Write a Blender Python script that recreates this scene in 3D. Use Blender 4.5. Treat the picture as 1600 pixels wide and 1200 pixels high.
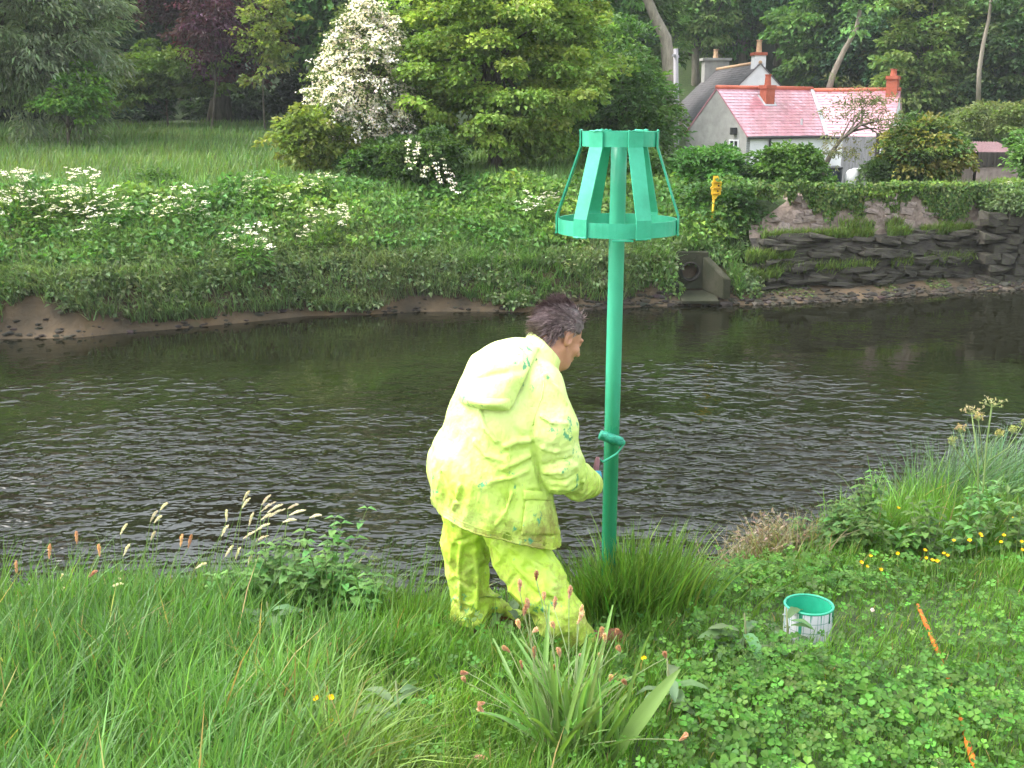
import bpy, bmesh, math, random
import numpy as np
from mathutils import Vector, Matrix, Euler

R = math.radians
for _o in list(bpy.data.objects):
    bpy.data.objects.remove(_o)
SC = bpy.context.scene
COL = SC.collection

# ------------------------------------------------------------------ camera
F_PX = 1716.0            # focal length in pixels of a 1600 wide frame
PITCH = R(13.75)
CAM = np.array([0.0, 0.0, 2.2])
cam_data = bpy.data.cameras.new('camera')
cam_data.sensor_width = 36.0
cam_data.lens = 36.0 * F_PX / 1600.0
cam_data.clip_end = 2000.0
cam_data.clip_start = 0.05
cam = bpy.data.objects.new('camera', cam_data)
cam.location = CAM
cam.rotation_euler = (math.pi / 2 - PITCH, 0, 0)
COL.objects.link(cam)
SC.camera = cam

# ------------------------------------------------------------------ sky, sun, exposure
SUN_EL, SUN_AZ = R(52), R(272)      # high on the left; azimuth clockwise from +Y
world = bpy.data.worlds.new('World')
SC.world = world
world.use_nodes = True
wn = world.node_tree.nodes
wl = world.node_tree.links
wn.clear()
sky = wn.new('ShaderNodeTexSky')
sky.sky_type = 'NISHITA'
sky.sun_disc = False
sky.sun_elevation = SUN_EL
sky.sun_rotation = SUN_AZ
sky.air_density = 2.0
sky.dust_density = 3.0
sky.ozone_density = 1.0
hs = wn.new('ShaderNodeHueSaturation')      # thin bright overcast: the sky's blue is mostly gone
hs.inputs['Saturation'].default_value = 0.36
bg = wn.new('ShaderNodeBackground')
bg.inputs['Strength'].default_value = 0.15
wo = wn.new('ShaderNodeOutputWorld')
wl.new(sky.outputs[0], hs.inputs['Color'])
wl.new(hs.outputs[0], bg.inputs['Color'])
wl.new(bg.outputs[0], wo.inputs['Surface'])
sun_data = bpy.data.lights.new('sun', 'SUN')
sun_data.energy = 0.9
sun_data.angle = R(30)
sun_data.color = (1.0, 0.98, 0.95)
sun = bpy.data.objects.new('sun', sun_data)
_sd = Vector((math.sin(SUN_AZ) * math.cos(SUN_EL), math.cos(SUN_AZ) * math.cos(SUN_EL), math.sin(SUN_EL)))
sun.rotation_euler = _sd.to_track_quat('Z', 'Y').to_euler()
COL.objects.link(sun)
SC.view_settings.view_transform = 'Standard'
SC.view_settings.look = 'None'
SC.view_settings.gamma = 1.0
SC.view_settings.use_curve_mapping = False
SC.view_settings.exposure = 1.92
SC.cycles.use_denoising = True
SC.cycles.use_adaptive_sampling = True
SC.cycles.adaptive_threshold = 0.03
SC.cycles.max_bounces = 4
SC.cycles.diffuse_bounces = 2
SC.cycles.glossy_bounces = 2
SC.cycles.transmission_bounces = 2
SC.cycles.transparent_max_bounces = 6
SC.cycles.volume_bounces = 1
SC.cycles.caustics_reflective = False
SC.cycles.caustics_refractive = False
SC.cycles.sample_clamp_indirect = 6.0

# ------------------------------------------------------------------ helpers: places
CP, SP = math.cos(PITCH), math.sin(PITCH)

def ray(px, py):
    u = (px - 800.0) / F_PX
    v = (600.0 - py) / F_PX
    return np.array([u, CP + v * SP, -SP + v * CP])

def at(px, py, Y):
    """World point seen at a photo pixel when it stands Y metres away."""
    d = ray(px, py)
    return CAM + d * (Y / d[1])

def atz(px, py, z):
    d = ray(px, py)
    return CAM + d * ((z - CAM[2]) / d[2])

def ppm(Y):
    return F_PX / (Y / CP)

# ------------------------------------------------------------------ helpers: mesh data
class Bag:
    """Collects many small pieces of geometry and their colours; build() makes ONE mesh object."""
    def __init__(self):
        self.v, self.c, self.q, self.t, self.n = [], [], [], [], 0
    def add(self, verts, quads, tris, col):
        """verts (n,k,3); quads/tris local index lists; col (n,3) or (3,)"""
        verts = np.asarray(verts, float)
        n, k, _ = verts.shape
        col = np.asarray(col, float)
        if col.ndim == 1:
            col = np.broadcast_to(col, (n, 3))
        if col.ndim == 2:
            col = np.repeat(col[:, None, :], k, 1)
        base = self.n + np.arange(n)[:, None, None] * k
        if len(quads):
            self.q.append((base + np.asarray(quads)[None]).reshape(-1, 4))
        if len(tris):
            self.t.append((base + np.asarray(tris)[None]).reshape(-1, 3))
        self.v.append(verts.reshape(-1, 3))
        self.c.append(col.reshape(-1, 3))
        self.n += n * k
    def mesh(self, name, smooth=False):
        v = np.concatenate(self.v) if self.v else np.zeros((0, 3))
        c = np.concatenate(self.c) if self.c else np.zeros((0, 3))
        q = np.concatenate(self.q) if self.q else np.zeros((0, 4), int)
        t = np.concatenate(self.t) if self.t else np.zeros((0, 3), int)
        return np_mesh(name, v, q, t, c, smooth)
    def build(self, name, mat, parent=None, smooth=False):
        return link(name, self.mesh(name, smooth), mat, parent)

def np_mesh(name, v, q=None, t=None, c=None, smooth=False):
    q = np.zeros((0, 4), int) if q is None else np.asarray(q)
    t = np.zeros((0, 3), int) if t is None else np.asarray(t)
    me = bpy.data.meshes.new(name)
    nl = len(q) * 4 + len(t) * 3
    me.vertices.add(len(v))
    me.vertices.foreach_set('co', np.ascontiguousarray(v, np.float32).ravel())
    me.loops.add(nl)
    me.loops.foreach_set('vertex_index', np.concatenate([q.ravel(), t.ravel()]).astype(np.int32))
    npoly = len(q) + len(t)
    me.polygons.add(npoly)
    starts = np.concatenate([np.arange(len(q)) * 4, len(q) * 4 + np.arange(len(t)) * 3]).astype(np.int32)
    me.polygons.foreach_set('loop_start', starts)
    me.polygons.foreach_set('use_smooth', np.full(npoly, smooth))
    if c is not None:
        a = me.attributes.new('Col', 'FLOAT_COLOR', 'POINT')
        cc = np.ones((len(v), 4), np.float32)
        cc[:, :3] = c
        a.data.foreach_set('color', cc.ravel())
    me.update(calc_edges=True)
    me.validate()
    return me

def link(name, me, mat=None, parent=None):
    o = bpy.data.objects.new(name, me)
    COL.objects.link(o)
    if mat is not None and len(me.materials) == 0:
        me.materials.append(mat)
    if parent is not None:
        o.parent = parent
    return o

def empty(name, loc=(0, 0, 0), rz=0.0, scale=1.0):
    o = bpy.data.objects.new(name, None)
    o.location = loc
    o.rotation_euler = (0, 0, rz)
    o.scale = (scale,) * 3
    o.empty_display_size = 0.1
    COL.objects.link(o)
    return o

def tag(o, label=None, cat=None, group=None, kind=None):
    if label: o['label'] = label
    if cat: o['category'] = cat
    if group: o['group'] = group
    if kind: o['kind'] = kind
    return o

def copy_tree(o, parent=None):
    c = o.copy()
    COL.objects.link(c)
    c.parent = parent
    for ch in list(o.children):
        copy_tree(ch, c)
    return c

def unit(a):
    return a / np.maximum(np.linalg.norm(a, axis=-1, keepdims=True), 1e-9)

def rand_dirs(rng, n):
    return unit(rng.normal(size=(n, 3)))

def jit(rng, base, n, amt=0.25, hue=0.08):
    """n leaf colours round a base albedo"""
    base = np.asarray(base, float)
    if base.ndim == 1:
        base = np.broadcast_to(base, (n, 3))
    k = np.exp(rng.normal(0, amt, (n, 1)))
    h = 1 + rng.normal(0, hue, (n, 3))
    return np.clip(base * k * h, 0.004, 0.9)

def leaves(bag, rng, P, D, N, L, W, col, fold=0.25):
    """diamond leaf with a folded midrib: P base, D axis, N rough normal"""
    n = len(P)
    D = unit(D)
    S = unit(np.cross(D, N))
    Nn = np.cross(S, D)
    L = np.broadcast_to(np.asarray(L, float), (n,))[:, None]
    W = np.broadcast_to(np.asarray(W, float), (n,))[:, None]
    mid = P + D * L * 0.45
    v = np.stack([P, mid + S * W * 0.5 + Nn * W * fold, P + D * L - Nn * L * 0.12, mid - S * W * 0.5 + Nn * W * fold], 1)
    bag.add(v, [], [[0, 1, 2], [0, 2, 3]], col)

def blades(bag, rng, P, lean, H, W, col, bend=0.5, seg=3):
    """grass blades: P base, lean (n,2) horizontal direction * amount, H height, W width"""
    n = len(P)
    H = np.broadcast_to(np.asarray(H, float), (n,))
    W = np.broadcast_to(np.asarray(W, float), (n,))
    lean3 = np.concatenate([lean, np.zeros((n, 1))], 1)
    a = rng.uniform(0, math.tau, n)
    side = np.stack([np.cos(a), np.sin(a), np.zeros(n)], 1)
    vs = []
    for k in range(seg + 1):
        t = k / seg
        c = P + lean3 * (H * (0.25 * t + bend * t * t))[:, None]
        up = H * (t - 0.35 * t * t * np.clip(np.linalg.norm(lean, axis=1), 0, 2) * bend)
        c = c + np.stack([np.zeros(n), np.zeros(n), up], 1)
        if k < seg:
            w = (W * (1 - t) ** 0.55 * 0.5)[:, None]
            vs += [c - side * w, c + side * w]
        else:
            vs += [c]
    quads = [[2 * k, 2 * k + 1, 2 * k + 3, 2 * k + 2] for k in range(seg - 1)]
    tris = [[2 * seg - 2, 2 * seg - 1, 2 * seg]]
    bag.add(np.stack(vs, 1), quads, tris, col)

def tube(bag, pts, rad, col, sides=6, caps=True):
    pts = np.asarray(pts, float)
    m = len(pts)
    rad = np.broadcast_to(np.asarray(rad, float), (m,))
    tang = unit(np.gradient(pts, axis=0))
    ref = np.array([0.0, 0, 1]) if abs(tang[0][2]) < 0.9 else np.array([1.0, 0, 0])
    vs = []
    s = unit(np.cross(tang[0], ref))
    for i in range(m):
        s = unit(s - tang[i] * np.dot(s, tang[i]))
        b = np.cross(tang[i], s)
        a = np.arange(sides) * math.tau / sides
        vs.append(pts[i] + rad[i] * (np.cos(a)[:, None] * s + np.sin(a)[:, None] * b))
    v = np.concatenate(vs)
    quads = []
    for i in range(m - 1):
        for j in range(sides):
            k = (j + 1) % sides
            quads.append([i * sides + j, i * sides + k, (i + 1) * sides + k, (i + 1) * sides + j])
    tris = []
    if caps:
        v = np.concatenate([v, pts[:1], pts[-1:]])
        for j in range(sides):
            k = (j + 1) % sides
            tris.append([m * sides, k, j])
            tris.append([m * sides + 1, (m - 1) * sides + j, (m - 1) * sides + k])
    bag.add(v[None], quads, tris, np.asarray(col, float)[None])

def bez(p0, p1, p2, n=6):
    t = np.linspace(0, 1, n)[:, None]
    p0, p1, p2 = (np.asarray(p, float) for p in (p0, p1, p2))
    return (1 - t) ** 2 * p0 + 2 * t * (1 - t) * p1 + t * t * p2

def box(bag, c, s, col=(0.5, 0.5, 0.5), rot=None, bev=0.0):
    """box with an optional bevel, centre c, size s"""
    bm = bmesh.new()
    bmesh.ops.create_cube(bm, size=1.0)
    bmesh.ops.scale(bm, vec=s, verts=bm.verts)
    if bev:
        bmesh.ops.bevel(bm, geom=bm.edges[:], offset=bev, segments=2, affect='EDGES', profile=0.7)
    M = Matrix.Translation(Vector(c))
    if rot is not None:
        M = M @ (rot if isinstance(rot, Matrix) else Euler(rot).to_matrix().to_4x4())
    bm.transform(M)
    bm_add(bag, bm, col)

def bm_add(bag, bm, col=(0.5, 0.5, 0.5)):
    bm.verts.index_update()
    bmesh.ops.triangulate(bm, faces=[f for f in bm.faces if len(f.verts) > 4])
    v = np.array([x.co[:] for x in bm.verts])
    q = [[x.index for x in f.verts] for f in bm.faces if len(f.verts) == 4]
    t = [[x.index for x in f.verts] for f in bm.faces if len(f.verts) == 3]
    bag.add(v[None], q, t, np.asarray(col, float)[None])
    bm.free()

def lathe(bag, prof, col, sides=32, c=(0, 0, 0)):
    """profile [(r,z)...] turned round z"""
    m = len(prof)
    a = np.arange(sides) * math.tau / sides
    v = np.concatenate([np.stack([r * np.cos(a) + c[0], r * np.sin(a) + c[1], np.full(sides, z + c[2])], 1) for r, z in prof])
    q = [[i * sides + j, i * sides + (j + 1) % sides, (i + 1) * sides + (j + 1) % sides, (i + 1) * sides + j] for i in range(m - 1) for j in range(sides)]
    bag.add(v[None], q, [], np.asarray(col, float)[None])

# cheap smooth value noise
_NT = np.random.default_rng(5).random((64, 64, 64))
def noise3(p):
    p = np.asarray(p, float)
    i = np.floor(p).astype(int)
    f = p - i
    f = f * f * (3 - 2 * f)
    r = 0
    for dx in (0, 1):
        for dy in (0, 1):
            for dz in (0, 1):
                w = (f[..., 0] if dx else 1 - f[..., 0]) * (f[..., 1] if dy else 1 - f[..., 1]) * (f[..., 2] if dz else 1 - f[..., 2])
                r = r + w * _NT[(i[..., 0] + dx) % 64, (i[..., 1] + dy) % 64, (i[..., 2] + dz) % 64]
    return r * 2 - 1
def noise2(x, y, s=1.0, z=0.5):
    x, y = np.broadcast_arrays(np.asarray(x, float), np.asarray(y, float))
    return noise3(np.stack([x * s, y * s, np.full(x.shape, z)], -1))

# ------------------------------------------------------------------ helpers: materials
def new_mat(name):
    m = bpy.data.materials.new(name)
    m.use_nodes = True
    nt = m.node_tree
    nt.nodes.clear()
    return m, nt.nodes, nt.links

def mat_leaf(name, trans=0.35, rough=0.5, spec=0.3, tint=(1.72, 1.56, 1.8)):
    """leaf colour comes from the mesh's own per-leaf colours"""
    m, n, l = new_mat(name)
    out = n.new('ShaderNodeOutputMaterial')
    att = n.new('ShaderNodeAttribute'); att.attribute_name = 'Col'
    oi = n.new('ShaderNodeObjectInfo')
    ti = n.new('ShaderNodeMixRGB'); ti.blend_type = 'MULTIPLY'; ti.inputs[0].default_value = 1
    ti.inputs[2].default_value = (*tint, 1)
    hv = n.new('ShaderNodeHueSaturation')
    mr = n.new('ShaderNodeMapRange'); mr.inputs[3].default_value = 0.82; mr.inputs[4].default_value = 1.18
    mh = n.new('ShaderNodeMapRange'); mh.inputs[3].default_value = 0.485; mh.inputs[4].default_value = 0.515
    l.new(oi.outputs['Random'], mr.inputs[0]); l.new(oi.outputs['Random'], mh.inputs[0])
    l.new(att.outputs['Color'], ti.inputs[1]); l.new(ti.outputs[0], hv.inputs['Color'])
    l.new(mr.outputs[0], hv.inputs['Value']); l.new(mh.outputs[0], hv.inputs['Hue'])
    p = n.new('ShaderNodeBsdfPrincipled')
    p.inputs['Roughness'].default_value = rough
    p.inputs['Specular IOR Level'].default_value = spec
    l.new(hv.outputs[0], p.inputs['Base Color'])
    tr = n.new('ShaderNodeBsdfTranslucent')
    tc = n.new('ShaderNodeMixRGB'); tc.blend_type = 'MULTIPLY'; tc.inputs[0].default_value = 1
    tc.inputs[2].default_value = (1.25, 1.35, 0.6, 1)
    l.new(hv.outputs[0], tc.inputs[1]); l.new(tc.outputs[0], tr.inputs['Color'])
    mx = n.new('ShaderNodeMixShader'); mx.inputs[0].default_value = trans
    l.new(p.outputs[0], mx.inputs[1]); l.new(tr.outputs[0], mx.inputs[2])
    l.new(mx.outputs[0], out.inputs['Surface'])
    return m

def ramp(n, stops, interp='LINEAR'):
    r = n.new('ShaderNodeValToRGB')
    r.color_ramp.interpolation = interp
    e = r.color_ramp.elements
    while len(e) < len(stops):
        e.new(0.5)
    for i, (p, c) in enumerate(stops):
        e[i].position = p
        e[i].color = (*c, 1) if len(c) == 3 else c
    return r

def mat_noise(name, c1, c2, scale=4.0, rough=0.8, bump=0.3, bump_scale=30.0, spec=0.3, detail=6.0, c3=None, metal=0.0, coord='Object', stretch=(1, 1, 1), bump_dist=0.01, attr=False):
    """two or three colours mottled by noise, with fine relief"""
    m, n, l = new_mat(name)
    out = n.new('ShaderNodeOutputMaterial')
    tc = n.new('ShaderNodeTexCoord')
    mp = n.new('ShaderNodeMapping'); mp.inputs['Scale'].default_value = stretch
    l.new(tc.outputs[coord], mp.inputs['Vector'])
    nz = n.new('ShaderNodeTexNoise'); nz.inputs['Scale'].default_value = scale; nz.inputs['Detail'].default_value = detail
    nz.inputs['Roughness'].default_value = 0.62
    l.new(mp.outputs[0], nz.inputs['Vector'])
    st = [(0.3, c1), (0.7, c2)] if c3 is None else [(0.25, c1), (0.5, c2), (0.75, c3)]
    rp = ramp(n, st)
    l.new(nz.outputs['Fac'], rp.inputs[0])
    p = n.new('ShaderNodeBsdfPrincipled')
    p.inputs['Roughness'].default_value = rough
    p.inputs['Specular IOR Level'].default_value = spec
    p.inputs['Metallic'].default_value = metal
    src = rp.outputs[0]
    if attr:
        att = n.new('ShaderNodeAttribute'); att.attribute_name = 'Col'
        mu = n.new('ShaderNodeMixRGB'); mu.blend_type = 'MULTIPLY'; mu.inputs[0].default_value = 1
        l.new(src, mu.inputs[1]); l.new(att.outputs['Color'], mu.inputs[2]); src = mu.outputs[0]
    l.new(src, p.inputs['Base Color'])
    if bump:
        nb = n.new('ShaderNodeTexNoise'); nb.inputs['Scale'].default_value = bump_scale; nb.inputs['Detail'].default_value = 5
        l.new(mp.outputs[0], nb.inputs['Vector'])
        b = n.new('ShaderNodeBump'); b.inputs['Strength'].default_value = bump; b.inputs['Distance'].default_value = bump_dist
        l.new(nb.outputs['Fac'], b.inputs['Height']); l.new(b.outputs[0], p.inputs['Normal'])
    l.new(p.outputs[0], out.inputs['Surface'])
    return m
# ------------------------------------------------------------------ the land
WATER_Z = -1.8
_fw = [(-300, 548), (0, 530), (120, 527), (200, 521), (330, 508), (480, 493), (630, 488), (800, 487), (930, 485), (1000, 480), (1100, 478), (1250, 474), (1400, 467), (1500, 458), (1600, 452), (1900, 440)]
_fp = np.array([atz(x, y, WATER_Z) for x, y in _fw])
def y_far(x):
    """far waterline"""
    return np.interp(x, np.concatenate([[-60], _fp[:, 0], [60]]), np.concatenate([[14.0], _fp[:, 1], [40.0]])) + 0.12 * noise2(x, 0 * np.asarray(x), 1.1, 3.3)
def y_edge(x):
    """crest of the near bank"""
    return np.interp(x, [-30, -3, -1.2, -0.2, 0.35, 0.62, 1.0, 1.5, 2.2, 3.2, 5, 30], [3.5, 4.7, 4.85, 4.85, 4.9, 5.15, 5.3, 5.6, 6.2, 6.9, 7.8, 14])
_sL = [-3, -1, 0, 0.22, 0.4, 0.62, 0.95, 2.0, 3.4, 5.0, 12, 25, 40, 60, 90, 160]
_zL = [-3.2, -2.4, -1.8, -1.62, -1.25, -0.95, -0.85, -0.3, 0.32, 0.52, 0.85, 1.35, 2.0, 4.0, 10, 24]
_sR = [-3, -1, 0, 0.6, 0.95, 1.2, 1.75, 2.4, 5, 14, 30, 38, 60, 90, 160]
_zR = [-3.2, -2.3, -1.8, -1.58, -1.52, -1.3, 0.25, 0.3, 0.0, -0.6, -0.4, 1.5, 12, 28, 48]
def ground_z(x, y):
    x, y = np.broadcast_arrays(np.asarray(x, float), np.asarray(y, float))
    s = y - y_far(x)
    zl = np.interp(s, _sL, _zL)
    zr = np.interp(s, _sR, _zR)
    w = np.clip((x - 4.2 + 0.5 * np.clip(s - 3, 0, 40)) / (1.4 + 1.2 * np.clip(s - 3, 0, 40)), 0, 1)
    w = w * w * (3 - 2 * w)
    # the wood beyond the cottage climbs a hill; its foot reaches left behind the trees
    zf = zl * (1 - w) + zr * w
    # the notch dug for the drain
    notch = np.clip((0.62 - np.abs(x - 4.15)) / 0.12, 0, 1) * np.clip((0.86 - s) / 0.1, 0, 1) * np.clip((s + 0.1) / 0.2, 0, 1)
    zf = zf * (1 - notch) + np.minimum(zf, -1.66) * notch
    zf = zf + np.clip(s / 2 + 0.1, 0, 1) * (0.10 * noise2(x, y, 0.6) + 0.05 * noise2(x, y, 2.3) + 0.05 * np.clip(1.2 - s, 0, 1) * noise2(x, y, 4.5, 7.1))
    e = y_edge(x)
    zn = 0.6 - 0.136 * np.minimum(y, e)
    over = np.maximum(y - e, 0)
    zn = zn - 0.62 * over * np.clip(over / 0.3, 0.3, 1)
    zn = np.maximum(zn, -3.2) + 0.025 * noise2(x, y, 1.9) + 0.012 * noise2(x, y, 6.0)
    zn = np.where(y < 0, 0.6 - 0.06 * y, zn)
    return np.where(s > -3.0, np.maximum(zf, np.where(over > 0, -3.2, -3.2)), zn)

def grid_axis(spans):
    out = [spans[0][0]]
    for a, b, st in spans:
        k = max(1, int(round((b - a) / st)))
        out += list(a + (b - a) * (np.arange(k) + 1) / k)
    return np.array(out)
gx = grid_axis([(-90, -30, 5), (-30, -14, 0.8), (-14, 14, 0.16), (14, 32, 0.8), (32, 110, 5)])
gy = grid_axis([(-40, 0, 4), (0, 2, 0.4), (2, 9.5, 0.12), (9.5, 17, 0.8), (17, 31, 0.13), (31, 62, 0.6), (62, 170, 4)])
GX, GY = np.meshgrid(gx, gy)
GZ = ground_z(GX, GY)
ny_, nx_ = GX.shape
_i = (np.arange(ny_ - 1)[:, None] * nx_ + np.arange(nx_ - 1)[None]).ravel()
_q = np.stack([_i, _i + 1, _i + nx_ + 1, _i + nx_], 1)

def mat_ground():
    m, n, l = new_mat('soil_and_turf')
    out = n.new('ShaderNodeOutputMaterial')
    geo = n.new('ShaderNodeNewGeometry')
    sx = n.new('ShaderNodeSeparateXYZ'); l.new(geo.outputs['Position'], sx.inputs[0])
    nz = n.new('ShaderNodeTexNoise'); nz.inputs['Scale'].default_value = 1.3; nz.inputs['Detail'].default_value = 8
    l.new(geo.outputs['Position'], nz.inputs['Vector'])
    n2 = n.new('ShaderNodeTexNoise'); n2.inputs['Scale'].default_value = 9; n2.inputs['Detail'].default_value = 6
    l.new(geo.outputs['Position'], n2.inputs['Vector'])
    mud = ramp(n, [(0.3, (0.035, 0.028, 0.018)), (0.48, (0.085, 0.062, 0.038)), (0.66, (0.135, 0.092, 0.052)), (0.8, (0.06, 0.06, 0.03))])
    l.new(nz.outputs['Fac'], mud.inputs[0])
    turf = ramp(n, [(0.3, (0.022, 0.035, 0.01)), (0.6, (0.05, 0.085, 0.02)), (0.8, (0.07, 0.07, 0.03))])
    l.new(n2.outputs['Fac'], turf.inputs[0])
    # mud along the water, turf above
    ad = n.new('ShaderNodeMath'); ad.operation = 'MULTIPLY_ADD'; ad.inputs[1].default_value = 0.5; l.new(nz.outputs['Fac'], ad.inputs[0]); l.new(sx.outputs['Z'], ad.inputs[2])
    mr = n.new('ShaderNodeMapRange'); mr.inputs[1].default_value = -0.85; mr.inputs[2].default_value = -0.55
    l.new(ad.outputs[0], mr.inputs[0])
    mx = n.new('ShaderNodeMixRGB'); l.new(mr.outputs[0], mx.inputs[0]); l.new(mud.outputs[0], mx.inputs[1]); l.new(turf.outputs[0], mx.inputs[2])
    p = n.new('ShaderNodeBsdfPrincipled'); p.inputs['Roughness'].default_value = 0.75
    p.inputs['Specular IOR Level'].default_value = 0.3
    l.new(mx.outputs[0], p.inputs['Base Color'])
    b = n.new('ShaderNodeBump'); b.inputs['Strength'].default_value = 0.6; b.inputs['Distance'].default_value = 0.06
    l.new(n2.outputs['Fac'], b.inputs['Height']); l.new(b.outputs[0], p.inputs['Normal'])
    l.new(p.outputs[0], out.inputs['Surface'])
    return m
ground = link('ground', np_mesh('ground', np.stack([GX.ravel(), GY.ravel(), GZ.ravel()], 1), _q, smooth=True), mat_ground())
tag(ground, kind='structure')

# ------------------------------------------------------------------ the river
def mat_water():
    m, n, l = new_mat('river_water')
    out = n.new('ShaderNodeOutputMaterial')
    geo = n.new('ShaderNodeNewGeometry')
    def noise(scale, sx, sy, rot, det=2.0, rough=0.5):
        mp = n.new('ShaderNodeMapping'); mp.inputs['Scale'].default_value = (sx, sy, 1); mp.inputs['Rotation'].default_value = (0, 0, R(rot))
        l.new(geo.outputs['Position'], mp.inputs['Vector'])
        nz = n.new('ShaderNodeTexNoise'); nz.inputs['Scale'].default_value = scale; nz.inputs['Detail'].default_value = det; nz.inputs['Roughness'].default_value = rough
        l.new(mp.outputs[0], nz.inputs['Vector'])
        return nz
    n1 = noise(4.6, 0.72, 1.0, 12, 2.0, 0.5)
    n2 = noise(10.0, 0.8, 1.0, -25, 1.0)
    n3 = noise(0.26, 0.55, 1.2, 15, 3.0)      # wind patches
    ad = n.new('ShaderNodeMath'); ad.operation = 'MULTIPLY_ADD'; ad.inputs[1].default_value = 0.22
    crest = n.new('ShaderNodeMapRange'); crest.interpolation_type = 'SMOOTHSTEP'; crest.inputs[1].default_value = 0.47; crest.inputs[2].default_value = 0.72; l.new(n1.outputs['Fac'], crest.inputs[0])
    c2 = n.new('ShaderNodeMath'); c2.operation = 'MULTIPLY_ADD'; c2.inputs[1].default_value = 0.34; l.new(crest.outputs[0], c2.inputs[0])
    c3 = n.new('ShaderNodeMath'); c3.operation = 'MULTIPLY'; c3.inputs[1].default_value = 0.45; l.new(n1.outputs['Fac'], c3.inputs[0]); l.new(c3.outputs[0], c2.inputs[2])
    l.new(n2.outputs['Fac'], ad.inputs[0]); l.new(c2.outputs[0], ad.inputs[2])
    wind = n.new('ShaderNodeMapRange'); wind.inputs[1].default_value = 0.38; wind.inputs[2].default_value = 0.58; wind.inputs[3].default_value = 0.12; wind.inputs[4].default_value = 1.0
    l.new(n3.outputs['Fac'], wind.inputs[0])
    # smoother water in the lee of the far bank
    sp = n.new('ShaderNodeSeparateXYZ'); l.new(geo.outputs['Position'], sp.inputs[0])
    lee = n.new('ShaderNodeMapRange'); lee.inputs[1].default_value = 18.5; lee.inputs[2].default_value = 8.5; lee.inputs[3].default_value = 0.08; lee.inputs[4].default_value = 1.0
    l.new(sp.outputs['Y'], lee.inputs[0])
    mu = n.new('ShaderNodeMath'); mu.operation = 'MULTIPLY'; l.new(wind.outputs[0], mu.inputs[0]); l.new(lee.outputs[0], mu.inputs[1])
    b = n.new('ShaderNodeBump'); b.inputs['Distance'].default_value = 0.17
    l.new(mu.outputs[0], b.inputs['Strength'])
    l.new(ad.outputs[0], b.inputs['Height'])
    p = n.new('ShaderNodeBsdfPrincipled')
    p.inputs['Base Color'].default_value = (0.009, 0.0095, 0.0045, 1)
    p.inputs['Roughness'].default_value = 0.04
    p.inputs['IOR'].default_value = 1.33
    l.new(b.outputs[0], p.inputs['Normal'])
    l.new(p.outputs[0], out.inputs['Surface'])
    return m
water = link('river_water', np_mesh('river_water', np.array([[-90, -1, WATER_Z], [110, -1, WATER_Z], [110, 60, WATER_Z], [-90, 60, WATER_Z]], float) , [[0, 1, 2, 3]]), mat_water())
tag(water, kind='structure')
# ------------------------------------------------------------------ trees and shrubs of the far bank
M_LEAF = mat_leaf('leaf_foliage')
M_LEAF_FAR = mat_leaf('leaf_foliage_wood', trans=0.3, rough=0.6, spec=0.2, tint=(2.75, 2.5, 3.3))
M_PETAL = mat_leaf('petals_white', trans=0.3, rough=0.7, spec=0.1)
M_BARK = mat_noise('bark', (0.05, 0.042, 0.032), (0.16, 0.14, 0.11), scale=3, rough=0.9, bump=0.8, bump_scale=14, stretch=(3, 3, 0.6), bump_dist=0.04)
M_BARK_PALE = mat_noise('bark_pale', (0.16, 0.14, 0.11), (0.34, 0.30, 0.24), scale=3, rough=0.9, bump=0.8, bump_scale=14, stretch=(3, 3, 0.6), bump_dist=0.04)

def crown_pts(rng, C, rad, n, hollow=0.3, lump=0.32, seed=0.0, low=-1.0):
    d = rand_dirs(rng, n * 2)
    d = d[d[:, 2] > low][:n]
    sc = 0.86 + lump * noise3(d * 1.9 + 7.3 + seed) + 0.14 * noise3(d * 4.1 + seed)
    r = rng.uniform(hollow ** 2.2, 1, len(d)) ** (1 / 2.2)
    return C + d * np.asarray(rad) * (sc * r)[:, None], d

def clumps(bag, rng, centers, out, per, L, W, palette, cr, flat=0.55, droop=0.35, upb=0.9, amt=0.16, keep=-0.45, spread=0.55, radial=0.0):
    nc = len(centers)
    pal = np.asarray(palette, float)
    cc = pal[rng.integers(0, len(pal), nc)] * np.exp(rng.normal(0, 0.2, (nc, 1)))
    k = rng.poisson(per, nc)
    idx = np.repeat(np.arange(nc), k)
    n = len(idx)
    ld = rand_dirs(rng, n)
    ld[:, 2] = np.where(ld[:, 2] < keep, -ld[:, 2], ld[:, 2])
    rr = cr * np.exp(rng.normal(0, 0.25, nc))
    off = ld * rr[idx][:, None] * np.array([1, 1, flat]) * rng.uniform(spread, 1, (n, 1))
    o = unit(out)[idx]
    if radial:      # sprays stretched along the outward direction
        off = off + o * (rng.uniform(-1, 1, (n, 1)) * radial * rr[idx][:, None])
    P = centers[idx] + off
    D = unit(ld * np.array([1, 1, 0.3]) + o * 0.5 + rng.normal(0, 0.5, (n, 3)) + np.array([0, 0, -droop]))
    N = unit(np.array([0, 0, upb]) + ld * 0.5 + rng.normal(0, 0.4, (n, 3)))
    s = rng.uniform(0.7, 1.25, n)
    leaves(bag, rng, P, D, N, L * s, W * s, jit(rng, cc[idx], n, amt, 0.05))

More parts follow.
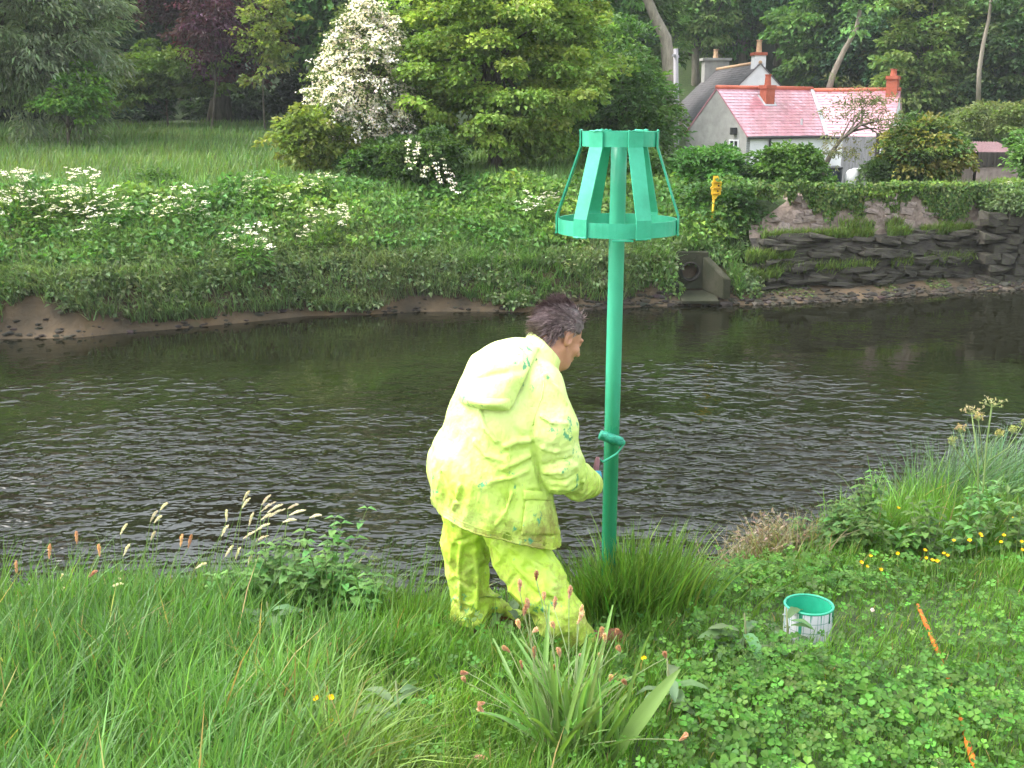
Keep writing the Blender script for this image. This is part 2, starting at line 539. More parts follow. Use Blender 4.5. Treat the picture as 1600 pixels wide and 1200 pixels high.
def trunk_mesh(rng, base, top, r0, limbs, rl=0.35, col=(1, 1, 1), wob=0.15):
    b = Bag()
    base, top = np.asarray(base, float), np.asarray(top, float)
    mid = (base + top) / 2 + rng.normal(0, wob, 3) * np.array([1, 1, 0.2])
    pts = bez(base, mid, top, 9)
    rad = r0 * np.linspace(1, 0.35, 9)
    rad[0] *= 1.35
    tube(b, pts, rad, col, 8)
    for e in limbs:
        t = rng.uniform(0.3, 0.85)
        i = int(t * 8)
        s = pts[i]
        m = s * 0.45 + e * 0.55 + np.array([0, 0, 0.12 * np.linalg.norm(e - s)]) + rng.normal(0, 0.05 * np.linalg.norm(e - s), 3)
        tube(b, bez(s, m, e, 6), rad[i] * rl * np.linspace(1.3, 0.25, 6), col, 5, False)
    return b

def tree(name, label, cat, base, C, rad, nclump, per, L, W, palette, cr, seed, r0=0.16, nlimb=16, group=None, bark=None, leafmat=None, trunk_top=None, **kw):
    rng = np.random.default_rng(seed)
    base = np.asarray(base, float)
    hollow = kw.pop('hollow', 0.3); lump = kw.pop('lump', 0.32); low = kw.pop('low', -1.0)
    t = empty(name, base)
    C = np.asarray(C, float) - base
    cen, out = crown_pts(rng, C, rad, nclump, hollow, lump, seed * 0.37, low)
    out = out + np.array([0, 0, 0.2])
    b = Bag()
    clumps(b, rng, cen, out, per, L, W, palette, cr, **kw)
    b.build('crown', leafmat or M_LEAF, t)
    top = C + np.array([0, 0, rad[2] * 0.45]) if trunk_top is None else np.asarray(trunk_top) - base
    pick = cen[rng.choice(len(cen), min(nlimb, len(cen)), replace=False)]
    trunk_mesh(rng, np.array([0, 0, -0.1]), top, r0, pick).build('trunk', bark or M_BARK, t, smooth=True)
    tag(t, label, cat, group)
    return t, cen, out, rng

def on_ground(px, Y):
    p = at(px, 300, Y)
    return np.array([p[0], Y, float(ground_z(p[0], Y))])

def crown_px(x0, x1, y0, y1, Y, depth=None):
    a, b = at(x0, y0, Y), at(x1, y1, Y)
    C = (a + b) / 2
    rx, rz = abs(b[0] - a[0]) / 2, abs(a[2] - b[2]) / 2
    return C, (rx, depth or rx, rz)

# --- big pale green maple, its skirts down to the bank
MAPLE = [(0.155, 0.225, 0.042), (0.13, 0.205, 0.04), (0.18, 0.24, 0.048), (0.11, 0.175, 0.036)]
C, rd = crown_px(585, 965, -130, 300, 30.0, 3.2)
tree('maple_tree', 'large pale green maple with leafy skirts right of the white blossoming hawthorn', 'tree', on_ground(775, 30.5), C, rd, 470, 135, 0.135, 0.105, MAPLE, 0.43, 11, r0=0.2, nlimb=30, lump=0.25, hollow=0.45)

# --- hawthorn in blossom
def hawthorn():
    rng = np.random.default_rng(21)
    base = on_ground(572, 29.2)
    t = empty('hawthorn_tree', base)
    C, rd = crown_px(490, 655, 0, 262, 29.2, 1.7)
    C = C - base
    dirs = rand_dirs(rng, 560)
    # the crown narrows to a peak
    pts = []
    for d in dirs:
        r = rng.uniform(0.5, 1) ** 0.6
        p = d * r
        h = (p[2] + 1) / 2
        wd = (1.12 - 0.72 * max(0, h - 0.35)) * (1 + 0.28 * float(noise3(np.array([d]) * 2.6 + 4)[0]))
        pts.append(C + np.array([p[0] * rd[0] * wd, p[1] * rd[1] * wd, p[2] * rd[2]]))
    cen = np.array(pts)
    out = unit(cen - (C - np.array([0, 0, 0.6]))) * np.array([1, 1, 0.4]) + np.array([0, 0, -0.3])
    b = Bag()
    clumps(b, rng, cen, out, 26, 0.10, 0.07, [(0.05, 0.095, 0.022), (0.07, 0.12, 0.028)], 0.24, radial=1.1)
    b.build('crown', M_LEAF, t)
    b = Bag()
    sel = cen[(rng.random(len(cen)) < 0.85) & (cen[:, 2] > C[2] - rd[2] * 0.9)]
    so = unit(sel - C) * np.array([1, 1, 0.3]) + np.array([0, 0, -0.5]) + rng.normal(0, 0.2, sel.shape)
    clumps(b, rng, sel + np.array([0, 0, 0.07]), so, 52, 0.07, 0.065, [(0.62, 0.62, 0.55), (0.68, 0.68, 0.62), (0.55, 0.56, 0.46)], 0.12, radial=2.4, flat=0.5, keep=-0.1, amt=0.1)
    b.build('blossom', M_PETAL, t)
    trunk_mesh(rng, (0, 0, -0.1), C + np.array([0, 0, 1.2]), 0.11, cen[:24]).build('trunk', M_BARK, t, smooth=True)
    tag(t, 'hawthorn covered in white blossom with drooping sprays', 'tree')
hawthorn()

# --- trailing white sprays of the smaller hawthorn at the maple's foot
def small_hawthorn():
    rng = np.random.default_rng(22)
    base = on_ground(660, 26.6)
    t = empty('hawthorn_bush', base)
    C, rd = crown_px(590, 735, 205, 305, 26.6, 0.9)
    C = C - base
    cen, out = crown_pts(rng, C, rd, 150, 0.4, 0.3, 2.0)
    b = Bag()
    clumps(b, rng, cen, out, 60, 0.10, 0.08, [(0.035, 0.075, 0.018), (0.05, 0.10, 0.02)], 0.26)
    b.build('crown', M_LEAF, t)
    b = Bag()
    for (x0, y0, x1, y1) in [(636, 218, 640, 260), (655, 222, 648, 250), (676, 245, 690, 285), (690, 250, 715, 302), (665, 262, 660, 275), (700, 268, 705, 290)]:
        p, q = at(x0, y0, 25.6) - base, at(x1, y1, 25.4) - base
        cs = np.array([p + (q - p) * s + rng.normal(0, 0.03, 3) for s in np.linspace(0, 1, 9)])
        clumps(b, rng, cs, np.tile(q - p, (9, 1)), 6, 0.045, 0.042, [(0.5, 0.5, 0.43)], 0.045, amt=0.1)
    b.build('blossom', M_PETAL, t)
    trunk_mesh(rng, (0, 0, -0.1), C, 0.06, cen[:10]).build('trunk', M_BARK, t, smooth=True)
    tag(t, 'low dark bush with a few hanging sprays of white blossom', 'bush')
small_hawthorn()

# --- yellow green bush at the hawthorn's left foot
C, rd = crown_px(415, 545, 150, 285, 27.8, 1.0)
tree('field_maple_bush', 'loose yellow green bush at the left foot of the hawthorn', 'bush', on_ground(485, 27.8), C, rd, 95, 60, 0.14, 0.10, MAPLE, 0.26, 13, r0=0.05, nlimb=22, lump=0.45)
C, rd = crown_px(520, 700, 215, 310, 27.4, 1.2)
tree('bramble_bush', 'dark green bramble mound below the hawthorn blossom', 'bush', on_ground(600, 27.4), C, rd, 110, 70, 0.13, 0.10, [(0.04, 0.09, 0.02), (0.06, 0.12, 0.025)], 0.3, 14, r0=0.05)

# --- grey green willow on the left
C, rd = crown_px(-190, 225, -190, 228, 37.0, 4.0)
tree('willow_tree', 'large silvery grey green willow at the left end of the meadow', 'tree', on_ground(-20, 38.0), C, rd, 420, 95, 0.26, 0.07, [(0.125, 0.175, 0.095), (0.145, 0.20, 0.115), (0.105, 0.165, 0.07)], 0.6, 15, r0=0.3, nlimb=26, droop=0.6, hollow=0.5, radial=0.6)
C, rd = crown_px(60, 175, 95, 200, 36.0, 1.6)
tree('elder_bush', 'bright green bush under the grey green willow', 'bush', on_ground(115, 36.2), C, rd, 70, 55, 0.17, 0.12, [(0.10, 0.18, 0.025), (0.075, 0.15, 0.03)], 0.42, 16, r0=0.07)

# --- copper beech and what stands in front of it
C, rd = crown_px(170, 520, -330, 172, 52.0, 5.0)
tree('copper_beech', 'dark purple copper beech behind the meadow', 'tree', on_ground(350, 53.0), C, rd, 520, 75, 0.26, 0.19, [(0.030, 0.012, 0.014), (0.045, 0.017, 0.017), (0.022, 0.014, 0.013), (0.026, 0.026, 0.012)], 0.8, 17, r0=0.5, nlimb=26, leafmat=M_LEAF_FAR)
C, rd = crown_px(275, 400, -60, 120, 46.0, 1.4)
tree('plum_tree', 'slender purple leaved sapling in front of the copper beech', 'tree', on_ground(335, 46.0), C, rd, 95, 34, 0.2, 0.09, [(0.075, 0.03, 0.055), (0.06, 0.022, 0.035), (0.04, 0.018, 0.02)], 0.4, 18, r0=0.05, droop=0.7, lump=0.5)
C, rd = crown_px(140, 372, 70, 172, 48.0, 2.2)
tree('hazel_tree', 'spreading green hazel over the dark gap at the back of the meadow', 'tree', on_ground(270, 48.5), C, rd, 150, 66, 0.2, 0.15, [(0.095, 0.165, 0.03), (0.065, 0.13, 0.025)], 0.48, 19, r0=0.05, flat=0.4, lump=0.5)
C, rd = crown_px(372, 475, -60, 150, 45.0, 1.2)
tree('young_maple', 'thin yellow green sapling left of the hawthorn top', 'tree', on_ground(420, 45.0), C, rd, 70, 30, 0.2, 0.14, MAPLE, 0.36, 20, r0=0.04, lump=0.7)

# --- softer darker tree between the maple and the cottage
C, rd = crown_px(860, 1058, 20, 330, 33.5, 2.5)
tree('ash_tree', 'soft dark green tree behind the top of the green beacon', 'tree', on_ground(985, 34.0), C, rd, 330, 75, 0.17, 0.09, [(0.055, 0.115, 0.028), (0.07, 0.13, 0.03), (0.045, 0.095, 0.025)], 0.5, 23, r0=0.16, nlimb=24, hollow=0.4)
C, rd = crown_px(905, 1050, 215, 345, 28.5, 1.0)
tree('elder_bush', 'shaded dark green bush on the bank behind the basket of the beacon', 'bush', on_ground(985, 28.5), C, rd, 100, 70, 0.13, 0.10, [(0.045, 0.09, 0.02), (0.065, 0.12, 0.025)], 0.3, 24, r0=0.06)

# --- shrubs by the cottage
def shrub(label, x0, x1, y0, y1, Y, seed, pal, n=110, per=75, L=0.12, W=0.09, cr=0.3, name='shrub', dep=None, **kw):
    C, rd = crown_px(x0, x1, y0, y1, Y, dep)
    b = on_ground((x0 + x1) / 2, Y)
    if C[2] - rd[2] * 0.4 < b[2]:
        b[2] = min(b[2], C[2] - rd[2])
    return tree(name, label, 'bush', b, C, rd, n, per, L, W, pal, cr, seed, r0=0.06, nlimb=14, **kw)
GREEN = [(0.055, 0.125, 0.025), (0.07, 0.145, 0.03), (0.045, 0.10, 0.022)]
shrub('leafy shrub beside the grey gable of the cottage', 1050, 1168, 212, 335, 27.6, 31, GREEN, 130)
shrub('round green shrub in front of the white cottage wall', 1176, 1290, 224, 318, 27.2, 32, GREEN, 130, 80)
shrub('dark green bush behind the yellow post', 1060, 1200, 265, 400, 25.7, 33, [(0.04, 0.085, 0.02), (0.06, 0.11, 0.025)], 140, 70)
shrub('small clipped bush by the pale water butts', 1346, 1402, 246, 292, 30.0, 34, [(0.055, 0.10, 0.03), (0.045, 0.085, 0.025)], 50, 60, 0.1, 0.07, 0.22)
shrub('large olive and yellow bush right of the cottage', 1380, 1500, 185, 300, 30.0, 35, [(0.13, 0.135, 0.03), (0.075, 0.12, 0.025), (0.045, 0.09, 0.022)], 190, 85, 0.12, 0.09, 0.32)
shrub('bush with pale leaf tips above the tin roofed shed', 1490, 1660, 160, 226, 44.0, 36, [(0.085, 0.14, 0.035), (0.11, 0.15, 0.05)], 110, 70, 0.15, 0.1, 0.42)
shrub('bright green bush at the right edge beside the shed', 1588, 1700, 185, 300, 29.0, 37, [(0.085, 0.17, 0.04), (0.06, 0.13, 0.03)], 110, 70, 0.13, 0.09, 0.32)
shrub('tangled green bush on the wall below the shed', 1510, 1650, 294, 345, 26.8, 38, [(0.06, 0.11, 0.035), (0.08, 0.13, 0.05)], 120, 70, 0.11, 0.06, 0.26)
# leaning wind bent tree in front of the cottage roof
def leaning_tree():
    rng = np.random.default_rng(41)
    base = at(1282, 282, 29.5)
    base[2] -= 0.4
    t = empty('leaning_thorn_tree', base)
    b = Bag()
    P = lambda x, y, Y=29.5: at(x, y, Y) - base
    stem = [P(1278, 290), P(1288, 262), P(1298, 240), P(1312, 220), P(1330, 206), P(1345, 195)]
    tube(b, stem, [0.09, 0.075, 0.065, 0.05, 0.04, 0.025], (1, 1, 1), 7)
    ends = []
    for (a, x, y) in [(3, 1330, 185), (3, 1350, 165), (4, 1370, 190), (4, 1385, 205), (4, 1360, 175), (5, 1395, 185), (5, 1345, 158), (2, 1320, 230), (5, 1375, 212), (4, 1335, 170), (2, 1310, 245)]:
        e = P(x, y, 29.5 + rng.uniform(-0.7, 0.7))
        tube(b, bez(stem[a], (stem[a] + e) / 2 + rng.normal(0, 0.08, 3), e, 6), np.linspace(0.035, 0.01, 6), (1, 1, 1), 5, False)
        ends.append(e)
    b.build('trunk', M_BARK, t, smooth=True)
    b = Bag()
    ends = np.array(ends)
    cen = ends[rng.integers(0, len(ends), 75)] + rng.normal(0, 0.26, (75, 3)) * np.array([1.15, 1.3, 0.8])
    clumps(b, rng, cen, cen - stem[4], 30, 0.09, 0.04, [(0.10, 0.10, 0.05), (0.075, 0.09, 0.035)], 0.22, flat=0.8)
    b.build('crown', M_LEAF, t)
    tag(t, 'crooked leaning tree with sparse olive leaves before the cottage roof', 'tree')
leaning_tree()

# --- the wood on the hill behind
WOOD = [
    [(0.045, 0.10, 0.022), (0.06, 0.12, 0.026), (0.035, 0.08, 0.02)],
    [(0.028, 0.072, 0.028), (0.038, 0.09, 0.034), (0.022, 0.055, 0.022)],
    [(0.075, 0.13, 0.028), (0.055, 0.105, 0.024), (0.095, 0.145, 0.035)],
    [(0.022, 0.05, 0.016), (0.03, 0.065, 0.02), (0.04, 0.07, 0.02)],
]
protos = []
for i, pal in enumerate(WOOD):
    tr, *_ = tree('woodland_tree', '', 'tree', (0, 0, 0), (0, 0, 6.3), (3.3, 3.3, 5.3), 300, 85, 0.30, 0.20, pal, 0.75, 50 + i, r0=0.28, nlimb=22, leafmat=M_LEAF_FAR, hollow=0.45, bark=M_BARK_PALE if i in (0, 2) else M_BARK)
    protos.append(tr)
# (photo x of trunk, distance, kind, scale, group)
_wood = [(1120, 76, 0, 1.1), (1205, 75, 2, 1.15), (1150, 73, 0, 1.1), (1082, 71, 2, 0.95), (1290, 61, 0, 1.0), (1355, 60, 1, 1.1), (1430, 57, 2, 0.95), (1500, 60, 1, 1.1), (1570, 56, 3, 1.0), (1640, 60, 1, 1.1),
         (1070, 78, 1, 1.25), (1165, 80, 3, 1.3), (1250, 72, 1, 1.2), (1330, 71, 0, 1.25), (1400, 68, 3, 1.2), (1480, 72, 0, 1.25), (1555, 70, 3, 1.2), (1630, 72, 1, 1.3),
         (955, 60, 0, 1.05), (930, 58, 3, 1.1), (860, 52, 0, 1.1), (790, 50, 3, 1.1), (700, 50, 2, 1.1), (640, 47, 3, 1.0), (560, 50, 0, 1.2), (480, 62, 3, 1.2),
         (1290, 88, 3, 1.45), (1420, 90, 1, 1.45), (1540, 90, 0, 1.45), (1160, 92, 0, 1.45), (1040, 88, 3, 1.45), (1680, 88, 3, 1.45), (1760, 58, 2, 1.2), (1880, 62, 0, 1.3), (2020, 58, 3, 1.3), (1830, 84, 1, 2.0), (900, 84, 1, 1.45), (760, 84, 3, 1.45), (620, 84, 1, 2.3)]
_wl = [(-60, 60, 3, 1.2), (40, 62, 3, 1.15), (130, 64, 3, 1.2), (215, 66, 3, 1.25), (300, 68, 3, 1.2), (390, 66, 3, 1.25), (-120, 50, 1, 1.3), (-230, 42, 1, 1.2), (250, 86, 3, 2.3), (100, 86, 3, 2.4), (420, 86, 3, 2.3), (-60, 84, 3, 2.3), (520, 86, 3, 2.3), (-200, 84, 3, 2.3), (-330, 46, 0, 1.2), (-420, 52, 3, 1.3), (-520, 44, 1, 1.2), (-640, 50, 3, 1.3), (-430, 66, 3, 1.8), (-650, 66, 1, 1.8)]
_used = set()
def place_wood(px, Y, k, s, label, group):
    o = protos[k] if k not in _used else copy_tree(protos[k])
    _used.add(k)
    b = on_ground(px, Y)
    o.location = b - np.array([0, 0, 0.3])
    o.rotation_euler = (0, 0, (px * 0.7) % 6.28)
    o.scale = (s, s, s * (1 + 0.1 * math.sin(px)))
    tag(o, label, 'tree', group)
_marks = [(560, 'behind the hawthorn'), (660, 'behind the left of the maple'), (760, 'behind the maple crown'), (860, 'behind the right of the maple'), (960, 'left of the beacon basket'), (1030, 'above the beacon basket'), (1100, 'above the telegraph pole'), (1130, 'left of the rear house chimney'), (1160, 'right of the rear house left chimney'), (1195, 'above the rear house gable'), (1240, 'above the brick chimney'), (1275, 'above the valley of the red roof'), (1320, 'above the right half of the red roof'), (1375, 'above the end chimney of the cottage'), (1415, 'right of the end chimney'), (1460, 'above the olive bush'), (1510, 'above the left end of the shed'), (1560, 'above the shed roof'), (1610, 'near the right edge'), (1700, 'at the right edge'), (1790, 'beyond the right edge'), (1850, 'well beyond the right edge'), (1900, 'far beyond the right edge'), (2100, 'farthest beyond the right edge')]
_marksL = [(-600, 'farthest beyond the left edge'), (-500, 'well beyond the left edge'), (-425, 'beyond the left edge'), (-400, 'some way beyond the left edge'), (-300, 'just beyond the left edge'), (-150, 'far beyond the left edge'), (0, 'at the left edge'), (80, 'behind the willow'), (170, 'behind the bright bush under the willow'), (260, 'behind the hazel'), (340, 'behind the purple sapling'), (410, 'behind the copper beech'), (450, 'behind the thin sapling'), (900, 'left of the hawthorn')]
def mark(px, ms):
    return next(w for lim, w in ms if px <= lim)
_lab = ['mid green broadleaf tree in the wood on the hillside', 'bluish dark green tree in the wood on the hillside', 'lighter yellow green tree in the wood on the hillside', 'dense dark green tree in the wood on the hillside']
for (px, Y, k, s) in _wood:
    place_wood(px, Y, k, s, _lab[k].split(' in the')[0] + (' low in the wood ' if Y < 65 else ' midway in the wood ' if Y < 82 else ' high in the wood ') + mark(px, _marks), 'trees of the wood on the hillside')
for (px, Y, k, s) in _wl:
    place_wood(px, Y, k, s, ('dark shaded tree ' if Y < 82 else 'tall dark tree ') + mark(px, _marksL) + (', %s' % ('nearest row' if Y < 55 else 'front of the wood' if Y < 63 else 'middle of the wood' if Y < 80 else 'last row')), 'trees of the wood behind the meadow')

# dark thicket under the trees at the back of the meadow
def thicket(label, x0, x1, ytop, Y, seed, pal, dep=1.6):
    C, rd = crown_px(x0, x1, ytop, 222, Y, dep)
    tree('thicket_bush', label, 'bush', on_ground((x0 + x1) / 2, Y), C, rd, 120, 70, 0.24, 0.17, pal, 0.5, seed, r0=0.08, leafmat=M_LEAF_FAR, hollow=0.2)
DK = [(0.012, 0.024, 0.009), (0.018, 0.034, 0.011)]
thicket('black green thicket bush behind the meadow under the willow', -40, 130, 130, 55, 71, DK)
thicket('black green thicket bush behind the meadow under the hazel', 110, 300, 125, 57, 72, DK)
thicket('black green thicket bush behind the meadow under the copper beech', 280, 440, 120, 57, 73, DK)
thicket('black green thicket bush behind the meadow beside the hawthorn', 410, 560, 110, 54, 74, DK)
# bare limbs that show pale against the wood
def snag(label, pts, Y, r):
    base = at(pts[0][0], pts[0][1], Y)
    t = empty('bare_trunk_tree', base)
    b = Bag()
    tube(b, [at(x, y, Y) - base for x, y in pts], np.linspace(r, r * 0.55, len(pts)), (1, 1, 1), 7)
    b.build('trunk', M_BARK_PALE, t, smooth=True)
    rng = np.random.default_rng(int(pts[0][0]))
    b = Bag()
    top = at(pts[-1][0], pts[-1][1], Y) - base
    cen = top + rng.normal(0, 0.9, (26, 3)) + np.array([0, 0, 0.7])
    clumps(b, rng, cen, cen - top, 40, 0.26, 0.18, WOOD[0], 0.5)
    b.build('crown', M_LEAF_FAR, t)
    tag(t, label, 'tree')
snag('tree with a forked bare trunk above the telegraph pole', [(1058, 215), (1046, 120), (1040, 60), (1022, 25), (1000, -30)], 50.0, 0.34)
snag('tree with a pale slanting limb above the cottage roof', [(1292, 150), (1302, 115), (1318, 80), (1338, 45), (1345, 10)], 53.0, 0.16)
snag('tree with a thin pale bare stem in the wood at the right', [(1528, 170), (1530, 110), (1536, 70), (1545, 30), (1552, -30)], 50.0, 0.11)
# ------------------------------------------------------------------ cottage, rear house, shed, wall, outfall
M_RENDER_WHITE = mat_noise('white_render', (0.68, 0.68, 0.70), (0.82, 0.82, 0.84), scale=1.2, rough=0.9, bump=0.25, bump_scale=25)
M_RENDER_GREY = mat_noise('grey_pebbledash', (0.27, 0.265, 0.25), (0.40, 0.39, 0.37), scale=2.2, rough=0.95, bump=0.5, bump_scale=40)
M_TILE_RED = mat_noise('red_glazed_tile', (0.52, 0.22, 0.27), (0.62, 0.30, 0.355), scale=3, rough=0.2, bump=0.1, spec=1.0, attr=True)
M_TILE_RIDGE = mat_noise('red_ridge_tile', (0.42, 0.10, 0.06), (0.52, 0.14, 0.08), scale=3, rough=0.5, bump=0.1)
M_SLATE = mat_noise('slate_roof', (0.10, 0.095, 0.10), (0.17, 0.16, 0.165), scale=2, rough=0.6, bump=0.3, bump_scale=12)
M_BRICK = mat_noise('red_brick', (0.30, 0.075, 0.045), (0.42, 0.12, 0.07), scale=8, rough=0.85, bump=0.5, bump_scale=20)
M_POT = mat_noise('buff_clay', (0.42, 0.25, 0.14), (0.55, 0.38, 0.24), scale=8, rough=0.8)
M_LEAD = mat_noise('grey_lead', (0.35, 0.36, 0.38), (0.5, 0.5, 0.52), scale=5, rough=0.5)
M_DARKMETAL = mat_noise('black_gutter', (0.02, 0.02, 0.022), (0.05, 0.05, 0.05), scale=5, rough=0.4)
M_PANE = mat_noise('window_glass', (0.02, 0.022, 0.025), (0.04, 0.045, 0.05), scale=1, rough=0.05, bump=0, spec=0.8)
M_TIMBER_GREY = mat_noise('weathered_timber', (0.2, 0.19, 0.2), (0.36, 0.34, 0.36), scale=3, rough=0.85, bump=0.4, stretch=(6, 6, 0.7))
M_TIMBER_DARK = mat_noise('dark_timber', (0.035, 0.03, 0.028), (0.09, 0.075, 0.065), scale=3, rough=0.85, bump=0.4, stretch=(6, 6, 0.7))
M_CONCRETE = mat_noise('mossy_concrete', (0.010, 0.016, 0.005), (0.026, 0.028, 0.014), scale=3.2, rough=0.9, bump=0.9, c3=(0.055, 0.05, 0.034))
M_BLACK = mat_noise('pipe_dark', (0.02, 0.018, 0.015), (0.05, 0.045, 0.04), scale=6, rough=0.9)
W1 = (1, 1, 1)

def quad_slab(bag, a, b, c, d, th, col=W1):
    """slab on four corners (counter-clockwise seen from outside) with thickness inwards"""
    a, b, c, d = (np.asarray(p, float) for p in (a, b, c, d))
    nrm = unit(np.cross(b - a, d - a))
    v = np.array([a, b, c, d, a - nrm * th, b - nrm * th, c - nrm * th, d - nrm * th])
    bag.add(v[None], [[0, 1, 2, 3], [7, 6, 5, 4], [0, 4, 5, 1], [1, 5, 6, 2], [2, 6, 7, 3], [3, 7, 4, 0]], [], np.asarray(col, float)[None])

def tiled_slope(a, b, c, d, nu, nv, th=0.02):
    """roof slope a-b eaves, d-c ridge: every tile a wedge lying over the course below (one joined mesh)"""
    bag = Bag()
    a, b, c, d = (np.asarray(p, float) for p in (a, b, c, d))
    nrm = unit(np.cross(b - a, d - a))
    rng = np.random.default_rng(3)
    vs, cs = [], []
    for j in range(nv):
        for i in range(nu + 1):
            sh = 0.5 * (j % 2)
            u0, u1 = max(0, (i - sh) / nu), min(1, (i + 1 - sh) / nu - 0.004)
            if u1 <= u0:
                continue
            v0, v1 = j / nv, min(1.0, (j + 1.25) / nv)
            P = lambda u, v: (a + (b - a) * u) * (1 - v) + (d + (c - d) * u) * v
            lift = th * rng.uniform(0.8, 1.5)
            vs.append([P(u0, v0) + nrm * lift, P(u1, v0) + nrm * lift * rng.uniform(0.8, 1.2), P(u1, v1) + nrm * 0.002, P(u0, v1) + nrm * 0.002, P(u0, v0), P(u1, v0)])
            cs.append(np.array([1, 1, 1.0]) * rng.uniform(0.8, 1.08))
    bag.add(np.array(vs), [[0, 1, 2, 3], [4, 5, 1, 0]], [], np.array(cs))
    return bag

def wing(root, K, u, L, W, z0, ze, zr, wall_mats, roofmat, nu, nv, ends=(True, True), ridge=True):
    """gabled range: K front left corner (x,y), u direction along the front; v goes back"""
    u = np.array([u[0], u[1], 0.0]); v = np.array([-u[1], u[0], 0.0])
    K = np.array([K[0], K[1], 0.0])
    up = lambda p, z: p + np.array([0, 0, z])
    A, B, Cc, D = K, K + u * L, K + u * L + v * W, K + v * W
    b = Bag(); quad_slab(b, up(A, z0), up(B, z0), up(B, ze), up(A, ze), 0.2); front = b.build('front_wall', wall_mats[0], root)
    b = Bag(); quad_slab(b, up(Cc, z0), up(D, z0), up(D, ze), up(Cc, ze), 0.2); b.build('back_wall', wall_mats[0], root)
    for k, (p, q, on) in enumerate(((D, A, ends[0]), (B, Cc, ends[1]))):
        if not on:
            continue
        b = Bag()
        nrm = -u if k == 0 else u
        off = nrm * 0.004
        m = (p + q) / 2
        v5 = [up(p, z0), up(q, z0), up(q, ze), up(m, zr), up(p, ze)]
        vv = np.array([x + off for x in v5] + [x - nrm * 0.2 for x in v5])
        b.add(vv[None], [[0, 1, 2, 4], [9, 7, 6, 5]] + [[i, i + 5, (i + 1) % 5 + 5, (i + 1) % 5] for i in range(5)], [[2, 3, 4], [9, 8, 7]], np.ones((1, 3)))
        b.build('gable_wall', wall_mats[1 + k], root)
    oh = 0.14
    rise = (zr - ze) / (W / 2)
    uo = u * 0.06
    ra, rb = up(A + v * W / 2 - uo, zr + 0.03), up(B + v * W / 2 + uo, zr + 0.03)
    ea, eb = up(A - v * oh - uo, ze - rise * oh + 0.03), up(B - v * oh + uo, ze - rise * oh + 0.03)
    fa, fb = up(D + v * oh - uo, ze - rise * oh + 0.03), up(Cc + v * oh + uo, ze - rise * oh + 0.03)
    b = Bag(); quad_slab(b, ea, eb, rb, ra, 0.05); quad_slab(b, fb, fa, ra, rb, 0.05)
    roof = b.build('roof', roofmat, root)
    t1 = tiled_slope(ea, eb, rb, ra, nu, nv).build('roof_tiles', roofmat, roof); tag(t1, kind='stuff')
    t2 = tiled_slope(fb, fa, ra, rb, nu, nv).build('roof_tiles', roofmat, roof); tag(t2, kind='stuff')
    if ridge:
        b = Bag(); tube(b, [ra + [0, 0, 0.03], rb + [0, 0, 0.03]], 0.09, W1, 8); b.build('ridge', M_TILE_RIDGE if roofmat is M_TILE_RED else M_POT, roof, smooth=True)
    b = Bag(); tube(b, [ea + np.array([0, 0, -0.05]) - v * 0.05, eb + np.array([0, 0, -0.05]) - v * 0.05], 0.06, W1, 8); b.build('gutter', M_DARKMETAL, root, smooth=True)
    return dict(A=A, B=B, C=Cc, D=D, u=u, v=v, roof=roof, front=front, ra=ra, rb=rb, ea=ea, eb=eb)

def chimney(root, c, w, d, zb, zt, rot, mat, capmat, potmat, pot_h, pots=1, name='chimney'):
    b = Bag(); M = Matrix.Rotation(rot, 4, 'Z')
    box(b, (c[0], c[1], (zb + zt) / 2), (w, d, zt - zb), W1, M, 0.01)
    st = b.build(name, mat, root)
    b = Bag(); box(b, (c[0], c[1], zt + 0.075), (w * 1.18, d * 1.18, 0.15), W1, M, 0.015); b.build('chimney_cap', capmat, st)
    b = Bag(); lathe(b, [(0.02, 0), (0.15, 0), (0.13, pot_h * 0.5), (0.12, pot_h * 0.9), (0.15, pot_h * 0.92), (0.15, pot_h), (0.1, pot_h), (0.1, pot_h - 0.1), (0.0, pot_h - 0.1)], W1, 14, (c[0], c[1], zt + 0.149)); b.build('chimney_pot', potmat, st, smooth=False)
    return st

